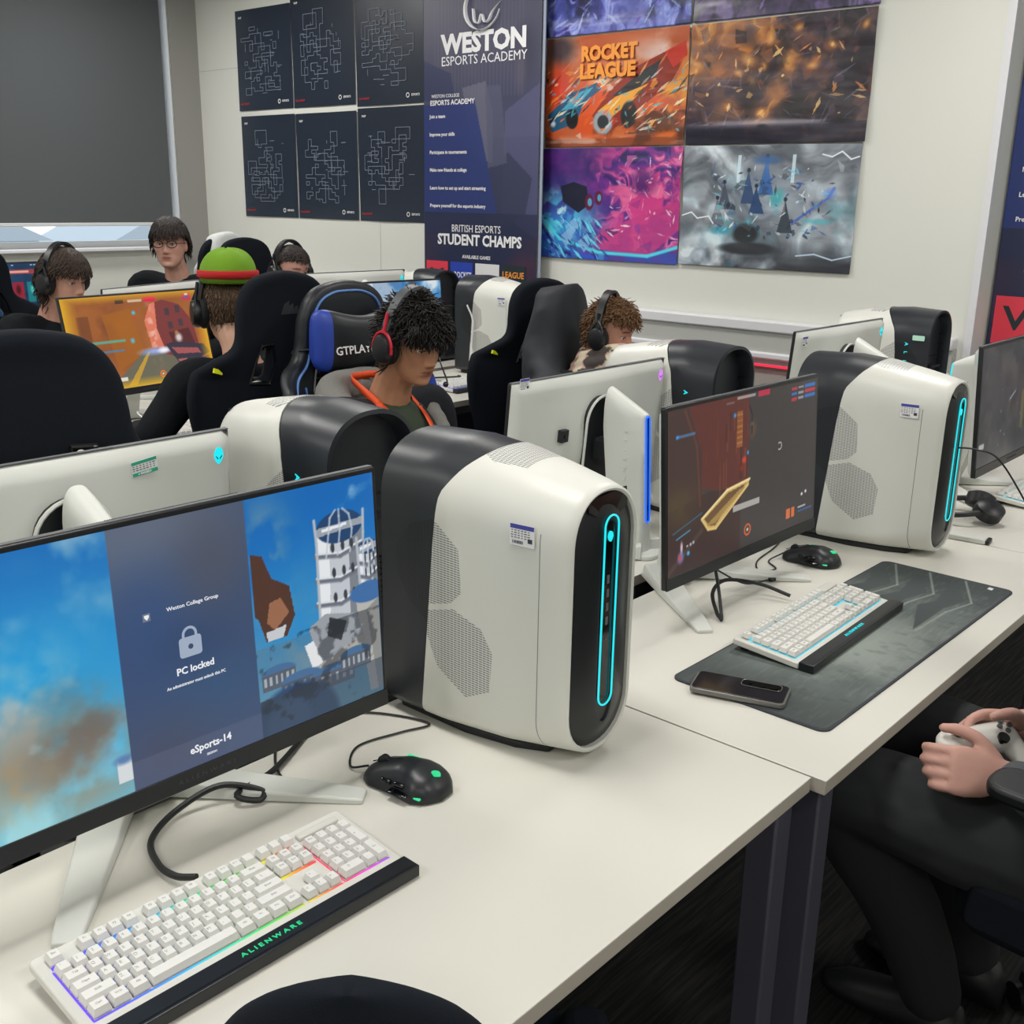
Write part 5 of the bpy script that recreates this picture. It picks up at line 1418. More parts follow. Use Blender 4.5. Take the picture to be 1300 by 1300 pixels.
def skin_cols(v, Tinv, base, lip, brow, stubble=None, browk=1.):
    h = np.c_[v, np.ones(len(v))] @ np.array(Tinv).T; x, y, z = h[:, 0], h[:, 1], h[:, 2]
    b = np.array(lin(base)); c = np.ones((len(v), 3))*b
    def mix(m, col, a):
        nonlocal c; m = np.clip(m*a, 0, 1)[:, None]; c = c*(1-m)+np.array(lin(col))*m
    n = vnoise(x*40+5, z*40+5, 3, 3, 1.); c = c*(.94+.12*n)[:, None]
    inh = (y < -.05) & (z > 0) & (z < .24) & (np.abs(x) < .09)
    lipm = np.exp(-((np.abs(z-.052)-.002)/.006)**4)*np.clip(1-(np.abs(x)/.026)**3, 0, 1)*inh*(y < -.085)
    mix(lipm, lip, .85); mix(np.exp(-((z-.0522)/.0016)**2)*(np.abs(x) < .026)*inh*(y < -.08), '4a2420', .8)
    for s in (-1, 1):
        mix(np.exp(-((z-.1375-.004*np.cos((x-s*.03)*60))/.0042)**4)*np.clip(1.2-(np.abs(x-s*.031)/.019)**4, 0, 1)*inh, brow, .85*browk)
        mix(np.exp(-((x-s*.045)/.02)**2-((z-.085)/.018)**2)*inh, 'b46a58', .18)
        mix(np.exp(-((x-s*.008)/.004)**2-((z-.0735)/.0028)**2)*inh*(y < -.09), '3a1a14', .7)
    mix(np.exp(-((z-.084)/.012)**2-(x/.015)**2)*inh, 'b86a58', .18)
    if stubble: mix(inh*np.clip((.062-z)/.03, 0, 1), stubble, .25)
    return c

def make_person(label, loc, rz, head_off=(0, -.08, 1.09), head_yaw=0., head_pitch=0., head_roll=0., head_scale=1., neck=.052, hands=None, hand_T=None, skin='b98a70', lip='96584c', brow='1d1612', top='tee_black', cloth=None,
                lean=0., seatz=.47, fine=True, legs=True, group='people seated at the desks', voxel=.004, shoulder=.19, trousers='trousers_blk', eyes=True, elbows=None, shoe_stripe=False, legs_xy=None, stubble=None, hand_s=1.):
    root = empty('person', loc, math.radians(rz), label=label, cat='person', group=group)
    hx, hy, hz = head_off
    T = Matrix.Translation((hx, hy, hz)) @ Matrix.Rotation(math.radians(head_yaw), 4, 'Z') @ Matrix.Rotation(math.radians(head_roll), 4, 'Y') @ Matrix.Rotation(math.radians(head_pitch), 4, 'X') @ Matrix.Scale(head_scale, 4)
    pel = Vector((0, .02, seatz+.10)); nb = Vector((hx*.8, hy+.075, hz-neck)); ch = pel*.35+nb*.65+Vector((0, .02, -.02))
    sh = [Vector((hx*.8+s*shoulder, nb.y+.015, nb.z-.045)) for s in (-1, 1)]
    # body: head, neck, trunk, arms, legs in one surface
    mb = head_mb(T, fine)
    hb = T @ Vector((0, .022, .045)); hb0 = T @ Vector((0, .015, .02))
    capsule_chain(mb, [hb, hb*.5+nb*.5+Vector((0, .004, 0)), nb+Vector((0, .01, -.04))], [.056, .055, .066])
    tr = MB()
    def ell(c, rx, ry, n=20): return [(c.x+rx*math.cos(2*PI*k/n), c.y+ry*math.sin(2*PI*k/n), c.z) for k in range(n)]
    tr.loft([ell(pel+Vector((0, 0, -.11)), .13, .09), ell(pel, .165, .115), ell(pel*.6+nb*.4, .145, .105), ell(ch, .165, .115), ell(nb+Vector((0, .01, -.06)), .150, .085), ell(nb+Vector((0, .012, -.015)), .085, .06), ell(nb+Vector((0, .012, .01)), .05, .045)])
    mb.add(tr.v, tr.f)
    arms = []
    for i, s in enumerate((-1, 1)):
        el = Vector(elbows[i]) if elbows else Vector((s*.26, hy*.5+.02, seatz+.28))
        wr = Vector(hands[i]) if hands else Vector((s*.17, -.30, .78))
        arms.append((sh[i], el, wr))
        capsule_chain(mb, [nb+Vector((s*.06, .012, -.055)), sh[i], sh[i]*.5+el*.5, el, el*.5+wr*.5, wr], [.055, .052, .044, .038, .034, .026])
    lg = []
    kn_ = legs_xy or [((-.13, -.44), (-.13, -.40)), ((.13, -.44), (.13, -.40))]
    for i, s in enumerate((-1, 1)):
        hp = pel+Vector((s*.09, 0, -.03)); kn = Vector((kn_[i][0][0], kn_[i][0][1], seatz+.06)); an = Vector((kn_[i][1][0], kn_[i][1][1], .09)); toe = an+Vector((0, -.12, -.058))
        lg.append((hp, kn, an, toe))
        capsule_chain(mb, [hp, hp*.5+kn*.5, kn, kn*.5+an*.5+Vector((0, .03, 0)), an], [.085, .075, .058, .052, .04])
        capsule_chain(mb, [an+Vector((0, .03, -.04)), an+Vector((0, -.06, -.045)), toe], [.028, .022, .016])
    v, f = remesh(mb, voxel, 1, .4)
    # hands kept crisp: finer surface joined at the wrist
    for i, s in enumerate((-1, 1)):
        hm = MB()
        if hand_T and hand_T[i] is not None: HT, kw = hand_T[i]
        else:
            d = (arms[i][2]-arms[i][1]).normalized(); yv = d; xv = yv.cross(Vector((0, 0, 1))).normalized(); zv = xv.cross(yv)
            HT = Matrix(((xv.x, yv.x, zv.x, arms[i][2].x), (xv.y, yv.y, zv.y, arms[i][2].y), (xv.z, yv.z, zv.z, arms[i][2].z), (0, 0, 0, 1))); kw = {}
        hand_mb(hm, HT, s, s=hand_s, **kw)
        hv, hf = remesh(hm, .0026 if voxel < .0045 else .004, 1, .4)
        k = len(v); v = np.vstack([v, hv]); f = f+[tuple(q+k for q in a) for a in hf]
    body = arr_obj('body', v, f, M['skin'], root, skin_cols(v, T.inverted(), skin, lip, brow, stubble))
    if eyes:
        for s in (-1, 1):
            e = MB(); c = Vector((s*.031, -.0620, .1180)); e.sphere(tuple(c), .0125, 0, 16, 12, T)
            e.sphere((c.x, c.y-.0088, c.z-.0018), (.0056, .0045, .0056), 1, 12, 8, T)
            e.build('eye', [M['eye_white'], M['iris']], body)
            ld = MB()
            pts = [T @ Vector((s*.031+.0150*math.cos(a), -.0735-.0040*math.sin(a), .1175+.0022*math.sin(a))) for a in [PI*q/8 for q in range(9)]]
            ld.tube(pts, [.0006]+[.0013]*7+[.0006], 5); ld.build('eyelash', M['lash'], body)
    # clothes: shirt/hoodie and trousers
    g = MB()
    def up(c, rx, ry, dz=0): return ell(c+Vector((0, 0, dz)), rx, ry, 24)
    gt = .018
    g.loft([up(pel, .178, .128, -.10), up(pel, .186, .135), up(pel*.6+nb*.4, .168, .125), up(ch, .186, .135), up(nb, .168, .100, -.065), up(nb+Vector((0, .012, 0)), .098, .074, -.022), up(nb+Vector((0, .012, 0)), .070, .064, -.002)])
    for i, s in enumerate((-1, 1)):
        a, el, wr = arms[i]; end = wr+(el-wr)*.10 if cloth != 'short' else a*.35+el*.65
        if cloth == 'short': capsule_chain(g, [nb+Vector((s*.06, .012, -.06)), a, a*.6+el*.4, end], [.070, .070, .066, .064])
        else: capsule_chain(g, [nb+Vector((s*.06, .012, -.06)), a, a*.5+el*.5, el, el*.5+wr*.5, end], [.070, .070, .062, .056, .050, .038])
    gv, gf = remesh(g, .008, 3); gv = folds(gv, .012, 3)
    arr_obj('top', gv, gf, M[top], root)
    q = MB()
    q.loft([up(pel, .150, .115, -.14), up(pel, .185, .135, -.06), up(pel, .178, .128, .02)])
    for i, s in enumerate((-1, 1)):
        hp, kn, an, toe = lg[i]
        capsule_chain(q, [hp, hp*.5+kn*.5, kn, kn*.5+an*.5+Vector((0, .025, 0)), an+Vector((0, 0, .02))], [.105, .095, .078, .070, .058])
    qv, qf = remesh(q, .009, 3); qv = folds(qv, .010, 5)
    arr_obj('trousers', qv, qf, M[trousers], root)
    for i, s in enumerate((-1, 1)):
        hp, kn, an, toe = lg[i]; z = Vector((an.x, an.y, 0)); m = MB()
        rings = []
        for y, hw, h in ((.075, .024, .06), (.055, .042, .10), (.0, .046, .105), (-.06, .048, .088), (-.13, .050, .068), (-.18, .042, .050), (-.215, .018, .03)):
            rings.append([(z.x+hw*math.cos(a), z.y+y, .004+max(0, (math.sin(a)*.5+.5))*h) for a in [2*PI*k/20 for k in range(20)]])
        m.loft(rings); sh_ = m.build('shoe', M['shoe'], root, angle=60)
        if shoe_stripe:
            st = MB(); 
            for k in range(2): st.tube([(z.x-.043, z.y-.02-.035*k, .055), (z.x-.045, z.y-.07-.035*k, .035), (z.x-.047, z.y-.12-.03*k, .018)], [.003, .005, .003], 5, flat=.5)
            st.build('shoe_stripe', M['shoe_white'], sh_)
    return root, body, T
# ------------------------------------------------------------------ camera, world
yaw, pitch, roll = math.radians(41.192152), math.radians(16.332440), math.radians(1.005422)
fw = Vector((math.cos(yaw)*math.cos(pitch), math.sin(yaw)*math.cos(pitch), -math.sin(pitch)))
rt = Vector((math.sin(yaw), -math.cos(yaw), 0)); up = rt.cross(fw)
r2 = rt*math.cos(roll)+up*math.sin(roll); u2 = -rt*math.sin(roll)+up*math.cos(roll)
cam = bpy.data.cameras.new('camera'); cam.sensor_width = 36; cam.lens = 1360.873/1300*36; cam.clip_start = .02
co = bpy.data.objects.new('camera', cam); C.objects.link(co)
co.matrix_world = Matrix(((r2.x, u2.x, -fw.x, 0), (r2.y, u2.y, -fw.y, 0), (r2.z, u2.z, -fw.z, CAMZ), (0, 0, 0, 1)))
scene.camera = co
w = bpy.data.worlds.new('world'); scene.world = w; w.use_nodes = True
bg = w.node_tree.nodes['Background']; bg.inputs[0].default_value = (.84, .93, 1, 1); bg.inputs[1].default_value = 1.6
scene.view_settings.view_transform = 'Standard'; scene.view_settings.look = 'None'
scene.view_settings.exposure = 0; scene.view_settings.gamma = 1; scene.view_settings.use_curve_mapping = False
LIGHT_W = 22.6
M['lamp'] = mat('lamp_diffuser', 'f4f4f0', .6, emit='fff8ec', es=2.5)
build_room(); ceiling_lights()

# ------------------------------------------------------------------ desks
make_desk('white topped desk in the near row carrying the locked screen and pale keyboard', .0, 1.393, .607, 1.257)
make_desk('white topped desk in the near row carrying the large dark mouse mat', 1.397, 2.775, .585, 1.240)
make_desk('white topped desk at the right end of the near row, with headphones on it', 2.779, 4.16, .60, 1.25)
for k, nm in enumerate(('white desk behind the near locked screen, under the empty black chair', 'white desk of the second row in front of the person with the orange lanyard', 'white desk of the second row in front of the person with the tartan scarf')):
    make_desk(nm, -.05+1.4*k, 1.345+1.4*k, 1.325, 1.975)
for k, nm in enumerate(('white desk of the third row under the orange game screen', 'white desk of the third row under the purple lit keyboard')):
    make_desk(nm, 1.55+1.4*k, 2.945+1.4*k, 3.15, 3.80)
for k, nm in enumerate(('white desk of the fourth row by the person in the black T-shirt', 'white desk of the fourth row in front of the person with the dark fringe')):
    make_desk(nm, 1.55+1.4*k, 2.945+1.4*k, 3.87, 4.52)
make_desk('white desk by the window under the dark menu screen', 1.6, 2.995, 5.55, 6.2)
make_desk('white desk by the window beyond the person with glasses', 3.0, 4.38, 5.55, 6.2)

# ------------------------------------------------------------------ monitors and towers
def place(o, x, y, rz=0., z=DZ):
    o.location = (x, y, z); o.rotation_euler = (0, 0, math.radians(rz)); return o

m1 = make_monitor('monitor in the near row showing a PC locked panel over blue sky', art_lock(), bottom=.106, tilt=3)
place(m1, .672, 1.103, -1.1)
TS = mon_T(3) @ Matrix.Translation((0, -.0014, .106-MONZ+.025))
def on_scr(u, v):  # position on the lit area
    sw, sh = MONW-.012, MONH-.032
    return TS @ front_M((u-.5)*sw, 0, (1-v)*sh)
scr = [c for c in m1.children if c.name.startswith('screen')][0]
for nm_, it_ in (('lock_title', ('PC locked', .0128, True, on_scr(.497, .60), .052)), ('college_name', ('Weston College Group', .0072, False, on_scr(.505, .345), .072)), ('lock_note', ('An administrator must unlock this PC', .0058, False, on_scr(.497, .652), .083)), ('computer_name', ('eSports-14', .0140, True, on_scr(.515, .93), .060)), ('session_note', ('SESSION', .004, False, on_scr(.515, .968)))):
    put_text(nm_, [it_], M['scr_white'], scr)
lk = MB(); LM = on_scr(.49, .497)
lk.prism(rrect(-.0155, -.0175, .0155, .0085, .004, 4), 0, .0004, 0, LM)
ar = []
for k in range(13):
    a = PI*k/12; ar.append((.0105*math.cos(a), .0115+.0105*math.sin(a)))
ai = [(x*.68, (y-.0115)*.68+.0115) for x, y in ar]
for k in range(12): lk.prism([ar[k], ar[k+1], ai[k+1], ai[k]], 0, .0004, 0, LM)
lk.prism([(.0105, .0115), (.0071, .0115), (.0071, .006), (.0105, .006)], 0, .0004, 0, LM); lk.prism([(-.0105, .0115), (-.0105, .006), (-.0071, .006), (-.0071, .0115)], 0, .0004, 0, LM)
lk.prism([(.0035*math.cos(t), -.0045+.0035*math.sin(t)) for t in [2*PI*q/14 for q in range(14)]], .0004, .0008, 1, LM)
lk.build('padlock_icon', [M['scr_grey'], M['screen_navy']], scr, smooth=False)
sh_ = MB().prism([(-.005, .005), (.005, .005), (.005, -.005), (-.005, -.005)], 0, .0003, 0, on_scr(.40, .352)); sh_.prism([(-.003, .003), (.003, .003), (.003, 0), (0, -.0035), (-.003, 0)], .0003, .0006, 1, on_scr(.40, .352))
sh_.build('crest_icon', [M['scr_dim'], M['scr_white']], scr, smooth=False)

m2 = make_monitor('monitor in the near row showing a dim game with a golden plank', art_game_dark(), bottom=.099)
place(m2, 1.990, 1.066, -.9)
m3 = make_monitor('monitor at the right edge showing a mostly dark grey game', art_dark(), bottom=.110)
place(m3, 3.314, .935)
bm1 = make_monitor('white backed monitor behind the locked screen, cyan logo and green sticker', None, bottom=.085, tilt=5)
sticker_test(bm1, mon_T(5) @ Matrix.Translation((-.135, .0285, .335-.03)) @ Matrix.Rotation(PI, 4, 'Z') @ Matrix.Rotation(PI/2, 4, 'X') @ Matrix.Rotation(math.radians(7), 4, 'Z'))
place(bm1, .735, 1.605, 180)
bm2 = make_monitor('white backed monitor with blue lit stand, purple logo and black plug cover', None, led='blue', logo='purple', bottom=.075, tilt=5)
sticker_barcode(bm2, mon_T() @ Matrix.Translation((.272, .0268, .325)) @ Matrix.Rotation(PI, 4, 'Z') @ Matrix.Rotation(PI/2, 4, 'X'))
place(bm2, 2.093, 1.612, 180)
bm3 = make_monitor('white backed monitor with cyan lit stand behind the far near-row tower', None, led='cyan', logo='cyan', bottom=.10)
sticker_barcode(bm3, mon_T() @ Matrix.Translation((.272, .0268, .325)) @ Matrix.Rotation(PI, 4, 'Z') @ Matrix.Rotation(PI/2, 4, 'X'))
place(bm3, 3.32, 1.54, 179)
mt = make_monitor('monitor in the third row glowing with an orange tunnel game', art_tunnel(), bottom=.128, tilt=12)
place(mt, 2.072, 3.58, 7)
ms = make_monitor('monitor in the third row showing sky, behind the person with red headphones', art_sky(), bottom=.112)
place(ms, 3.262, 3.58, -4)
mb5 = make_monitor('white monitor back between the black T-shirt person and the orange screen', None, bottom=.10)
place(mb5, 2.437, 4.20, 200)
mb6 = make_monitor('white monitor back with cyan logo in front of the person with the dark fringe', None, bottom=.11)
place(mb6, 3.583, 4.22, 177)
mc = make_monitor('monitor by the window showing a dark menu with three coloured cards', art_cards(), bottom=.10)
place(mc, 2.62, 5.85, 0)

t1 = make_tower('large white and black tower beside the locked screen, nearest of all')
place(t1, 1.222, .885)
t2 = make_tower('white and black tower behind the dark mouse mat, cable plugged in its front')
place(t2, 2.607, .87)
def tower_copy(src, label, x, y, rz, skip=()):
    o = copy_tree(src, None, skip); o['label'] = label; return place(o, x, y, rz)
bt1 = tower_copy(t1, 'tower seen from behind, between the cyan logo monitor back and the person with the lanyard', 1.25, 1.80, 180, ('asset_sticker',))
bt2 = tower_copy(t1, 'tower seen from behind, in front of the person with the tartan scarf', 2.52, 1.80, 180, ('asset_sticker',))
bt3 = tower_copy(t1, 'tower seen from behind with cyan letters, below the bare wall at right', 3.99, 1.80, 180, ('asset_sticker',))
MB().prism(rrect(-.022, -.009, .022, .009, .003, 3), 0, .001, 0, Matrix.Translation((.1125, .335, .375)) @ Matrix.Rotation(PI/2, 4, 'Z') @ Matrix.Rotation(PI/2, 4, 'X')).build('test_sticker', M['pale_green'], bt3, smooth=False)
t3 = tower_copy(t1, 'tower in the third row beneath the tall blue banner', 3.905, 3.345, 0)
t4 = tower_copy(t1, 'black tower back in the fourth row just left of the banner tower', 4.03, 4.38, 180, ('asset_sticker',))

# ------------------------------------------------------------------ keyboards, mice
k1 = make_keyboard('white keyboard glowing in rainbow colours in front of the locked screen', True)
place(k1, .607, .965, -1.2); k1.scale = (.965, 1, 1)
k2 = make_keyboard('white keyboard glowing cyan, standing on the dark mouse mat', False)
place(k2, 1.945, .875, 1.5, DZ+.003)
k3 = copy_tree(k2); k3['label'] = 'white cyan-lit keyboard under a hand at the right edge'; place(k3, 3.42, .87, 0)
k4 = make_keyboard('white keyboard in the third row under the hand of the person with the green hat', False, False); place(k4, 2.0, 3.36, 2)
k5 = make_keyboard('keyboard with purple and blue keys in the third row', True, False); place(k5, 3.58, 3.37, 0)
mo1 = make_mouse('black mouse with green lights right of the rainbow keyboard'); place(mo1, .962, 1.035, 10); mo1.scale = (1.12, 1.1, 1.1)
mo2 = make_mouse('black mouse between the game screen and the dark mouse mat'); place(mo2, 2.335, 1.075, 8); mo2.scale = (1.12, 1.1, 1.1)

# ------------------------------------------------------------------ mouse mat, phone
def mat_art():
    nx, ny = 420, 136
    p = Paint(nx, ny, '363d3e'); p.mix(p.gauss(.42, .55, .33, .75), '9aa39c', .9); p.cloud('8a938d', 3, 2, .42, .8, .5, p.gauss(.45, .45, .32, .6)); p.cloud('2f3637', 4, 2.2, .5, .85, .5)  # pale middle: specular sheen painted into the cloth colour, under the print
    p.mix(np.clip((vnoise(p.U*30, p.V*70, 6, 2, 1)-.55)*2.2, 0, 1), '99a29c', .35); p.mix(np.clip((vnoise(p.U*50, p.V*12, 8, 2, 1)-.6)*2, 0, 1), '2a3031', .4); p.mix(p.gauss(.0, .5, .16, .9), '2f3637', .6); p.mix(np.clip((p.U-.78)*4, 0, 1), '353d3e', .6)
    for a in (0, .28, .56):
        p.poly([(.58, .20+a), (.74, .03+a), (.80, .10+a), (.98, .02+a), (.84, .26+a), (.76, .20+a)], '3a4243', .95); p.line([(.58, .22+a), (.74, .24+a), (.84, .31+a), (.99, .10+a)], .003, '98a29a', .6)
    p.rect(.955, .86, .958, .861, 'ffffff')
    return p.I
mm = empty('mouse_mat', (2.0, .80, DZ), label='long dark grey mouse mat with scratched print in front of the second screen', cat='mouse mat')
mm.rotation_euler = (0, 0, math.radians(-.6))
MW, MD = .925, .305
MB().prism(rrect(-MW/2, -MD/2, MW/2, MD/2, .02, 8), 0, .0032).build('stitched_base', M['mat_edge'], mm)
g = grid_obj('print_sheen_top', MW-.008, MD-.008, mat_art(), M['matprint'], mm, Matrix.Translation((0, 0, .0037)) @ Matrix.Rotation(-PI/2, 4, 'X'))
# trim its corners round
bm = bmesh.new(); bm.from_mesh(g.data); kill = []
for v in bm.verts:
    dx, dy = abs(v.co.x)-(MW/2-.022), abs(v.co.y)-(MD/2-.022)
    if dx > 0 and dy > 0 and math.hypot(dx, dy) > .0185: kill.append(v)
bmesh.ops.delete(bm, geom=kill, context='VERTS'); bm.to_mesh(g.data); bm.free()
lg = MB()
for k in range(3):
    a = .25*k-.2; lg.add([(-.006+.005*k, -.006, 0), (-.001+.005*k, -.006, 0), (.0+.006*k, .007-.002*abs(k-1), 0), (-.004+.005*k, .004, 0)], [(0, 1, 2, 3)], 0, Matrix.Translation((MW/2-.03, -MD/2+.045, .0042)))
lg.build('sail_logo', M['print_white'], mm, smooth=False)

ph = empty('phone', (1.570, .832, DZ+.0045), math.radians(-72), label='black phone in a clear case lying face down on the mouse mat', cat='phone')
MB().prism(rrect(-.083, -.039, .083, .039, .010, 6), 0, .0095).build('clear_case', M['phone_case'], ph, bevel=.0018)
MB().prism(rrect(-.080, -.036, .080, .036, .009, 6), .0095, .0108).build('back_glass', M['phone_back'], ph, bevel=.0005)
cb = MB()
for x, y, r in ((.055, .018, .0085), (.034, .018, .0085), (.013, .020, .005)): cb.cyl((x, y, .0105), (x, y, .0128), r, 18)
cb.prism(rrect(-.0, .006, .068, .031, .008, 5), .0106, .0114)
cb.build('camera_block', M['gloss_black'], ph)
rs_ = MB(); pts = [Vector((x, y, .0118)) for x, y in rrect(-.001, .0055, .069, .0315, .008, 5)]; pts.append(pts[0]); rs_.tube(pts, .0007, 5, cap=False); rs_.build('camera_rim', M['phone_case'], ph)

# ------------------------------------------------------------------ cables
def cable(name, label, pts, r, m='black_cable', n=8, cat='cable', extra=None):
    o = MB().tube(smooth_path(pts, n), r, 8).build(name, M[m], None)
    tag(o, label, cat); return o
Z0 = DZ
cable('cable', 'thick black keyboard cable looping out from under the locked screen', [(.612, 1.046, Z0+.018), (.600, 1.075, Z0+.012), (.603, 1.12, Z0+.006), (.625, 1.175, Z0+.006), (.680, 1.205, Z0+.012), (.745, 1.195, Z0+.028), (.790, 1.160, Z0+.016), (.780, 1.150, Z0+.008), (.760, 1.175, Z0+.016), (.84, 1.20, Z0+.010), (.93, 1.25, Z0+.006), (.95, 1.262, Z0+.003), (.955, 1.275, Z0-.1)], .0045)
cable('cable', 'thin black mouse cable running to the nearest tower', [(.945, 1.105, Z0+.012), (.935, 1.135, Z0+.004), (.985, 1.175, Z0+.003), (1.06, 1.16, Z0+.003), (1.112, 1.145, Z0+.003), (1.10, 1.20, Z0+.003), (1.06, 1.262, Z0+.003), (1.0, 1.29, Z0+.001), (.99, 1.295, Z0-.12)], .0018)
cable('cable', 'thin black cable hanging under the right of the locked screen', [(.86, 1.10, Z0+.0045), (.84, 1.16, Z0+.004), (.86, 1.22, Z0+.005), (.91, 1.28, Z0+.004), (.93, 1.296, Z0-.1)], .0022)
cable('cable', 'thick black cable arching beside the cyan keyboard, its end on the desk', [(1.845, 1.035, Z0+.006), (1.86, 1.055, Z0+.012), (1.90, 1.09, Z0+.035), (1.97, 1.10, Z0+.042), (2.03, 1.05, Z0+.03), (2.05, .985, Z0+.014)], .0042)
cable('cable', 'straight black cable dropping below the dim game screen', [(1.90, 1.10, Z0+.13), (1.885, 1.07, Z0+.06), (1.85, 1.037, Z0+.012), (1.838, 1.03, Z0+.006)], .0036)
cable('cable', 'thin black cable with a plug lying below the dim game screen', [(1.95, 1.14, Z0+.08), (2.0, 1.13, Z0+.045), (2.06, 1.10, Z0+.010), (2.13, 1.08, Z0+.006)], .002)
pg = MB(); pg.box((0, 0, 0), (.028, .011, .008)); pg.box((.020, 0, 0), (.014, .009, .005), 1)
o = pg.build('usb_plug', [M['satin_black'], M['sticker']], None, bevel=.001); o.location = (2.145, 1.075, Z0+.006); o.rotation_euler = (0, 0, -.35); tag(o, 'small black USB plug with pale tip between screen and cyan keyboard', 'plug')
cable('cable', 'thin black mouse cable curling behind the second mouse', [(2.315, 1.142, Z0+.012), (2.26, 1.15, Z0+.003), (2.22, 1.11, Z0+.003), (2.18, 1.13, Z0+.003), (2.24, 1.17, Z0+.003), (2.36, 1.19, Z0+.003), (2.44, 1.215, Z0+.003), (2.45, 1.26, Z0+.002), (2.45, 1.27, Z0-.1)], .0018)
cable('cable', 'black cable plugged into the front of the far near-row tower and hanging down', [(2.612, .858, Z0+.275), (2.62, .82, Z0+.275), (2.64, .77, Z0+.255), (2.67, .70, Z0+.15), (2.69, .62, Z0+.02), (2.69, .565, Z0-.06), (2.66, .50, Z0-.12)], .0022)
# ------------------------------------------------------------------ chairs
ch_left = make_race_chair('empty black fabric chair at far left behind the cyan logo monitor back', 'fabric', logo=False); place(ch_left, .855, 2.19, 176, -.022)
ch_blue = make_race_chair('black and blue leatherette chair with head pillow behind the person with red headphones', 'blue'); place(ch_blue, 2.15, 2.29, 0, -.035)
ch_c = make_race_chair('black fabric chair with sail logo holding the person with the green hat', 'fabric', tag_side=1); place(ch_c, 2.07, 3.01, 172, -.01)
ch_r3 = copy_tree(ch_c); ch_r3['label'] = 'black fabric chair with yellow tag in front of the third row banner tower'; place(ch_r3, 3.49, 3.17, 172, -.10)
ch_p2 = copy_tree(ch_left); ch_p2['label'] = 'black chair under a hung jacket, holding the person with the scarf'; place(ch_p2, 3.42, 2.40, 14, -.115)
ch_p4 = copy_tree(ch_left); ch_p4['label'] = 'black chair at the far left edge behind the person in the black T-shirt'; place(ch_p4, 2.13, 4.72, 12, -.03)
ch_p6 = copy_tree(ch_left); ch_p6['label'] = 'black chair behind the person with the dark fringe, below the map posters'; place(ch_p6, 3.43, 4.62, 0, -.01)
ch_w = copy_tree(ch_left); ch_w['label'] = 'chair by the window with a pale hoodie pulled over its back'; place(ch_w, 3.58, 5.02, 0, -.02)
ch_np = make_race_chair('black chair holding the player with the white controller', 'fabric', logo=False, seatz=.50, armz=.75, army=-.06); place(ch_np, 1.86, .17, 176, 0)
for o_ in (ch_c, ch_r3, ch_p2, ch_p4, ch_blue, ch_left, ch_w, ch_p6):
    for c_ in o_.children:                 # lowered gas lift: keep the base on the floor
        if c_.name.split('.')[0] in ('base_arm', 'caster', 'gas_column'): c_.location.z -= o_.location.z
ch_left.scale = (1.12, 1, 1); ch_c.scale = (.93, 1, 1)
# task chair whose rounded top shows at the bottom of the picture
tc = empty('task_chair', (.675, .755, 0), math.radians(131), label='rounded black chair back poking up at the bottom edge of the picture', cat='chair')
chair_lower(tc, M['fabric_black'], .46, False)
rings = []
for k in range(40):
    f = 1-(1-k/39)**1.6; z = .55+.405*f; hw = .235*(1-.72*max(0, (f-.55)/.45)**2.2) if f < 1 else .05; y = .235+.05*f
    hw = .19-.05*f/.5 if f < .5 else .14*math.sqrt(max(0, 1-((f-.5)/.5)**2.3))+.006
    th = lp([0, .1, .9, 1], [.018, .032, .03, .012], f)
    rings.append([(hw*math.copysign(abs(math.cos(a))**.8, math.cos(a)), y+th*math.sin(a)-.05*(abs(math.cos(a))*hw/.22)**2, z) for a in [2*PI*q/28 for q in range(28)]])
MB().loft(rings).build('backrest', M['fabric_black'], tc, angle=70)
MB().tube([(0, .12, .37), (0, .26, .39), (0, .29, .5), (0, .28, .7)], .022, 10).build('back_stem', M['chair_plastic'], tc)

# jacket hung over the scarf person's chair
def draped(name, label, cat, chair, mtl, seatz=.47, w=1.16, zlo=.22, seed=2, group=None, amp=.03, hood=True, tall=1.0):
    o = empty(name, tuple(chair.location), chair.rotation_euler.z, label=label, cat=cat)
    mb = MB(); rings = []
    prof = [(.86, .05), (.84, .11), (.78, .145), (.68, .165), (.60, .205), (.52, .28), (.42, .33), (.30, .35), (zlo, .32)]
    for z, hw in prof:
        ring = []
        th = .07+.03*(1-z)
        for k in range(28):
            a = 2*PI*k/28; ring.append(((hw*w)*math.copysign(abs(math.cos(a))**.75, math.cos(a)), .01+(th+(.02 if z < .7 else 0))*math.sin(a), z*tall+.03*(1 if z > .5 else 0)))
        rings.append(ring)
    mb.loft(rings)
    if hood: mb.sphere((0, .06, .70), (.16, .09, .13), 0, 20, 12)
    v, f = remesh(mb, .012, 4)
    v = bend_back(v, seatz); v = folds(v, amp, seed, 5., 3.)
    arr_obj('cloth', v, f, mtl, o)
    return o
draped('jacket', 'black padded jacket hung over the chair of the person with the scarf', 'jacket', ch_p2, M['jacket_black'], hood=False, amp=.014, w=1.24)
draped('hoodie', 'pale grey hoodie pulled over a chair back by the window', 'hoodie', ch_w, M['sweater_white'], w=.84, tall=1.02)

# ------------------------------------------------------------------ people
def wdir(a): return Vector(a).normalized()
p1, b1, T1 = make_person('person in grey hoodie, green T-shirt, orange lanyard and red headphones', (2.055, 2.325, 0), 2, (0, -.115, 1.075), head_yaw=-2, head_pitch=17, head_roll=0, head_scale=.93, neck=.075, skin='b07f62', lip='8c5046', top='hood_dark', voxel=.0034, hands=[(-.16, -.50, .79), (.16, -.50, .79)], trousers='trousers')
build_hair(T1, M['hair_black'], b1, 'curly', 3, 3800, .060, .005, .160, .01, .0015, .013, side_z=.08)
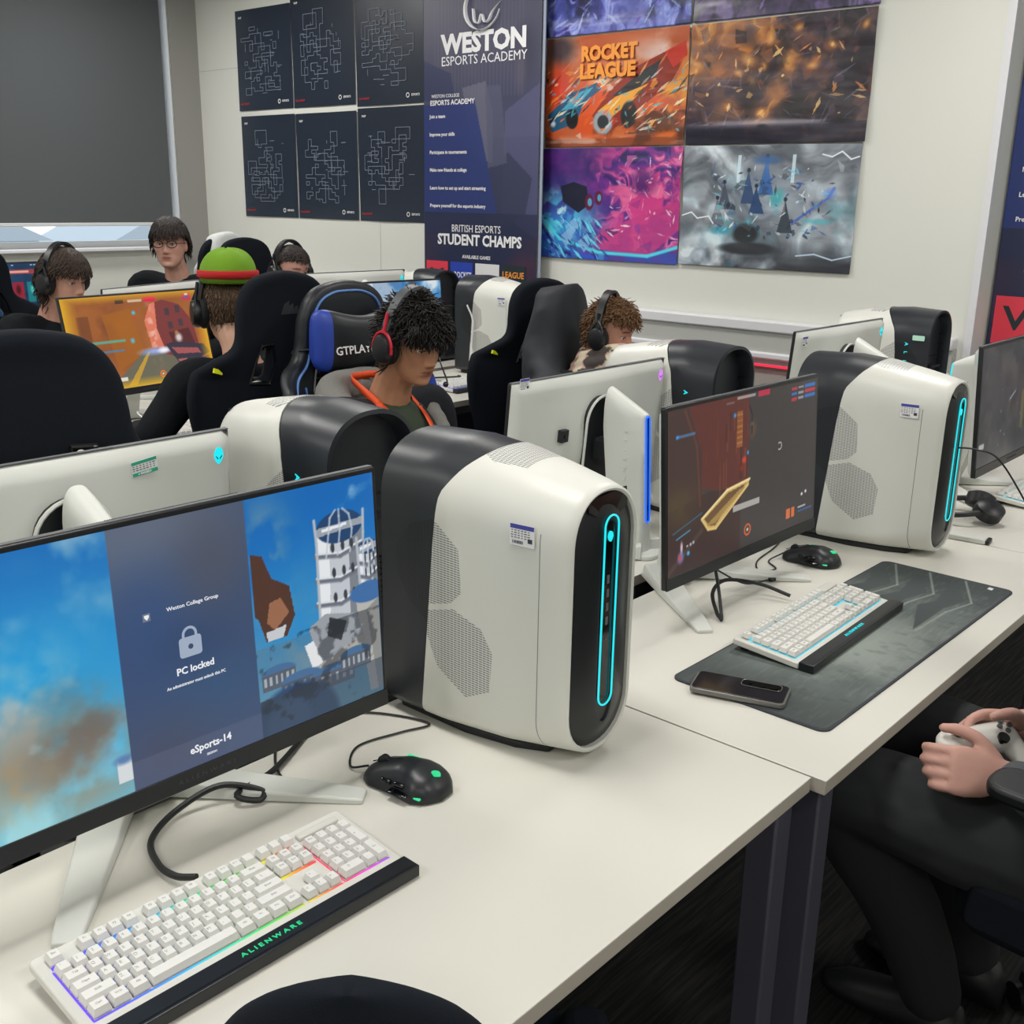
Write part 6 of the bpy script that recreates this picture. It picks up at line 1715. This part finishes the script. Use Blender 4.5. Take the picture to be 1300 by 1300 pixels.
# fringe locks falling on the forehead
rs = random.Random(9); fm = MB()
for k in range(420):
    x = rs.uniform(-.075, .075); p = Vector((x, -.078+.35*abs(x)**1.3+rs.uniform(-.004, .01), rs.uniform(.168, .205))); d = Vector((rs.gauss(x*3, .35), -.55, .1)).normalized(); pts = []
    for i in range(6):
        pts.append(p.copy()); d = (d+Vector((rs.gauss(0, .18), .12, -.55))).normalized(); p = p+d*rs.uniform(.008, .013)
    fm.tube([T1 @ q for q in pts], [.0018, .0026, .0026, .0022, .0016, .0006], 4)
fr = fm.build('fringe', M['hair_black'], b1, angle=180)
headset('black headphones with red forks and microphone on the curly haired person', p1, T1, 'phones_red', True, 'phones_grey', group=None, bg=.010)
def front_panel(root, m, name, zs, hws, ys):
    rings = []
    for z, hw, y in zip(zs, hws, ys):
        rings.append([(hw*u, y+abs(u)**2*.022*hw/.09, z) for u in [-1+2*k/12 for k in range(13)]])
    vs = [p for r_ in rings for p in r_]; fs = []
    n = 13
    for i in range(len(rings)-1):
        for j in range(n-1): fs.append((i*n+j, i*n+j+1, (i+1)*n+j+1, (i+1)*n+j))
    o = MB().add(vs, fs).build(name, m, root, angle=180); s = o.modifiers.new('s', 'SOLIDIFY'); s.thickness = .02; s.offset = -1; return o
# open hoodie: olive shirt front, thick grey hood and lapels
front_panel(p1, M['tee_green'], 'tshirt', [1.005, .985, .94, .88, .8, .7], [.055, .085, .10, .10, .10, .10], [-.085, -.118, -.152, -.168, -.172, -.165])
hm = MB()
for s in (-1, 1):
    path = [(0, .115, 1.025), (s*.080, .10, 1.02), (s*.135, .02, .995), (s*.140, -.06, .955), (s*.120, -.135, .885), (s*.110, -.165, .80), (s*.108, -.170, .70)]
    capsule_chain(hm, path, [.050, .052, .046, .042, .034, .030, .026], 14)
hm.sphere((0, .13, .96), (.13, .06, .10), 0, 20, 12)
hv, hf = remesh(hm, .006, 3); arr_obj('hood', folds(hv, .016, 7, 9, 9), hf, M['hood_grey'], p1)
dc = MB()
for s in (-1, 1): dc.tube(smooth_path([(s*.06, -.125, .985), (s*.075, -.165, .93), (s*.078, -.19, .84), (s*.075, -.20, .74)], 4), .0028, 6)
dc.build('drawstring', M['phones_black'], p1)
ly = empty('lanyard', tuple(p1.location), p1.rotation_euler.z, label='orange lanyard round the neck of the person with red headphones', cat='lanyard')
lm = MB()
for s in (-1, 1):
    path = smooth_path([(0, .066, 1.06), (s*.048, .055, 1.058), (s*.067, -.005, 1.038), (s*.068, -.070, 1.005), (s*.060, -.138, .960), (s*.048, -.188, .90), (s*.032, -.208, .82), (s*.006, -.212, .72)], 5)
    vs = []; n = len(path)
    for i, q in enumerate(path):
        t = (path[min(n-1, i+1)]-path[max(0, i-1)]).normalized(); out = Vector((q.x, q.y+.0, 0)).normalized() if i > 2 else Vector((q.x*.3, 1, 0)).normalized()
        if q.y < -.08: out = Vector((s*.15, -1, .25)).normalized()
        sd = t.cross(out).normalized()*.0105
        vs += [tuple(q-sd), tuple(q+sd), tuple(q+sd+out*.0015), tuple(q-sd+out*.0015)]
    fs = []
    for i in range(n-1):
        for j in range(4): fs.append((i*4+j, i*4+(j+1) % 4, i*4+4+(j+1) % 4, i*4+4+j))
    lm.add(vs, fs)
lm.build('ribbon', M['orange'], ly, angle=180)
MB().box((0, -.205, .66), (.055, .004, .085)).build('card', M['print_white'], ly, bevel=.001)

p2, b2, T2 = make_person('person with curly light brown hair and black headphones behind a tower', (3.313, 2.56, 0), 6, (0, -.11, .970), head_yaw=6, head_pitch=10, head_scale=.95, skin='c08e7a', top='tee_black', seatz=.40, voxel=.0042, stubble='8a5a48')
build_hair(T2, M['hair_ginger'], b2, 'curly', 5, 2600, .045, .006, .165, .02, .0015, .014, side_z=.13)
headset('black headphones on the curly light brown haired person', p2, T2, 'phones_black', False, 'phones_black', group=None, bg=.012)
sc_ = empty('scarf', tuple(p2.location), p2.rotation_euler.z, label='pink and beige tartan scarf wrapped up to the nose of a person', cat='scarf')
sm = MB()
N_ = T2 @ Vector((0, .0, .035))
for k, (rr, dz, th) in enumerate(((.086, .0, .036), (.098, -.04, .042), (.112, -.085, .045))):
    pts = [Vector((N_.x+rr*math.cos(a), N_.y-.008+rr*1.18*math.sin(a), N_.z+dz+.012*math.sin(a*2+k)-.012*math.sin(a))) for a in [2*PI*q/20 for q in range(20)]]; pts.append(pts[0])
    sm.tube(pts, th*.8, 10, cap=False)
sm.tube(smooth_path([(N_.x-.06, N_.y-.10, N_.z-.08), (N_.x-.09, N_.y-.12, N_.z-.18), (N_.x-.1, N_.y-.12, N_.z-.3)], 4), .05, 10, flat=.5)
sv, sf = remesh(sm, .006, 3); sv = folds(sv, .014, 4, 12, 12)
cc = np.ones((len(sv), 3))*np.array(lin('c9a79a')); st = (np.sin(sv[:, 2]*110+sv[:, 0]*60) > .55); cc[st] = lin('8d7a5c'); st = (np.sin(sv[:, 0]*90-sv[:, 2]*40) > .6); cc[st] = lin('d6c8b0'); st = (np.sin(sv[:, 0]*90-sv[:, 2]*40+1.6) > .85); cc[st] = lin('4c4644')
arr_obj('cloth', sv, sf, attr_mat('tartan_wool', .95), sc_, cc)

p3, b3, T3 = make_person('person seen from behind in black with green hat and headset', (2.06, 2.945, 0), 172, (0, -.13, 1.085), head_yaw=-14, head_pitch=8, skin='c49a84', top='tee_black', voxel=.0042, elbows=[(-.27, -.1, .80), (.33, -.06, .82)], hands=[(-.12, -.38, .785), (.29, -.31, .785)], eyes=True)
build_hair(T3, M['hair_light'], b3, 'short', 7, 3200, .022, .001, .17, .02, .0010, .007, side_z=.10)
headset('black headset under the green knitted hat, seen from behind', p3, T3, 'phones_black', False, 'phones_black', group=None, tilt=-.05)
ht = empty('knitted_hat', tuple(p3.location), p3.rotation_euler.z, label='green knitted hat with a red band on the person seen from behind', cat='hat')
hb_ = MB(); rings = []
HT_ = T3 @ Matrix.Translation((0, .0, .008)) @ Matrix.Rotation(-.12, 4, 'X')
for j in range(14):
    f = j/13; z = .213+.085*math.sin(PI/2*f); r = .098*math.cos(PI/2*f*.97)**.75
    rings.append([tuple(HT_ @ Vector((r*.93*math.cos(a), .004+r*1.14*math.sin(a), z+.004*math.sin(a*5)))) for a in [2*PI*q/32 for q in range(32)]])
hb_.loft([[tuple(HT_ @ Vector((.088*math.cos(a), .004+.108*math.sin(a),   .190))) for a in [2*PI*q/32 for q in range(32)]]]+rings).build('crown', M['hat_green'], ht, angle=180)
bd = MB(); bd.loft([[tuple(HT_ @ Vector((r*.93*math.cos(a), .004+r*1.14*math.sin(a), z))) for a in [2*PI*q/32 for q in range(32)]] for r, z in ((.099, .205), (.106, .210), (.106, .226), (.1, .231))], 0, False, False)
bd.build('band', M['hat_red'], ht, angle=60)

p4, b4, T4 = make_person('person in black T-shirt at far left with shaggy brown hair and black headphones', (2.215, 4.70, 0), 14, (0, -.13, 1.085), head_yaw=4, head_pitch=12, skin='c09280', top='tee_black', cloth='short', voxel=.0042)
build_hair(T4, M['hair_brown'], b4, 'long', 11, 3200, .085, .006, .168, -.02, .0017, .020, side_z=.11, fringe=.7, front_len=.7)
headset('large black headphones on the shaggy haired person at far left', p4, T4, 'phones_black', False, 'phones_black', group=None)
p5, b5, T5 = make_person('person with glasses and dark fringe, in black, near the window', (3.03, 4.93, 0), -52, (0, -.06, 1.205), head_yaw=6, head_pitch=2, skin='bd9080', top='tee_black', voxel=.0042, seatz=.56)
build_hair(T5, M['hair_dark'], b5, 'long', 13, 2600, .065, .002, .165, .02, .0017, .016, side_z=.12)
gl_ = empty('glasses', tuple(p5.location), p5.rotation_euler.z, label='dark framed glasses on the person near the window', cat='glasses')
gm = MB()
for s in (-1, 1):
    pts = [T5 @ Vector((s*.033+.024*math.cos(a), -.098-.001*math.cos(a), .118+.017*math.sin(a))) for a in [2*PI*q/16 for q in range(17)]]; gm.tube(pts, .0022, 5, cap=False)
    gm.tube([T5 @ Vector((s*.057, -.097, .122)), T5 @ Vector((s*.076, -.06, .121)), T5 @ Vector((s*.079, .01, .118))], .0016, 5)
gm.tube([T5 @ Vector((-.010, -.1, .122)), T5 @ Vector((0, -.104, .124)), T5 @ Vector((.010, -.1, .122))], .0018, 5)
gm.build('frame', M['lash'], gl_)
p6, b6, T6 = make_person('person with long dark fringe and headset below the map posters', (3.43, 4.66, 0), 4, (0, -.12, 1.075), head_yaw=-4, head_pitch=7, skin='c8988a', top='tee_black', voxel=.0045)
build_hair(T6, M['hair_dark'], b6, 'long', 17, 2600, .050, .002, .176, .0, .0018, .014, side_z=.13, front_len=.6)
headset('black headset with pale side light on the person below the map posters', p6, T6, 'phones_black', False, 'phones_black', group=None)

# the player at the right edge: only hands, knees and a shoe are in view
def WM(o, y, z):
    y = Vector(y).normalized(); z = Vector(z); x = y.cross(z).normalized(); z = x.cross(y); return Matrix(((x.x, y.x, z.x, o[0]), (x.y, y.y, z.y, o[1]), (x.z, y.z, z.z, o[2]), (0, 0, 0, 1)))
NPloc = (1.80, .22, 0); NPr = 176
Linv = (Matrix.Translation(NPloc) @ Matrix.Rotation(math.radians(NPr), 4, 'Z')).inverted()
HL = WM((1.655, .400, .700), (-.62, .78, .12), (-.72, -.55, .42)); HR = WM((1.815, .430, .722), (-.72, .66, .10), (.45, .62, .60))
def LP(p): return tuple(Linv @ Vector(p))
np_, bn, Tn = make_person('person in grey sweatshirt and dark trousers gripping a white controller', NPloc, NPr, (0, -.05, 1.13), head_pitch=25, skin='c4978a', top='sleeve_grey', trousers='trousers', seatz=.50, voxel=.0045, hand_s=.96,
    hands=[LP((1.815, .430, .722)), LP((1.655, .400, .700))], elbows=[(-.25, .02, .72), (.22, .03, .70)],
    hand_T=[(Linv @ HR, dict(curl=(.55, .6, .65, .7), thumb=.3, tcurl=.35)), (Linv @ HL, dict(curl=(.7, .8, .85, .9), thumb=.25, tcurl=.45))], legs_xy=[((-.14, -.45), (-.20, -.30)), ((.16, -.43), (-.02, -.30))], shoe_stripe=True)
build_hair(Tn, M['hair_dark'], bn, 'short', 19, 600, .03, .001, .165, .02, .0016, .010, side_z=.12)
gc = empty('game_controller', (1.70, .464, .724), math.radians(150), label='white game controller in the hands at the right edge', cat='controller')
cm = MB()
TC = Matrix.Rotation(math.radians(-28), 4, 'X')
capsule_chain(cm, [(-.05, .0, .0), (.05, .0, .0)], [.028, .028]); capsule_chain(cm, [(-.052, -.002, 0), (-.066, .05, -.012)], [.026, .018]); capsule_chain(cm, [(.052, -.002, 0), (.066, .05, -.012)], [.026, .018])
cm.v = [(x, y, z*.72) for x, y, z in cm.v]
cv, cf = remesh(cm, .003, 3); cv = np.array([tuple(TC @ Vector(p)) for p in cv])
body_c = arr_obj('body', cv, cf, M['shell'], gc)
sk = MB()
for x, y in ((.048, -.008), (-.026, .016)):
    sk.cyl((x, y, .014), (x, y, .024), .005, 12, 0, TC); sk.cyl((x, y, .023), (x, y, .028), .0095, 18, 0, TC)
sk.build('thumb_stick', M['chair_plastic'], gc)
bt_ = MB()
for x, y in ((-.048, -.018), (-.048, .002), (-.038, -.008), (-.058, -.008)): bt_.cyl((x, y, .016), (x, y, .022), .0045, 12, 0, TC)
bt_.build('face_buttons', M['grey_plastic'], gc)

# headphones lying on the right-hand desk
hp = empty('headphones', (3.02, .90, DZ), math.radians(30), label='black headphones lying on the desk right of the far near-row tower', cat='headphones')
for sx in (-1, 1):
    K = Matrix.Translation((sx*.055, 0, .040)) @ Matrix.Rotation(sx*.5, 4, 'Y') @ Matrix.Rotation(.25, 4, 'X')
    c1 = MB().loft([[tuple(K @ Vector((.036*s*math.cos(a), .040*s*math.sin(a), z))) for a in [2*PI*q/20 for q in range(20)]] for s, z in ((.8, -.022), (1, -.018), (1, 0), (.98, .012), (.6, .020))]).build('ear_cup', M['phones_black'], hp)
MB().tube(smooth_path([(-.07, 0, .04), (-.085, .08, .03), (-.05, .16, .015), (0, .18, .012), (.05, .16, .015), (.085, .08, .03), (.07, 0, .04)], 5), .008, 8).build('headband', M['phones_black'], hp)

# ------------------------------------------------------------------ things on the wall
WX = 4.4485
def wallM(y, z, x=WX):      # local xz sheet facing -y  ->  on the poster wall facing -X
    return Matrix.Translation((x, y, z)) @ Matrix.Rotation(-PI/2, 4, 'Z')
M['map_paper'] = mat('navy_poster_paper', '222b3a', .38, bump=.5, bscale=3.)
M['map_line'] = mat('map_line', '8590a2', .5)
mapsp = [('top left', 6.335, 5.765, 1.352, 1.955), ('top middle', 5.757, 5.172, 1.350, 1.99), ('top right', 5.160, 4.585, 1.336, 1.99),
         ('bottom left', 6.322, 5.755, .688, 1.318), ('bottom middle', 5.745, 5.165, .688, 1.315), ('bottom right', 5.153, 4.590, .688, 1.325)]
tails = ['with a rounded outline, top left of six', 'with a wide fan at its sides, top middle of six', 'dense with short lines, top right of six', 'narrow and tall, bottom left of six', 'stepped at its right, bottom middle of six', 'with a long foot, bottom right of six']
for k, (nm, ya, yb, za, zb) in enumerate(mapsp):
    w_, h_ = ya-yb, zb-za; t = empty('map_poster', (WX, (ya+yb)/2, DZ+(za+zb)/2), -PI/2, label='dark navy map poster '+tails[k], cat='poster', group='navy map posters on the wall')
    rs = random.Random(40+k)
    # sheet, slightly wavy
    nx, nz = 15, 15; vs = []; fs = []
    for j in range(nz):
        for i in range(nx):
            u, v_ = -1+2*i/(nx-1), -1+2*j/(nz-1)
            vs.append((u*w_/2, -.003-.0025*math.sin(u*3+k)*math.cos(v_*2+k)-.002, v_*h_/2))
    for j in range(nz-1):
        for i in range(nx-1): a = j*nx+i; fs.append((a, a+1, a+nx+1, a+nx))
    o = MB().add(vs, fs).build('sheet', M['map_paper'], t, angle=180)
    shapes = [lambda c: .36-.1*abs(c), lambda c: .30+.15*math.cos(c*9), lambda c: .40-.3*abs(c), lambda c: .26+.1*math.cos(c*6), lambda c: .33, lambda c: .36-.2*max(0, -c)]
    sg = maze_lines(60+k, w_, h_, shapes[k]); lm_ = MB()
    for (x0, z0), (x1, z1) in sg:
        z0 += .01; z1 += .01
        lm_.box(((x0+x1)/2, -.0085, (z0+z1)/2), (abs(x1-x0)+.003, .0006, abs(z1-z0)+.003))
    lm_.build('map_outline', M['map_line'], o, smooth=False)
    put_text('poster_title', [(['FRACTURE MAP', 'ABYSS MAP', 'SPLIT MAP', 'LOTUS MAP', 'ASCENT MAP', 'BIND MAP'][k] if False else 'MAP', .018, True, front_M(-w_/2+.055, -.009, h_/2-.045))], M['print_white'], o)
    put_text('red_wordmark', [('VALORANT', .018, True, front_M(-w_/2+.07, -.009, -h_/2+.04))], M['print_red'], o)
    lg = MB(); LG = front_M(w_/2-.135, -.009, -h_/2+.045)
    pr = [(.014*math.cos(a), .014*math.sin(a)) for a in [2*PI*q/10 for q in range(11)]]
    for q in range(10): lg.prism([pr[q], pr[q+1], (pr[q+1][0]*.65, pr[q+1][1]*.65), (pr[q][0]*.65, pr[q][1]*.65)], 0, .0004, 0, LG)
    lg.build('round_logo', M['print_white'], o, smooth=False)
    put_text('corner_lettering', [('ESPORTS', .017, True, front_M(w_/2-.072, -.009, -h_/2+.045))], M['print_white'], o)

def game_poster(name, label, ya, yb, za, zb, img, seed):
    w_, h_ = ya-yb, zb-za; t = empty('game_poster', (WX, (ya+yb)/2, DZ+(za+zb)/2), -PI/2, label=label, cat='poster', group='glossy game posters on the wall')
    def disp(X, Z): return -.007-.006*vnoise(X*2+5, Z*9+5, seed, 3, 1.5)-.004*np.sin(Z*14+X*3+seed)
    o = grid_obj('sheet', w_, h_, img, M['poster'], t, None, disp); s = o.modifiers.new('s', 'SOLIDIFY'); s.thickness = .0012; s.offset = 1
    return t, o, w_, h_
game_poster('a', 'partly cut off blue and purple game poster, left of the upper two', 3.71, 2.872, 1.60, 2.13, art_blue(), 1)
game_poster('b', 'partly cut off dark violet game poster, right of the upper two', 2.862, 1.99, 1.60, 2.13, art_violet(), 2)
tq, oq, w_, h_ = game_poster('c', 'orange racing car poster with the words ROCKET LEAGUE', 3.705, 2.870, 1.084, 1.592, art_rocket(), 3)
put_text('title', [('ROCKET', .088, .055, front_M(-.03, -.019, h_/2-.085), .33), ('LEAGUE', .088, .055, front_M(-.035, -.019, h_/2-.165), .33)], M['print_orange'], oq)
game_poster('d', 'dark poster with glowing fire colours, above the grey blue one', 2.862, 1.995, 1.082, 1.590, art_fire(), 4)
game_poster('e', 'magenta and blue poster with a dark buggy, below the orange one', 3.712, 2.872, .542, 1.078, art_pink(), 5)
game_poster('f', 'grey and pale blue stormy poster, lowest at the right', 2.860, 2.005, .548, 1.076, art_storm(), 6)

def banner_img(w=170, h=430):
    p = Paint(w, h, '2a3050'); p.grad('46465c', '232b4c', 'v', .1, .45)
    for k in range(26): p.rect(.1+.03*k, 0, .112+.03*k, .22, '5a5a70', .35)
    p.cloud('54546a', 3, 6, .4, .7, .5, (p.V < .3)); p.blob(.88, .14, .13, .07, '35354a', .9); p.blob(.84, .17, .06, .06, '5c5466', .6); p.poly([(.72, .25), (1, .2), (1, .5), (.7, .45)], '56557a', .7); p.poly([(.5, .38), (.75, .33), (.95, .38), (.9, .45), (.6, .5)], '303450', .9)
    p.poly([(.35, .2), (.55, .19), (.62, .25), (.62, .35), (.45, .34)], '6a6a7c', .7); p.poly([(.55, .2), (.68, .2), (.74, .35), (.58, .36)], '4e5068', .8); p.poly([(.0, .14), (.25, .17), (.3, .24), (0, .22)], '2e3456', .9)
    p.poly([(0, .23), (.46, .225), (.66, .45), (0, .45)], '26346c', .95); p.rect(0, .45, 1, 1, '222845', .75); p.cloud('3a2a40', 9, 4, .5, .7, .6, (p.V > .5)); p.blob(.9, .56, .2, .04, '5a2a3a', .5)
    p.mix((p.V > .6)*.8, '1d2442')
    return p.I
def banner(label, yc, w_, x, z0, z1, text=True):
    t = empty('roll_up_banner', (x, yc, 0), -PI/2, label=label, cat='banner')
    h_ = z1-z0; img = banner_img()
    o = grid_obj('sheet', w_, h_, img, M['banner'], t, Matrix.Translation((0, 0, (z0+z1)/2))); s = o.modifiers.new('s', 'SOLIDIFY'); s.thickness = .0015; s.offset = 1
    MB().box((0, .02, .045), (w_+.03, .16, .09)).build('base_cassette', M['alu'], t, bevel=.015)
    MB().box((0, .0, z1+.008), (w_+.01, .018, .022)).build('top_rail', M['alu'], t, bevel=.004)
    MB().cyl((0, .05, .08), (0, .02, z1), .008).build('support_pole', M['alu'], t)
    MB().box((w_/2+.008, .012, (z1+z0)/2), (.016, .006, h_)).build('edge_strip', M['print_grey'], t)
    L = []; f = -.0035
    def T_(txt, y, z, size, bold, width, m=0): L.append((txt, size, bold, front_M(yc-y, f, z), width, m))
    B = DZ
    T_('WESTON', 4.063, B+1.600, .13, .045, .60); T_('ESPORTS ACADEMY', 4.063, B+1.520, .065, False, .60)
    T_('WESTON COLLEGE', 4.335, B+1.352, .024, False, .21); T_('ESPORTS ACADEMY', 4.285, B+1.318, .036, True, .33)
    for s, wd, z in (('Join a team', .12, 1.250), ('Improve your skills', .19, 1.158), ('Participate in tournaments', .28, 1.066), ('Make new friends at college', .28, .974), ('Learn how to set up and start streaming', .42, .880), ('Prepare yourself for the esports industry', .42, .787)):
        T_(s, 4.455-wd/2, B+z, .026, True, wd)
    T_('BRITISH ESPORTS', 4.105, B+.668, .055, False, .36); T_('STUDENT CHAMPS', 4.085, B+.607, .078, .035, .62); T_('AVAILABLE GAMES', 4.10, B+.520, .026, True, .21)
    put_text('lettering', L, [M['print_white']], o)
    # swoosh ring over a rounded w
    sw = MB(); c = Vector((4.063, 0, B+1.755)); P = []
    for k in range(26):
        a = math.radians(200+k*9.6 if False else 120+k*9.2); r = .115; P.append(Vector((yc-4.063+r*math.cos(a), f, B+1.765+r*.95*math.sin(a))))
    sw.tube(P, [.006+.026*math.sin(PI*min(1, (k+2)/27)) for k in range(26)], 6, flat=.05)
    Wp = smooth_path([Vector((yc-4.063+x, f, B+1.70+z)) for x, z in ((-.06, .06), (-.05, .0), (-.02, -.01), (.0, .03), (.02, -.01), (.05, -.0), (.075, .04), (.125, .085))], 5)
    sw.tube(Wp, [.022]*(len(Wp)-8)+[.020, .018, .016, .013, .010, .008, .005, .002], 6, flat=.05)
    sw.build('swoosh_logo', M['print_white'], o, angle=180)
    tl = MB()
    for k, (ya, yb, m) in enumerate(((4.485, 4.315, 0), (4.295, 4.125, 1), (4.105, 3.93, 2), (3.915, 3.745, 3))):
        for q in range(2):
            if q == 0: tl.box((yc-(ya+yb)/2, f, B+.395), (ya-yb, .0008, .19), m)
            else: tl.box((yc-(ya+yb)/2, f, B+.17), (ya-yb, .0008, .19), (m+1) % 4)
    g = tl.build('game_tiles', [M['tile_red'], M['tile_blue'], M['tile_white'], M['tile_black']], o, smooth=False)
    put_text('tile_lettering', [('LEAGUE', .045, True, front_M(yc-3.83, f-.001, B+.44), .15, 1), ('ROCKET', .045, True, front_M(yc-4.20, f-.001, B+.42), .13, 0), ('V', .13, True, front_M(yc-4.40, f-.001, B+.40), .11, 2)], [M['print_white'], M['print_orange'], M['tile_black']], g)
    return t
M['tile_red'] = mat('tile_red', 'd83a4c', .5); M['tile_blue'] = mat('tile_blue', '2440a8', .5); M['tile_white'] = mat('tile_white', 'dadadc', .5); M['tile_black'] = mat('tile_black', '1a2a30', .5)
banner('tall navy academy roll-up banner between the map posters and the game posters', 4.087, .83, 4.355, .10, 2.62)
b2_ = banner('navy roll-up banner cut off by the right edge of the picture', 4.087, .83, 4.62, .10, 2.62)
b2_.location = (4.60, 1.045, 0)

# red glow strip below the trunking, white patch of shelf ends, small lights
ls = empty('light_strip', (4.43, 2.30, DZ+.128), label='thin red light strip under the wall trunking', cat='light strip')
MB().box((-.045, 0, 0), (.012, .75, .010)).build('red_tube', M['red'], ls)
MB().box((-.012, 0, 0), (.06, .75, .004)).build('channel', M['alu'], ls)
cable('cable', 'pale cable hanging between two third row towers', [(3.76, 3.60, DZ+.34), (3.78, 3.58, DZ+.26), (3.77, 3.58, DZ+.12), (3.75, 3.54, DZ+.01)], .004, 'sticker')
cable('cable', 'white keyboard cable looping above the third row keyboard', [(2.02, 3.44, DZ+.02), (1.98, 3.50, DZ+.05), (2.0, 3.58, DZ+.06), (2.08, 3.60, DZ+.03), (2.12, 3.62, DZ+.006)], .0025, 'sticker')
cable('cable', 'black cables tangled below the third row sky screen', [(3.25, 3.60, DZ+.02), (3.4, 3.55, DZ+.03), (3.52, 3.62, DZ+.012), (3.62, 3.52, DZ+.02), (3.70, 3.6, DZ+.006)], .004)

wb = empty('plastic_bar', (2.785, .900, DZ), math.radians(-84), label='pale flat plastic bar with a dark end lying in front of the headphones', cat='bar')
MB().box((0, 0, .007), (.17, .045, .014)).build('bar', M['shell_mon'], wb, bevel=.003)
MB().box((.088, 0, .006), (.012, .040, .011)).build('end_cap', M['dark_shell2'], wb, bevel=.002)
